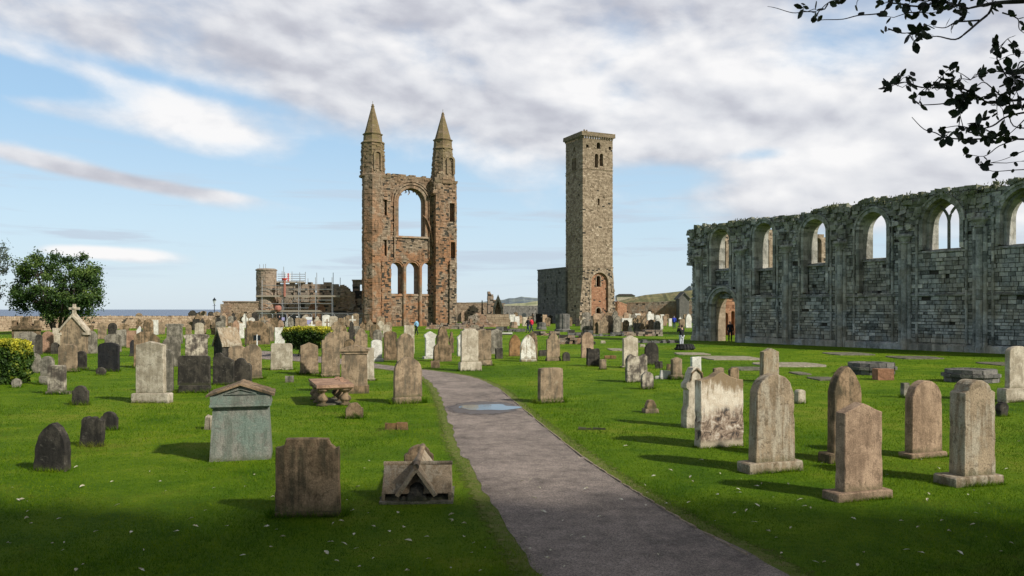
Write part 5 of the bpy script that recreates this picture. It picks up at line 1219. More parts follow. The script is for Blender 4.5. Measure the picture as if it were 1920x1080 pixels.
# ---------------------------------------------------------------- gravestones
def outline(shape, w, h, r):
    """left-bottom, up over the top, to right-bottom; x, z"""
    a = w/2; P = []
    def arc(cx, cz, rx, rz, t0, t1, n=9): return [(cx+rx*math.cos(math.radians(t0+(t1-t0)*i/n)), cz+rz*math.sin(math.radians(t0+(t1-t0)*i/n))) for i in range(n+1)]
    if shape == 'round': P = arc(0, h-min(a, h*.6), a, min(a, h*.6), 180, 0, 16)
    elif shape == 'segment': q = w*.22; P = [(-a, h-q)]+arc(0, h-q, a, q, 168, 12, 12)+[(a, h-q)]
    elif shape == 'flat': q = w*.10; P = arc(-a+q, h-q, q, q, 180, 90, 4)+arc(a-q, h-q, q, q, 90, 0, 4)
    elif shape == 'square': P = [(-a, h), (a, h)]
    elif shape == 'gable': P = [(-a, h-w*.20), (0, h), (a, h-w*.20)]
    elif shape == 'lowgable': P = [(-a, h-w*.13), (0, h), (a, h-w*.13)]
    elif shape == 'steep': P = [(-a, h-w*.75), (0, h), (a, h-w*.75)]
    elif shape == 'gothic':
        R = w*1.0; P = [(a-R*math.cos(t)-0, h-R*math.sin(math.acos(1-a/R))+R*math.sin(t)) for t in [math.acos(1-a/R)*i/8 for i in range(9)]]; P += [(-x, z) for x, z in P[::-1][1:]]
    elif shape == 'shoulder': s = w*.12; rr = a-s; P = [(-a, h-rr*.85-s*.2), (-a+s*.4, h-rr*.80), (-a+s, h-rr*.72)]+arc(0, h-rr*.8, rr, rr*.8, 172, 8, 10)+[(a-s, h-rr*.72), (a-s*.4, h-rr*.80), (a, h-rr*.85-s*.2)]
    elif shape == 'gothshoulder': s = w*.14; rr = a-s; P = [(-a, h-w*.52), (-a+s*.3, h-w*.46), (-a+s, h-w*.46), (-rr*.9, h-w*.30), (-rr*.55, h-w*.12), (0, h), (rr*.55, h-w*.12), (rr*.9, h-w*.30), (a-s, h-w*.46), (a-s*.3, h-w*.46), (a, h-w*.52)]
    elif shape == 'ogee': P = [(-a, h-w*.17), (-a*.75, h-w*.155), (-a*.4, h-w*.10), (-a*.18, h-w*.03), (0, h), (a*.18, h-w*.03), (a*.4, h-w*.10), (a*.75, h-w*.155), (a, h-w*.17)]
    elif shape == 'concave': s = w*.16; P = [(-a, h-s*.95)]+arc(-a, h-s*.1, s, s*.85, -75, -5, 5)+[(-a+s, h-s*.05), (-w*.1, h+s*.18-s*.18), (w*.12, h), (a-s, h-s*.12)]+arc(a, h-s*.15, s, s*.85, 185, 255, 5)+[(a, h-s*.98)]
    elif shape == 'triple': P = [(-a, h*.86)]+arc(-a*.62, h*.90, a*.34, h*.10, 170, 20, 5)+arc(0, h*.92, a*.3, h*.08, 160, 20, 5)+arc(a*.62, h*.88, a*.36, h*.10, 160, 10, 5)+[(a, h*.84)]
    elif shape == 'rough': n = 9; P = [(-a+w*i/n, h*(1-.10*r.random()*(1+(i in (0, n))))) for i in range(n+1)]
    elif shape == 'disk': q = min(a, h/2); P = arc(0, h-q, a, q, 215, -35, 18)
    elif shape == 'hip': P = [(-a, h-w*.12), (-a*.5, h), (a*.35, h), (a, h-w*.3)]
    elif shape == 'hex': P = [(-a, h*.35), (-a*.6, h*.9), (-a*.4, h), (a*.4, h), (a*.6, h*.9), (a, h*.35)]
    elif shape == 'scroll': P = [(-a, h*.30), (-a*.95, h*.42), (-a*.62, h*.50), (-a*.66, h*.72), (-a*.5, h*.76), (-a*.48, h*.80)]+arc(0, h*.82, a*.47, h*.18, 172, 8, 9)+[(a*.5, h*.76), (a*.66, h*.72), (a*.62, h*.50), (a*.95, h*.42), (a, h*.30)]
    elif shape == 'urn': P = [(-a*.8, h*.30), (-a*.55, h*.42), (-a*.9, h*.50), (-a, h*.62), (-a*.75, h*.74), (-a*.45, h*.82), (-a*.55, h*.9), (-a*.15, h), (a*.15, h), (a*.5, h*.88), (a*.4, h*.78), (a*.95, h*.66), (a*.8, h*.5), (a*.5, h*.4), (a*.8, h*.3)]
    elif shape == 'pedestal': P = [(-a*.8, h*.72), (-a, h*.78), (-a, h*.86), (-a*.55, h*.93), (0, h), (a*.55, h*.93), (a, h*.86), (a, h*.78), (a*.8, h*.72)]
    elif shape == 'flatcap': P = [(-a*.86, h*.84), (-a, h*.90), (-a, h*.97), (-a*.7, h), (a*.7, h), (a, h*.97), (a, h*.90), (a*.86, h*.84)]
    elif shape == 'twin': P = [(-a, h*.84)]+arc(-a*.45, h*.84, a*.5, h*.16, 165, 10, 7)+[(a*.12, h*.86), (a*.5, h*.84), (a, h*.74)]
    elif shape == 'humps': P = [(-a, h*.74), (-a*.8, h*.82), (-a*.72, h*.9)]+arc(-a*.15, h*.86, a*.5, h*.14, 165, 15, 7)+[(a*.5, h*.8), (a*.75, h*.80), (a*.98, h*.68)]
    base_x = {'pedestal': .8, 'flatcap': .86, 'disk': .82, 'urn': .8}.get(shape, 1)
    return [(-a*base_x, 0)]+P+[(a*base_x, 0)]
def slab_mesh(m, P, t, taper=0, r=None, wear=.004, bev=.012, y0=0, z0=0, rough=1):
    """extruded outline with worn bevelled edges; front face at y=y0, back at y0+t"""
    Q = []
    for (a, b), (c, d) in zip(P, P[1:]):
        n = max(1, int(math.hypot(c-a, d-b)/.10)); Q += [(a+(c-a)*i/n, b+(d-b)*i/n) for i in range(n)]
    Q.append(P[-1]); hm = max(z for _, z in Q)
    Q = [(x*(1+taper*(1-z/hm))+r.uniform(-wear, wear)*(z > .02), z+r.uniform(-wear, wear)*(z > .02)) for x, z in Q]
    for i in range(1, len(Q)-1):
        if r.random() < .07 and Q[i][1] > .05: Q[i] = (Q[i][0]*(1-.012/max(.1, abs(Q[i][0]))), Q[i][1]-r.uniform(0, .014))
    n = len(Q)
    def inset(d):
        out = []
        for i, (x, z) in enumerate(Q):
            ax, az = Q[i-1] if i else (Q[0][0], Q[0][1]-1); bx, bz = Q[i+1] if i < n-1 else (Q[-1][0], Q[-1][1]-1)
            tx, tz = bx-ax, bz-az; l = math.hypot(tx, tz) or 1; nx, nz = tz/l, -tx/l
            out.append((x+nx*d*1.0, z+nz*d if z > .001 else z))
        return out
    F0 = inset(bev); rings = [(F0, y0), (Q, y0+bev), (Q, y0+t-bev), (F0, y0+t)]; i0 = len(m.v)
    for ring_, y in rings: m.v += [(x, y, z+z0) for x, z in ring_]
    tt = r.random()
    m.f.append(tuple(i0+k for k in reversed(range(n)))); m.t.append(tt); m.f.append(tuple(i0+3*n+k for k in range(n))); m.t.append(tt)
    for q in range(3):
        for k in range(n-1):
            a = i0+q*n+k; m.f.append((a, a+1, a+1+n, a+n)); m.t.append(tt)
BASES = []
def stone(xl, xr, yt, yb, shape, mat, label, pl=None, t=.13, th=20, lean=0, tilt=0, taper=.02, name='gravestone', cat='gravestone', group=None, panel=False, wear=.005):
    r = random.Random(int(xl*13+yt*7+yb)); u = ((xl+xr)/2-960)/F; c0 = G((xl+xr)/2, yb); Y = c0.y; k = Y/F; q = math.radians(th)
    side = t*(math.sin(q)+u*math.cos(q))*F/Y
    side = max(-.35*(xr-xl), min(.35*(xr-xl), side))
    fl, fr_ = (xl+side, xr) if side > 0 else (xl, xr+side)
    w = (fr_-fl)*k/(math.cos(q)-u*math.sin(q)); h = (yb-yt)*k
    loc = G((fl+fr_)/2, yb); BASES.append((loc.x, loc.y, w+(.14 if pl else 0), t+(.14 if pl else 0), q))
    g = None
    if pl:
        pxl, pxr, pyt = pl; hp = (yb-pyt)*k; pw_ = (pxr-pxl)*k/(math.cos(q)-u*math.sin(q))*.96; pc = G((pxl+pxr)/2, yb)
        g = empty(name, loc, q); m = MB(); off = ((pc-loc).x)*math.cos(q); pd = t+.14
        slab_mesh(m, [(-pw_/2, -.02), (-pw_/2, hp*.86), (-pw_/2+.03, hp), (pw_/2-.03, hp), (pw_/2, hp*.86), (pw_/2, -.02)], pd, 0, r, .004, .015); o = m.build('plinth', mat, g); o.location = (off*.8, 0, 0)
        m = MB(); slab_mesh(m, outline(shape, w, h-hp, r), t, taper, r, wear); b = m.build('slab', mat, g); b.location = (0, .07, hp-.004); b.rotation_euler = (math.radians(lean), math.radians(tilt), 0)
        top = g
    else:
        m = MB(); P = outline(shape, w, h, r); P[0] = (P[0][0], -.03); P[-1] = (P[-1][0], -.03); slab_mesh(m, P, t, taper, r, wear); b = m.build(name, mat); b.location = loc; b.rotation_euler = (math.radians(lean), math.radians(tilt), q); top = b
    tag(top, label, cat, group); return top, b, w, h, r
ST = [
 (64,131,792,884,'gothic','dark_stone','dark leaning pointed headstone, nearest at the lower left',None,dict(t=.15,th=-8,tilt=4,taper=.1,wear=.012)),
 (148,195,782,838,'triple','dark_stone','small dark leaning headstone with three lobes on top',None,dict(t=.13,th=-4,tilt=5,wear=.012)),
 (187,222,772,807,'shoulder','dark_stone','small dark shouldered stone peeping out behind the three lobed one',None,dict(t=.1,th=-6,tilt=3)),
 (134,168,723,760,'shoulder','dark_stone','small near black shouldered stone alone in the left lawn',None,dict(t=.1,th=-4)),
 (252,310,640,756,'lowgable','pale_stone','large pale headstone with low gable on a broad base, left',(244,317,738),dict(t=.2,th=-2)),
 (300,326,655,737,'round','grey_stone','grey round topped stone half hidden behind the large pale headstone',None,dict(t=.15,th=10)),
 (515,636,823,970,'concave','brown_stone','broad brown headstone with scooped shoulders, nearest left of the path',(512,637,961),dict(t=.12,th=3,taper=.05,wear=.006)),
 (739,793,670,757,'round','tan_stone','tan round topped headstone beside the path bend with pitted crown',(738,791,745),dict(t=.15,th=24)),
 (648,681,755,785,'shoulder','brown_stone','small mossy shouldered stone right below the table tomb',None,dict(t=.12,th=8)),
 (86,123,685,740,'flat','patched_stone','short headstone with black sooty middle left of the lawn',(84,127,734),dict(t=.14,th=0)),
 (20,42,710,727,'disk','grey_stone','small round grey disk stone beside the golden hedge',None,dict(t=.1,th=0)),
 (73,101,668,722,'round','grey_stone','narrow grey round topped stone on a high plinth near the hedge',(71,88,705),dict(t=.14,th=0)),
 (49,78,662,700,'round','grey_stone','grey round topped stone just right of the golden hedge',None,dict(t=.14)),
 (107,144,645,698,'segment','tan_stone','tan curved top headstone in front of the gothic gabled monument',(107,146,694),dict(t=.13,th=0)),
 (141,162,658,693,'round','dark_stone','dark low round stone right of the tan curved headstone',(141,163,690),dict(t=.12,th=0)),
 (157,183,620,663,'round','grey_stone','dark grey round topped stone right of the gothic gabled monument',None,dict()),
 (183,225,642,697,'segment','black_stone','squat black curved top headstone in the left lawn',None,dict(t=.15,th=-2)),
 (196,228,626,660,'segment','grey_stone','grey humped stone showing above the squat black headstone',None,dict()),
 (198,214,634,650,'round','grey_stone','tiny grey round stone between the humped stone and the black headstone',None,dict()),
 (179,200,689,704,'disk','dark_stone','tiny dark half round stone at the foot of the squat black headstone',None,dict(th=0)),
 (79,101,621,661,'round','pink_stone','pinkish round topped headstone before the dark tree',None,dict()),
 (66,80,627,665,'round','dark_stone','narrow dark stone tucked left of the pinkish headstone',None,dict()),
 (33,70,622,663,'segment','grey_stone','broad light grey curved stone behind the golden hedge',None,dict()),
 (95,112,642,664,'round','dark_stone','small dark round stone right of the pinkish headstone',None,dict()),
 (98,114,615,648,'square','pale_stone','pale square memorial behind the pinkish headstone',None,dict(t=.3)),
 (183,200,604,636,'gable','tan_stone','slim tan pointed stone before the sea wall',None,dict()),
 (202,220,605,632,'round','dark_stone','dark round stone with pale rim before the sea wall',None,dict()),
 (222,245,606,642,'pedestal','brown_stone','hooded brown memorial near the sea wall',None,dict(t=.4)),
 (217,237,618,650,'flat','grey_stone','flat topped grey stone left of the pale pair',None,dict()),
 (237,256,620,652,'flat','pink_stone','pinkish flat topped stone left of the big brown one',None,dict()),
 (159,177,610,636,'flatcap','brown_stone','low capped pedestal stone behind the dark grey round stone',None,dict(t=.4)),
 (254,270,611,640,'steep','white_stone','white pointed stone peeking between the brown stones',None,dict()),
 (251,300,622,690,'hip','brown_stone','big brown slope shouldered stone directly behind the large pale headstone',None,dict(t=.2)),
 (268,288,598,640,'round','brown_stone','dark brown arched stone rising behind the big brown stone',None,dict()),
 (286,297,600,628,'square','white_stone','narrow whitish stone beside the dark brown arched stone',None,dict()),
 (243,254,637,668,'gothic','black_stone','narrow black leaning stone at left of the large pale headstone',(241,254,665),dict()),
 (304,339,631,688,'round','grey_stone','tall arched stone with dark stained face behind the large pale headstone',None,dict(t=.15)),
 (310,345,607,645,'flatcap','grey_stone','capped pedestal tomb with flat lid near the sea wall',None,dict(t=.5)),
 (344,393,627,682,'flatcap','patched_stone','broad capped chest headstone with heavy dark top',None,dict(t=.35)),
 (332,394,667,737,'flat','dark_stone','broad soot dark flat headstone on a pale plinth',(333,393,723),dict(t=.14,th=4)),
 (399,440,661,722,'twin','dark_stone','dark sooty headstone with humped crown above the green monument',None,dict(t=.14,th=0)),
 (436,473,671,720,'humps','dark_stone','dark scroll shouldered headstone overlapping the humped one',None,dict(t=.14,th=0)),
 (428,461,648,706,'segment','tan_stone','tan curved headstone behind the dark scroll shouldered one',None,dict()),
 (456,491,645,711,'round','tan_stone','tall tan stone with pale streaks right of the dark pair',(456,494,707),dict()),
 (507,548,644,694,'flat','pale_stone','white stained square headstone with brown rim near the clipped tree',(506,549,691),dict(t=.14,th=6)),
 (515,534,614,650,'square','white_stone','small pale grey upright slab left of the clipped tree',None,dict()),
 (563,597,642,702,'gable','tan_stone','tan sharply gabled headstone in front of the clipped tree',(561,599,697),dict(t=.12)),
 (603,638,622,707,'gothshoulder','tan_stone','tall tan shouldered pointed stone left of the pedimented monument',(601,638,701),dict(t=.16)),
 (682,702,652,714,'flat','pale_stone','pale slim stone right behind the pedimented monument',(684,705,709),dict(t=.12)),
 (696,717,637,678,'segment','white_stone','light speckled short stone left of the pair by the path',(697,720,672),dict()),
 (719,744,621,676,'segment','brown_stone','brown curved headstone left of the tan shouldered one by the path',None,dict()),
 (744,776,625,680,'shoulder','tan_stone','tan round shouldered headstone behind the pitted arched one',None,dict()),
 (757,777,610,664,'square','pale_stone','pale flat stone behind the tan round shouldered headstone',None,dict()),
 (699,717,618,660,'round','grey_stone','grey arched stone with a dark niche right of the gable foot',None,dict()),
 (695,712,608,636,'round','brown_stone','small brown round stone below the gable left turret',None,dict()),
 (665,689,615,660,'gothshoulder','tan_stone','tan shouldered pointed stone behind the pedimented monument',None,dict()),
 (635,655,621,660,'segment','tan_stone','tan stone between the tall shouldered stone and urn monument',None,dict()),
 (652,667,603,652,'urn','dark_stone','dark urn topped memorial left of the tan pointed stone',None,dict(t=.3)),
 (621,641,603,640,'shoulder','tan_stone','tan shouldered stone standing right behind the clipped tree',None,dict()),
 (645,665,636,662,'round','brown_stone','low brown round stone just above the pediment of the big monument',None,dict()),
 (795,819,621,673,'pedestal','white_stone','bright white inscribed tablet with cornice, left of the urn shaped stone',(794,819,668),dict(t=.2)),
 (812,847,612,678,'scroll','brown_stone','brown urn shaped scroll stone on wide base',None,dict(t=.25)),
 (841,852,622,662,'urn','brown_stone','slim brown urn stone right of the scroll stone',None,dict(t=.2)),
 (856,869,627,668,'pedestal','white_stone','narrow white pillar half hidden by the tall pale tablet',None,dict(t=.2)),
 (864,898,616,696,'concave','pale_stone','tall pale tablet with green streaks on double plinth',(863,905,679),dict(t=.2)),
 (895,922,619,686,'square','tan_stone','plain tan square headstone right of the tall pale tablet',(895,924,676),dict()),
 (919,942,618,664,'segment','grey_stone','grey brown curved stone third in the tight row of tall stones',None,dict()),
 (928,943,652,673,'rough','dark_stone','small dark stump at the foot of the grey brown curved stone',None,dict(t=.2)),
 (954,977,627,668,'gothic','orange_stone','orange brown pointed headstone left of the white gothic one',None,dict()),
 (976,1006,627,678,'gothic','stained_white_stone','white gothic headstone blotched with dark lichen',(977,1008,674),dict(t=.12)),
 (988,1008,622,674,'gothic','brown_stone','brown pointed stone just behind the white gothic headstone',None,dict()),
 (1025,1051,623,677,'gothshoulder','tan_stone','tan shouldered gothic headstone alone in the centre lawn',(1025,1053,672),dict()),
 (1009,1026,656,668,'rough','dark_stone','low dark broken stump left of the tan gothic headstone',None,dict(t=.2)),
 (1010,1058,690,756,'flat','tan_stone','thick tan square headstone with rounded corners, right of the puddle',(1012,1059,751),dict(t=.2,th=24)),
 (1054,1069,660,677,'round','dark_stone','tiny dark arched stone right of the tan gothic headstone',None,dict()),
 (1089,1113,623,671,'round','buff_stone','warm tan round headstone behind the dark ragged one',None,dict()),
 (1099,1125,652,687,'rough','dark_stone','dark ragged flat topped stone in front of the warm tan one',None,dict(t=.18)),
 (1123,1137,674,693,'square','tan_stone','tiny tan block headstone right of the dark ragged one',None,dict(t=.15)),
 (1168,1198,629,690,'gable','pale_stone','pale grey gabled headstone centre right',(1166,1198,686),dict(t=.16)),
 (1208,1235,642,684,'round','dark_stone','dark round topped headstone right of the pale gabled one',None,dict(t=.12)),
 (1172,1214,664,717,'rough','patched_stone','dark square stone with ragged broken top before the pale gabled one',None,dict(t=.18)),
 (1201,1226,697,730,'round','patched_stone','small stone with black rim and pale face, before the ragged stone',None,dict(t=.12)),
 (1259,1281,670,712,'gable','tan_stone','slim tan gabled stone on small plinth beside the white sloped block',(1260,1282,703),dict(t=.18)),
 (1294,1315,669,703,'flat','white_stone','small white upright slab left above the scroll sided stone',None,dict(t=.15)),
 (1336,1358,689,712,'rough','tan_stone','small tan rough stone just behind the dripping white and brown slab',None,dict()),
 (1365,1386,689,716,'rough','brown_stone','small brown rough stone behind the right shoulder of the dripping slab',None,dict()),
 (1424,1461,653,716,'gable','lichen_stone','narrow reddish gabled pillar stone with whitish streaks',None,dict(t=.24)),
 (1302,1394,697,839,'ogee','dripping_stone','big thick slab with white face, brown dripping top and blackened foot',None,dict(t=.24,th=16,wear=.008)),
 (1410,1494,702,886,'round','lichen_stone','tall arched brown grey headstone on stepped plinth, right of the dripping slab',(1402,1509,867),dict(t=.22,th=18,taper=.09)),
 (1489,1511,731,757,'segment','pale_stone','very small pale stone in the lawn right of the tall arched one',None,dict(t=.18)),
 (1556,1622,687,867,'gothic','brown_stone','tall pointed brown headstone with a long dark crack, behind the pink tan gabled one',(1547,1600,849),dict(t=.18,th=20)),
 (1572,1662,757,938,'gable','buff_stone','clean pinkish tan gabled headstone on slab base, nearest at right',(1568,1677,922),dict(t=.20,th=18,taper=.03,wear=.002)),
 (1702,1773,714,859,'round','buff_stone','clean pinkish tan arched headstone between the gabled and the stained ones',(1708,1779,849),dict(t=.18,th=20,taper=.03,wear=.002)),
 (1689,1706,718,746,'flat','grey_stone','small grey block stone behind the pinkish arched headstone',None,dict(t=.15)),
 (1786,1874,713,911,'shoulder','lichen_stone','thick mossy headstone with peeling pale streaks at the far right front',(1786,1882,893),dict(t=.30,th=16,taper=.05)),
 (1888,1936,649,754,'segment','pale_stone','light grey headstone on tall plinth cut by the right edge',(1883,1940,728),dict(t=.16)),
 (1866,1892,754,781,'disk','dark_stone','tiny dark round stone beside the stone at the right edge',None,dict(t=.15)),
]
for xl, xr, yt, yb, sh, mt, lab, pl, kw in ST: stone(xl, xr, yt, yb, sh, mt, lab, pl, group='gravestones of the churchyard lawn', **kw)
# the scroll behind the coped tomb is built with it
def special():
    r = random.Random(5)
    def kk(px, py): c = G(px, py); return c, c.y/F
    # green pedimented tomb
    c, k = kk(451, 864); g = empty('pedimented_tomb', c, R_(15)); tag(g, 'large green stained tomb with low pediment and dark mossy roof, left of the path', 'tomb')
    d = .8; wb, wt = 111*k/2, 99*k/2; h1 = (864-765)*k
    m = MB(); m.box8([(x, y, z) for z, w, q in ((-.03, wb, 0), (h1, wt, .03)) for x, y in ((-w, q), (w, q), (w, d-q), (-w, d-q))], .5); o = m.build('body', 'green_stone', g)
    m = MB(); w = wt+.02; m.box(-w, w, -.02, d+.02, h1+.002, h1+.03, .6); m.box(-w-.03, w+.03, -.06, d+.05, h1+.032, h1+.07, .5); w2 = w+.02; h2 = (864-742)*k
    m.box(-w2, w2, -.03, d+.03, h1+.072, h2, .5); m.build('cornice', 'green_stone', g)
    h3 = (864-717)*k; w3 = 58*k; m = MB(); P = [(-w3, h2+.002), (-w3, h2+.035), (0, h3-.03), (w3, h2+.035), (w3, h2+.002)]; m.box8([(-w3, 0, h2), (w3, 0, h2), (w3, d, h2), (-w3, d, h2), (-.02, 0, h3-.05), (.02, 0, h3-.05), (.02, d, h3-.05), (-.02, d, h3-.05)], .5)
    q = .030; a = [(-w3*.48, h2+.035), (0, h2+.035+.075), (w3*.48, h2+.035)]
    for (x0, z0), (x1, z1) in zip(a, a[1:]): m.box8([(x, y, z) for y in (-.025, .01) for x, z in ((x0, z0), (x1, z1), (x1, z1+.016), (x0, z0+.016))], .6)
    m.box(-w3*.5, w3*.5, -.025, .01, h2+.022, h2+.036); m.build('pediment', 'green_stone', g)
    m = MB(); N = 14
    for sd in (-1, 1):
        for i in range(N):
            x0, x1 = sd*w3*1.05*i/N, sd*w3*1.05*(i+1)/N; f = lambda x: h3-.02-abs(x)/(w3*1.05)*(h3-h2-.035); e = [r.uniform(0, .012) for _ in range(4)]
            qd = [(x0, f(x0)), (x1, f(x1))]
            if sd < 0: qd = qd[::-1]
            m.box8([(x, y, z) for z_, in ((0,),) for (x, z) in ()] or [(qd[0][0], -.06, qd[0][1]-.03), (qd[1][0], -.06, qd[1][1]-.03), (qd[1][0], d+.06, qd[1][1]-.03), (qd[0][0], d+.06, qd[0][1]-.03), (qd[0][0], -.06, qd[0][1]+e[0]), (qd[1][0], -.06, qd[1][1]+e[0]), (qd[1][0], d+.06, qd[1][1]+e[1]), (qd[0][0], d+.06, qd[0][1]+e[1])], r.random())
    m.build('roof', 'brown_stone', g)
    # table tomb
    c, k = kk(629, 762); g = empty('table_tomb', c, R_(20)); tag(g, 'table tomb with thick pitted slab on fat baluster legs', 'tomb')
    W, D, h = 1.02, 2.2, .47; m = MB()
    m.box8([(x, y, z) for z, e in ((h, 0), (h+.05, .05)) for x, y in ((-W/2+.05-e, .05-e), (W/2-.05+e, .05-e), (W/2-.05+e, D-.05+e), (-W/2+.05-e, D-.05+e))], .4)
    m.box8([(x, y, z+r.uniform(-.01, .01)) for z, e in ((h+.052, 0), (h+.13, 0)) for x, y in ((-W/2, 0), (W/2, 0), (W/2, D), (-W/2, D))], .5)
    for _ in range(12): x, y = W/2-r.uniform(0, .25), r.uniform(.3, D); m.box(x-.06, x+.06, y-.05, y+.05, h+.12, h+.12+r.uniform(.02, .06))
    m.build('slab', 'pink_stone', g)
    for x in (-W*.33, W*.30):
        for y in (.22, D*.5, D-.24):
            m = MB(); m.lathe([(.15, 0), (.16, .05), (.09, .08), (.14, .14), (.17, h*.38), (.14, h*.52), (.075, h*.68), (.07, h*.76), (.13, h*.86), (.18, h*.93), (.18, h)], (x, y, 0), 12, .5); m.build('leg', 'brown_stone', g, True)
    m = MB(); m.box(-W*.30, W*.26, .3, D-.3, -.02, .035); m.build('base_slab', 'grey_stone', g)
    # monument with pediment beside the table tomb
    c, k = kk(664, 738); g = empty('pedimented_headstone', c, R_(8)); tag(g, 'tall tan headstone with triangular pediment behind the table tomb', 'headstone')
    w = 24*k; h1, h2, h3 = (738-664)*k, (738-659)*k, (738-648)*k; m = MB(); m.box8([(x, y, z) for z, s in ((.25, 1), (h1, .97)) for x, y in ((-w*s, 0), (w*s, 0), (w*s, .3), (-w*s, .3))]); m.build('slab', 'tan_stone', g)
    m = MB(); m.box(-w-.02, w+.02, -.03, .33, h1+.002, h2); m.box8([(x, y, z) for y in (-.07, .36) for x, z in ((-w-.07, h2+.002), (w+.07, h2+.002), (w+.07, h2+.06), (-w-.07, h2+.06))]); m.box8([(x, y, z) for y in (-.06, .35) for x, z in ((-w-.06, h2+.062), (w+.06, h2+.062), (.01, h3+.02), (-.01, h3+.02))], .4); m.build('pediment', 'tan_stone', g)
    m = MB(); m.box(-w-.04, w+.05, -.05, .36, -.02, .25); m.build('plinth', 'brown_stone', g)
    # gothic gabled monument with a cross
    c, k = kk(136, 664); g = empty('gabled_monument', c, R_(6)); tag(g, 'tall steep gabled gothic monument topped by a stone cross, left', 'monument')
    w = 22*k; h1, h3 = (664-618)*k, (664-588)*k; m = MB(); m.box8([(-w, 0, -.02), (w, 0, -.02), (w, .5, -.02), (-w, .5, -.02), (-w, 0, h1), (w, 0, h1), (w, .5, h1), (-w, .5, h1)]); m.box8([(x, y, z) for y in (0, .5) for x, z in ((-w, h1), (w, h1), (.02, h3-.1), (-.02, h3-.1))]); m.build('body', 'tan_stone', g)
    m = MB()
    for sd in (-1, 1): m.box8([(x, y, z) for y in (-.08, .58) for x, z in ((0, h3), (sd*(w+.12), h1-.05), (sd*(w+.12), h1-.2), (0, h3-.2))], .7); m.box(*(sorted((sd*(w+.14), sd*(w-.1)))), -.08, .58, h1-.32, h1-.18)
    m.build('gable_coping', 'pale_stone', g)
    m = MB(); ct = (664-570)*k; m.box8([(x, y, z) for z, s in ((h3-.1, .11), (ct, .07)) for x, y in ((-s, .18), (s, .18), (s, .32), (-s, .32))]); m.box(-.30, .30, .185, .315, ct-.34, ct-.2); m.lathe([(.12, -.05), (.14, .03), (.12, .1)], (0, .25, ct-.27), 8); m.build('cross', 'pale_stone', g)
    # wall monument under the thin tree
    c, k = kk(45, 650); g = empty('wall_monument', c, R_(0)); tag(g, 'wide wall monument with stepped pediment and pale panel beneath the dark tree', 'monument')
    w = 23*k; z1, z2, z3 = (650-618)*k, (650-611)*k, (650-595)*k; m = MB(); m.box(-w, w, 0, .6, 0, z1); m.build('body', 'brown_stone', g); m = MB(); m.box(-w*.8, w*.8, -.03, .0-.002, .3, z1-.15); m.build('panel', 'pale_stone', g)
    m = MB(); m.box(-w-.15, w+.15, -.12, .7, z1+.002, z2-.15); m.box(-w-.05, w+.05, -.05, .65, z2-.148, z2); m.box8([(x, y, z) for y in (0, .5) for x, z in ((-w*.6, z2+.002), (w*.6, z2+.002), (w*.28, z3-.3), (-w*.28, z3-.3))]); m.box(-w*.32, w*.32, 0, .5, z3-.298, z3); 
    for sd in (-1, 1): m.box(*(sorted((sd*w, sd*w*.8))), 0, .5, z2+.002, z2+.4)
    m.build('pediment', 'brown_stone', g)
    # roofed tomb; its side-lit look is painted as tan side, dark face
    c, k = kk(409, 692); g = empty('house_tomb', c, R_(-38)); tag(g, 'steep roofed house shaped tomb with lit tan side and black face', 'tomb')
    w = 14*k; h1, h3 = 48*k, 78*k; m = MB(); m.box8([(x, y, z) for y in (0, .9) for x, z in ((-w, 0), (w, 0), (w, h1), (-w, h1))]); m.box8([(x, y, z) for y in (0, .9) for x, z in ((-w, h1), (w, h1), (.01, h3-.05), (-.01, h3-.05))]); m.build('body', 'dark_stone', g)
    m = MB()
    for sd in (-1, 1): m.box8([(x, y, z) for y in (-.06, .96) for x, z in ((0, h3), (sd*(w+.08), h1-.05), (sd*(w+.08), h1-.15), (0, h3-.13))], .5)
    m.build('roof', 'lichen_stone', g)
    m = MB(); m.box(-w-.02, -w+.002, 0, .9, 0, h1-.1); m.build('side', 'tan_stone', g)
    # coped tomb: two crossing ridge roofs with rolled ridges
    c, k = kk(778, 950); g = empty('coped_tomb', c+Vector((0, .15, 0)), R_(3)); tag(g, 'cross roofed coped tomb with round ridge rolls, nearest left of the path', 'tomb')
    zr = (950-888)*k*1.0; hw = 66*k; lx = .34
    m = MB(); dz = .13
    # side arm (runs left-right), its ridge at y=yc
    yc = .42; rr = zr+.03
    m.box8([(-hw, yc-.36, dz), (hw, yc-.36, dz), (hw, yc+.36, dz), (-hw, yc+.36, dz), (-hw, yc-.012, rr), (hw, yc-.012, rr), (hw, yc+.012, rr), (-hw, yc+.012, rr)], .5)
    for sd in (-1, 1): m.box(*(sorted((sd*hw, sd*(hw-.04)))), yc-.37, yc+.37, .02, dz+.02)
    m.build('cross_arm', 'lichen_stone', g)
    m = MB(); y0, y1 = -.03, 1.55; w = .29; zt = rr+.03
    for sd in (-1, 1): m.box8([(x, y, z) for y in (y0, y1) for x, z in ((0, zt), (sd*w, .13), (sd*(w-.05), .10), (0, zt-.07))], .5)
    m.build('long_roof', 'lichen_stone', g)
    m = MB(); m.tube([(-hw-.01, yc, rr), (hw+.01, yc, rr)], .034, 10); m.build('ridge_roll', 'lichen_stone', g, True); m = MB(); m.tube([(0, y0-.02, zt+.01), (0, y1, zt+.03)], .042, 10); m.build('ridge_roll', 'tan_stone', g, True)
    m = MB()
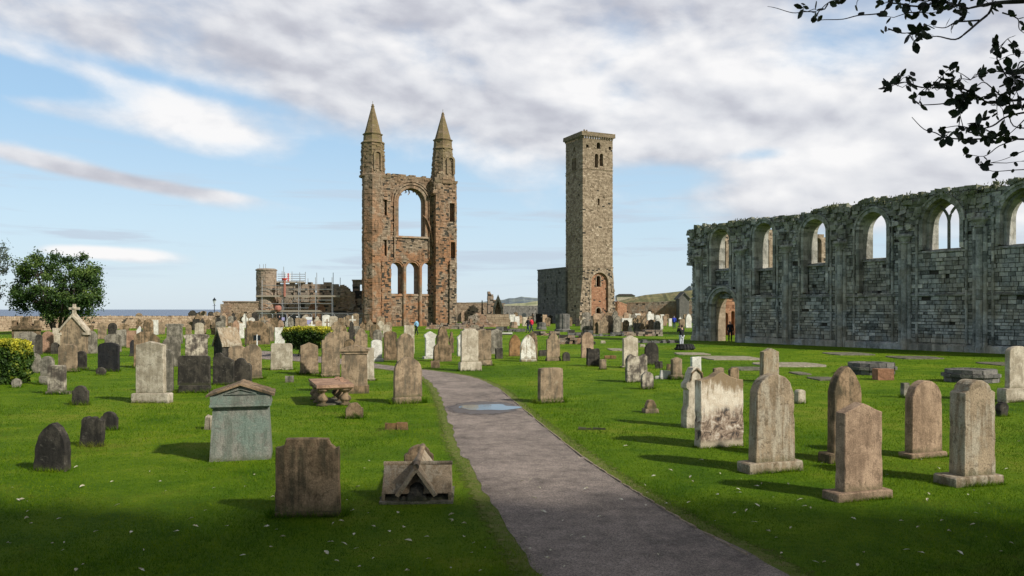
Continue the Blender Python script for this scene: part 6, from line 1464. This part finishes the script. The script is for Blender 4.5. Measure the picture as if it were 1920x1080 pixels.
    for x, y, w_, h_ in ((-.06, .02, .09, .16), (.09, .03, .08, .12), (.0, .10, .14, .26), (-.17, .05, .07, .09), (.18, .06, .06, .08), (-.3, .14, .09, .12), (.33, .14, .08, .10), (-.42, .2, .08, .1), (.44, .2, .08, .11), (-.34, .2, .2, .09), (.30, .22, .2, .08)):
        m.lathe([(w_*.9, 0), (w_, h_*.4), (w_*.75, h_*.8), (w_*.3, h_)], (x, y+.05, 0), 8, r.random())
    m.build('broken_core', 'dark_stone', g)
    m = MB(); m.box(-hw-.03, hw+.03, -.02, .95, -.03, .035); m.build('footing', 'grey_stone', g)
    stone(758, 813, 835, 893, 'shoulder', 'brown_stone', 'small curly shouldered stone standing right behind the coped tomb', None, t=.12, th=8)
    # stone with scrolled sides seen nearly edge on
    c, k = kk(1306, 802); g = empty('scroll_headstone', c, R_(20)); tag(g, 'pale scroll sided headstone standing just behind the dripping white and brown slab', 'gravestone')
    h = (802-688)*k; w = .26; m = MB(); P = [(-w, 0), (-w, h*.28), (-w*.8, h*.36), (-w*.78, h*.62), (-w*1.02, h*.66), (-w*1.02, h*.72), (-w*.7, h*.80), (-w*.6, h*.9), (-w*.3, h*.985), (0, h), (w*.3, h*.985), (w*.6, h*.9), (w*.7, h*.80), (w*1.02, h*.72), (w*1.02, h*.66), (w*.78, h*.62), (w*.8, h*.36), (w, h*.28), (w, 0)]
    slab_mesh(m, P, .24, .02, r); m.build('slab', 'pale_stone', g); m = MB(); 
    m.tube([(w*-.62, -.02, h*.78), (-w*.5, -.02, h*.9), (0, -.02, h*.965), (w*.5, -.02, h*.9), (w*.62, -.02, h*.78)], .022, 6); m.build('arch_moulding', 'brown_stone', g)
    # little hexagonal pedestal
    c, k = kk(1223, 775); g = empty('small_pedestal', c, R_(10)); tag(g, 'small six sided stump on a square foot, alone in the right lawn', 'stone pedestal'); m = MB(); m.box8([(x, y, z) for z, s in ((-.02, .19), (.11, .17)) for x, y in ((-s, 0), (s, 0), (s, .3), (-s, .3))]); m.build('foot', 'tan_stone', g); m = MB(); slab_mesh(m, outline('hex', .27, .22, r), .2, 0, r); o = m.build('stump', 'brown_stone', g); o.location = (0, .04, .11)
    # big brown stone carrying two black plaques on a post
    stone(459, 506, 602, 646, 'shoulder', 'brown_stone', 'wide brown headstone behind the pair of black plaques', None, t=.3)
    stone(490, 514, 606, 640, 'round', 'tan_stone', 'tan round stone right of the wide brown one with plaques before it', None, t=.15)
    c, k = kk(482, 652); g = empty('plaque_post', c, 0); tag(g, 'pair of small black plaques on a short white post', 'sign'); m = MB(); m.box(-.035, .035, 0, .05, 0, .92); m.build('post', 'white_paint', g)
    for sd in (-1, 1): m = MB(); m.box(*(sorted((sd*.05, sd*.25))), -.02, .0, .50, .88); m.build('plaque', 'black_metal', g)
    c, k = kk(461, 650); m = MB(); m.tube([(0, 0, 0), (.03, 0, 1.3), (-.02, 0, 2.5)], [.05, .04, .02], 6); m.tube([(0, 0, 2.2), (.25, 0, 2.5)], [.02, .01], 5); o = m.build('bare_sapling', 'bark'); o.location = c; tag(o, 'thin bare dark stake left of the wide brown headstone', 'stake')
special()

# ---------------------------------------------------------------- the crowd of stones in the distance
SHN = dict(round='round topped', gable='gabled', flat='square topped', square='square', gothic='pointed', shoulder='shouldered', segment='curved top', pedestal='pedestal shaped', urn='urn topped', steep='sharply pointed', cross='cross shaped')
CN = dict(tan_stone='tan', brown_stone='brown', grey_stone='grey', pale_stone='pale', white_stone='white', dark_stone='dark', pink_stone='pinkish', buff_stone='buff')
def crowd(rows, xr, where, seed, group, mats, wpx=(9, 17), hpx=(16, 30), avoid=()):
    r = random.Random(seed); items = []
    for yb, n in rows:
        for i in range(n):
            x = xr[0]+(xr[1]-xr[0])*(i+r.uniform(.15, .85))/n; w = r.uniform(*wpx); h = r.uniform(*hpx); y = yb+r.uniform(-1.3, 1.3)
            if any(a < x < b and c < y < d for a, b, c, d in avoid): continue
            items.append((x, y, w, h, r.choice(['round', 'round', 'gable', 'flat', 'square', 'gothic', 'shoulder', 'segment', 'segment', 'pedestal', 'urn', 'steep', 'cross']), r.choice(mats)))
    cnt = {}
    for x, y, w, h, sh, mt in sorted(items):
        key = (sh, mt); cnt[key] = cnt.get(key, 0)+1
    seen = {}
    for x, y, w, h, sh, mt in sorted(items):
        key = (sh, mt); seen[key] = seen.get(key, 0)+1
        q = ORD[seen[key]-1] if cnt[key] > 1 else 'only'
        lab = f"{q} {CN[mt]} {SHN[sh]} gravestone{' from the left' if cnt[key] > 1 else ''}, {where}"
        if sh == 'cross':
            c = G(x, y); k = c.y/F; g = None; m = MB(); hh = h*k*1.1; s = .07+.03*r.random()
            m.box8([(a, b, z) for z, f in ((.3, 1.2), (hh, .9)) for a, b in ((-s*f, -s*f), (s*f, -s*f), (s*f, s*f), (-s*f, s*f))]); m.box(-hh*.22, hh*.22, -s*.8, s*.8, hh*.66, hh*.66+s*2); m.box(-.3, .3, -.25, .25, -.02, .3)
            o = m.build('cross_gravestone', mt); o.location = c; o.rotation_euler = (0, 0, R_(20)); tag(o, lab, 'gravestone', group)
        else:
            stone(x-w/2, x+w/2, y-h, y, sh, mt, lab, None, t=r.uniform(.12, .3), th=r.uniform(14, 26), tilt=r.uniform(-1.5, 1.5), group=group, wear=.01)
WM = ['tan_stone', 'tan_stone', 'brown_stone', 'brown_stone', 'grey_stone', 'pale_stone', 'white_stone', 'buff_stone', 'dark_stone']
crowd([(609, 20), (613, 19), (618, 17), (624, 14)], (1092, 1238), 'before the square tower, right of centre', 101, 'distant gravestones under the square tower', WM, (8, 16), (13, 25))
crowd([(604, 11), (607, 11), (610, 9)], (1172, 1290), 'below the far brownish wall', 102, 'distant gravestones below the far wall', WM, (7, 12), (10, 20), avoid=((1255, 1272, 600, 620),))
crowd([(602, 14), (606, 12), (611, 9)], (940, 1092), 'beyond the ruined foundations in the centre', 103, 'distant gravestones beyond the foundations', WM, (7, 12), (12, 22))
crowd([(599, 12), (603, 9)], (862, 942), 'against the orange precinct wall', 104, 'distant gravestones by the orange wall', ['tan_stone', 'pale_stone', 'white_stone', 'buff_stone', 'pink_stone'], (6, 10), (12, 24))
crowd([(608, 14), (612, 14), (618, 13), (628, 9)], (255, 425), 'near the low sea wall', 105, 'gravestones near the sea wall', WM, (10, 17), (17, 27), avoid=((262, 300, 600, 640), (305, 348, 600, 630)))
crowd([(609, 10), (614, 8)], (-5, 250), 'far left by the dark tree', 106, 'gravestones beside the dark tree', WM, (11, 18), (14, 22))
crowd([(609, 12), (614, 11), (622, 9), (634, 5)], (425, 535), 'in front of the rubble block and scaffolding', 107, 'gravestones before the rubble block', WM, (10, 17), (17, 30), avoid=((515, 532, 600, 620), (480, 535, 628, 640)))
crowd([(609, 15), (613, 13), (620, 12), (632, 8)], (540, 735), 'before the scaffolded ruin and gable foot', 108, 'gravestones before the scaffolded ruin', WM, (10, 16), (16, 27))
crowd([(618, 5), (625, 5)], (1095, 1165), 'behind the low rubble line under the tower', 109, 'gravestones behind the rubble line', ['tan_stone', 'brown_stone', 'buff_stone', 'grey_stone'], (14, 20), (26, 36))
for xl, xr, yt, yb, sh, mt, lab in [(1117, 1136, 603, 625, 'round', 'brown_stone', 'low brown arched stone before the crowd right of the tower door'), (1119, 1133, 600, 626, 'pedestal', 'tan_stone', 'tan tomb with flat dark lid before the tower door'), (1230, 1240, 603, 622, 'square', 'white_stone', 'clean white square tablet at the right end of the crowd'),
        (1285, 1297, 588, 615, 'gothic', 'white_stone', 'white tapered monument against the left end of the ruined wall'), (1253, 1260, 597, 612, 'flat', 'white_stone', 'white slim stone left of the man in blue'), (1273, 1284, 598, 614, 'segment', 'tan_stone', 'tan curved stone above the photographing woman'), (1183, 1193, 593, 606, 'gable', 'white_stone', 'white diamond headed stone in the crowd right of the tower'),
        (993, 1000, 579, 600, 'gothic', 'white_stone', 'white pointed memorial tablet before the shaded precinct wall'), (426, 432, 592, 606, 'steep', 'white_stone', 'white pointed stone at the foot of the rubble block'), (436, 449, 600, 636, 'gothic', 'pink_stone', 'pinkish pointed stone before the rubble block'), (365, 382, 605, 632, 'segment', 'pale_stone', 'whitish curved tablet left of centre near the sea wall')]:
    stone(xl, xr, yt, yb, sh, mt, lab, None, t=.2)

# ---------------------------------------------------------------- people
def person(px, yb, hgt, face, label, top, legs, hair, pose='stand', extra=None, skirt=False, bag=None):
    """hgt metres; face = heading the body looks towards (radians, 0 = +Y away from camera)"""
    c = G(px, yb); s = hgt/1.75; root = empty('person', c, -face); root.scale = (s, s, s); tag(root, label, 'person')
    st = .24 if pose == 'walk' else .02
    J = dict(pel=(0, 0, .95), sp=(0, .01, 1.15), ch=(0, 0, 1.34), nk=(0, 0, 1.50), hd=(0, .02, 1.60), ht=(0, .01, 1.71), ns=(0, .115, 1.61))
    for q, sd in (('l', -1), ('r', 1)):
        f = st*sd
        J['hip'+q] = (.10*sd, 0, .90); J['kn'+q] = (.11*sd, f*.6+.03, .50); J['an'+q] = (.11*sd, f-.02, .09); J['to'+q] = (.13*sd, f+.15, .03)
        J['shd'+q] = (.19*sd, 0, 1.42)
        if pose == 'camera': J['el'+q] = (.27*sd, .14, 1.24); J['wr'+q] = (.09*sd, .24, 1.50); J['hn'+q] = (.06*sd, .27, 1.56)
        elif pose == 'walk': J['el'+q] = (.24*sd, -f*.5, 1.16); J['wr'+q] = (.24*sd, -f*.7+.10, .93); J['hn'+q] = (.24*sd, -f*.7+.13, .86)
        else: J['el'+q] = (.25*sd, .0, 1.15); J['wr'+q] = (.24*sd, .08, .90); J['hn'+q] = (.23*sd, .11, .82)
    def skin(name, mat, edges, rad, fingers=False, parent=root):
        names = []; 
        for e in edges:
            for q in e:
                if q not in names: names.append(q)
        vs = [J[q] for q in names]; es = [(names.index(a), names.index(b)) for a, b in edges]; rr = [rad[q] if q in rad else rad[q[:-1]] for q in names]
        if fingers:
            for q, sd in (('l', -1), ('r', 1)):
                i = names.index('hn'+q); w = Vector(J['wr'+q]); h = Vector(J['hn'+q]); d = (h-w).normalized(); a = Vector((0, 1, 0)) if abs(d.y) < .7 else Vector((1, 0, 0))
                for k, ln in enumerate((.060, .072, .066, .05)): vs.append(tuple(h+a*(k-1.5)*.021+d*ln)); es.append((i, len(vs)-1)); rr.append(.009)
                vs.append(tuple(h-d*.01+a*.05+d*.015)); es.append((i, len(vs)-1)); rr.append(.010)
        me = bpy.data.meshes.new(name); me.from_pydata(vs, es, []); me.materials.append(MATS[mat]); o = bpy.data.objects.new(name, me); COL.objects.link(o); o.parent = parent
        sk = o.modifiers.new('skin', 'SKIN'); ly = me.skin_vertices[0] if me.skin_vertices else None
        if ly is None:
            bm = bmesh.new(); bm.from_mesh(me); bm.verts.layers.skin.verify(); bm.to_mesh(me); bm.free(); ly = me.skin_vertices[0]
        for i, q in enumerate(rr): ly.data[i].radius = (q, q) if not isinstance(q, tuple) else q
        ly.data[0].use_root = True
        sb = o.modifiers.new('sub', 'SUBSURF'); sb.levels = 1; sb.render_levels = 2
        return o
    B = dict(pel=.125, sp=.115, ch=.135, nk=.055, hd=.088, ht=.07, ns=.015, hip=.085, kn=.055, an=.04, to=.03, shd=.06, el=.04, wr=.028, hn=.03)
    E = [('pel', 'sp'), ('sp', 'ch'), ('ch', 'nk'), ('nk', 'hd'), ('hd', 'ht'), ('hd', 'ns')]
    for q in 'lr': E += [('pel', 'hip'+q), ('hip'+q, 'kn'+q), ('kn'+q, 'an'+q), ('an'+q, 'to'+q), ('ch', 'shd'+q), ('shd'+q, 'el'+q), ('el'+q, 'wr'+q), ('wr'+q, 'hn'+q)]
    skin('body', 'skin', E, B, True)
    J['hem'] = (0, 0, .84); E2 = [('hem', 'pel'), ('pel', 'sp'), ('sp', 'ch'), ('ch', 'nk2')]; J['nk2'] = (0, 0, 1.47)
    for q in 'lr': E2 += [('ch', 'shd'+q), ('shd'+q, 'el'+q), ('el'+q, 'wr'+q)]
    skin('jacket', top, E2, dict(hem=.165, pel=.16, sp=.15, ch=.16, nk2=.07, shd=.085, el=.062, wr=.048))
    E3 = []
    for q in 'lr': E3 += [('pel', 'hip'+q), ('hip'+q, 'kn'+q), ('kn'+q, 'an'+q)]
    skin('trousers', legs, E3, dict(pel=.13, hip=.105, kn=.073, an=.058))
    for q in 'lr': skin('shoe', 'shoe', [('an'+q, 'to'+q)], dict(an=.055, to=.045))
    J['h1'], J['h2'], J['h3'] = (0, -.02, 1.72), (0, -.05, 1.62), (0, -.05, 1.54); skin('hair', hair, [('h1', 'h2'), ('h2', 'h3')], dict(h1=.09, h2=.088, h3=.06))
    if bag:
        m = MB(); m.box8([(x, y, z) for z, q in ((1.0, 1), (1.45, .85)) for x, y in ((-.15*q, -.16), (.15*q, -.16), (.13*q, -.32*q-.02), (-.13*q, -.32*q-.02))]); o = m.build('backpack', bag); o.parent = None
        o.matrix_world = Matrix.Translation(c) @ Matrix.Rotation(-face, 4, 'Z') @ Matrix.Scale(s, 4); tag(o, 'backpack worn by the '+extra, 'backpack')
    if pose == 'camera':
        m = MB(); m.box(-.07, .07, .24, .29, 1.55, 1.64); m.tube([(0, .29, 1.595), (0, .36, 1.595)], .035, 10); o = m.build('camera', 'black_metal'); o.matrix_world = Matrix.Translation(c) @ Matrix.Rotation(-face, 4, 'Z') @ Matrix.Scale(s, 4); tag(o, 'black camera held up by the woman in pale trousers', 'camera')
    return root
person(781, 628, 1.70, R_(-70), 'person in a light blue jacket and dark trousers walking before the gable', 'light_blue_cloth', 'black_cloth', 'hair', 'walk')
person(990, 624, 1.75, R_(-60), 'person in black walking left of the one in red', 'black_cloth', 'navy_trousers', 'hair', 'walk')
person(996.5, 623, 1.72, R_(-60), 'person in a bright red jacket walking in the centre distance', 'red_cloth', 'navy_trousers', 'hair', 'walk')
person(1264, 616, 1.78, R_(10), 'person in a bright blue jacket seen from behind at right', 'blue_cloth', 'navy_trousers', 'grey_hair', 'stand')
person(1278, 655, 1.68, R_(-30), 'person in black jacket and pale trousers photographing the ruins', 'black_cloth', 'pale_trousers', 'hair', 'camera')
person(1369, 640.5, 1.72, R_(180), 'person in dark clothes standing in the doorway of the ruined wall', 'black_cloth', 'black_cloth', 'hair', 'stand')
person(524, 613, 1.75, R_(180), 'person in dark clothes before the scaffolding', 'black_cloth', 'black_cloth', 'grey_hair', 'stand')
person(1160, 598, 1.70, R_(160), 'person in pink by the right foot of the square tower', 'pink_cloth', 'pale_trousers', 'hair', 'stand')

# ---------------------------------------------------------------- grass blades, fallen leaves
def poly_in(L, R):
    P = [tuple(p) for p in L]+[tuple(p) for p in R[::-1]]; 
    return P
def grass():
    import numpy as np
    rng = np.random.default_rng(3); N = 330000
    py = rng.uniform(606, 1115, N); py = np.where(rng.random(N) < .35, rng.uniform(760, 1115, N), py); px = rng.uniform(-420, 2340, N)
    Y = H*F/(py-HZ); X = (px-960)/F*Y; Y = Y+rng.normal(0, .2, N)
    # keep off the path
    def bx(L, y):
        yy = np.array([p.y for p in L]); xx = np.array([p.x for p in L]); o = np.argsort(yy); return np.interp(y, yy[o], xx[o])
    k = Y < 31
    jit = rng.normal(0, .045, N)
    on = k & (X > bx(PLW, Y)+jit) & (X < bx(PRW, Y)+jit)
    P = PLW+PRW[::-1]; vx = np.array([p.x for p in P]); vy = np.array([p.y for p in P])
    far = ~k & (Y < 60); idx = np.where(far)[0]; ins = np.zeros(len(idx), bool); x_, y_ = X[idx], Y[idx]; j = len(P)-1
    for i in range(len(P)):
        c = (vy[i] > y_) != (vy[j] > y_)
        with np.errstate(divide='ignore', invalid='ignore'): ins ^= c & (x_ < (vx[j]-vx[i])*(y_-vy[i])/(vy[j]-vy[i])+vx[i])
        j = i
    on[idx] |= ins
    keep = ~on; X, Y = X[keep], Y[keep]; N = len(X)
    # stay on the near side of the long ruined wall
    sv = (X-15.7)*(-.83)+(Y-69.5)*(-.556); inn = (sv < .2) & ((X-15.7)*.556-(Y-69.5)*.83 > -.3); X, Y = X[~inn], Y[~inn]; N = len(X)
    # longer tufts left uncut round the foot of the stones
    tx, ty = [], []
    for (bx0, by0, bw, bt, bq) in BASES:
        if by0 > 40 or by0 < 6: continue
        n_ = int(420*min(1, 12/by0)*(bw+bt)); u_ = rng.uniform(-1, 1, n_); e_ = rng.random(n_); od = np.abs(rng.normal(0, .03, n_))+.005
        lx_ = np.where(e_ < .62, u_*(bw/2+.02), np.sign(u_)*(bw/2+od)); ly_ = np.where(e_ < .5, -od, np.where(e_ < .62, bt+od, (u_*3.7 % 1)*bt))
        tx.append(bx0+lx_*math.cos(bq)-ly_*math.sin(bq)); ty.append(by0+lx_*math.sin(bq)+ly_*math.cos(bq))
    tx, ty = np.concatenate(tx), np.concatenate(ty); tall = np.concatenate([np.zeros(N), np.ones(len(tx))]); X = np.concatenate([X, tx]); Y = np.concatenate([Y, ty]); N = len(X)
    clump = np.sin(X*3.1+2*np.sin(Y*1.7))*np.sin(Y*2.3+2*np.sin(X*1.9)); tuft = (rng.random(N) < .10*(clump > .55))*1.0
    h = rng.uniform(.018, .042, N)*(1+tall*1.7+tuft*1.4)*(1+.4*np.sin(X*1.3+np.sin(Y)))*np.clip(Y/14, .85, 1.6); w = np.clip(.0028*Y/9, .0028, .03); a = rng.uniform(0, 6.283, N); lx = rng.normal(0, .6, N)*h; ly = rng.normal(0, .6, N)*h
    v = np.empty((N, 3, 3)); z0 = np.zeros(N)
    v[:, 0] = np.stack([X-np.cos(a)*w, Y-np.sin(a)*w, z0], 1); v[:, 1] = np.stack([X+np.cos(a)*w, Y+np.sin(a)*w, z0], 1); v[:, 2] = np.stack([X+lx, Y+ly, h], 1)
    me = bpy.data.meshes.new('grass'); me.vertices.add(N*3); me.vertices.foreach_set('co', v.reshape(-1)); me.loops.add(N*3); me.loops.foreach_set('vertex_index', np.arange(N*3, dtype=np.int32))
    me.polygons.add(N); me.polygons.foreach_set('loop_start', np.arange(0, N*3, 3, dtype=np.int32)); me.polygons.foreach_set('loop_total', np.full(N, 3, np.int32))
    me.update(calc_edges=True); t = me.attributes.new('tint', 'FLOAT', 'FACE'); t.data.foreach_set('value', rng.normal(.5, .17, N).clip(0, 1))
    me.materials.append(MATS['grass_blades']); o = bpy.data.objects.new('grass', me); COL.objects.link(o); tag(o, 'short green mown lawn grass between the gravestones', 'grass', None, 'stuff')
grass()
def leaves():
    r = random.Random(17)
    spots = [(98,915),(281,886),(349,887),(154,915),(58,984),(385,960),(425,990),(500,990),(530,1010),(620,1020),(612,1040),(640,980),(668,1032),(700,990),(757,992),(845,978),(848,980),(671,916),(664,1005),(683,880),(265,1072),(730,1000),(560,905),(760,880),(905,870),(1011,821),(884,1040),(870,1010),(1085,860),(1225,895),(1295,897),(1298,905),(1211,950),(1483,993),(1478,910),(1390,900),(1410,890),(1384,920),(1345,930),(1292,945),(1400,960),(1420,950),(1500,940),(1520,955),(1560,940),(1830,965),(1850,1010),(1620,1040),(1700,1035),(1690,980),(1740,940),(1440,1000),(1350,890),(1315,865),(1370,870),(1450,935),(1780,1000),(1800,1040),(980,905),(1045,700),(1032,742),(1173,838),(1850,845),(1910,830),(1815,930),(300,905),(220,950),(120,1020),(180,1000),(40,940),(460,915),(330,1000),(455,1045),(730,940),(650,940),(690,965),(700,1050),(800,1010),(870,985),(910,1030)]
    for i in range(95): spots.append((r.uniform(0, 1900), r.uniform(860, 1075)))
    base = []
    for v in range(5):
        m = MB(); a = .030; cu = r.uniform(.01, .022)
        pts = [(-a*1.3, 0, .004), (-a*.6, -a*.6, cu), (a*.3, -a*.65, cu*.8), (a*1.4, 0, .006), (a*.3, a*.6, cu*1.3), (-a*.6, a*.55, cu)]
        for p, q in zip(pts, pts[1:]+pts[:1]): m.poly([p, q, (0, 0, .008)], r.uniform(.0, 1))
        base.append(m)
    protos = [m.build('fallen_leaf', 'fallen_leaves') for m in base]; used = [False]*5
    for px, py in spots:
        v = r.randrange(5)
        if used[v]: o = protos[v].copy(); COL.objects.link(o)
        else: o = protos[v]; used[v] = True
        o.location = G(px, py)+Vector((0, 0, .02)); o.rotation_euler = (r.uniform(-.4, .4), r.uniform(-.4, .4), r.uniform(0, 6.28)); s = r.uniform(.45, 1.25) if py < 1075 else 1; o.scale = (s, s*r.uniform(.6, 1), s)
        tag(o, 'small pale fallen leaf lying on the front lawn', 'leaf', 'fallen leaves scattered over the foreground')
leaves()
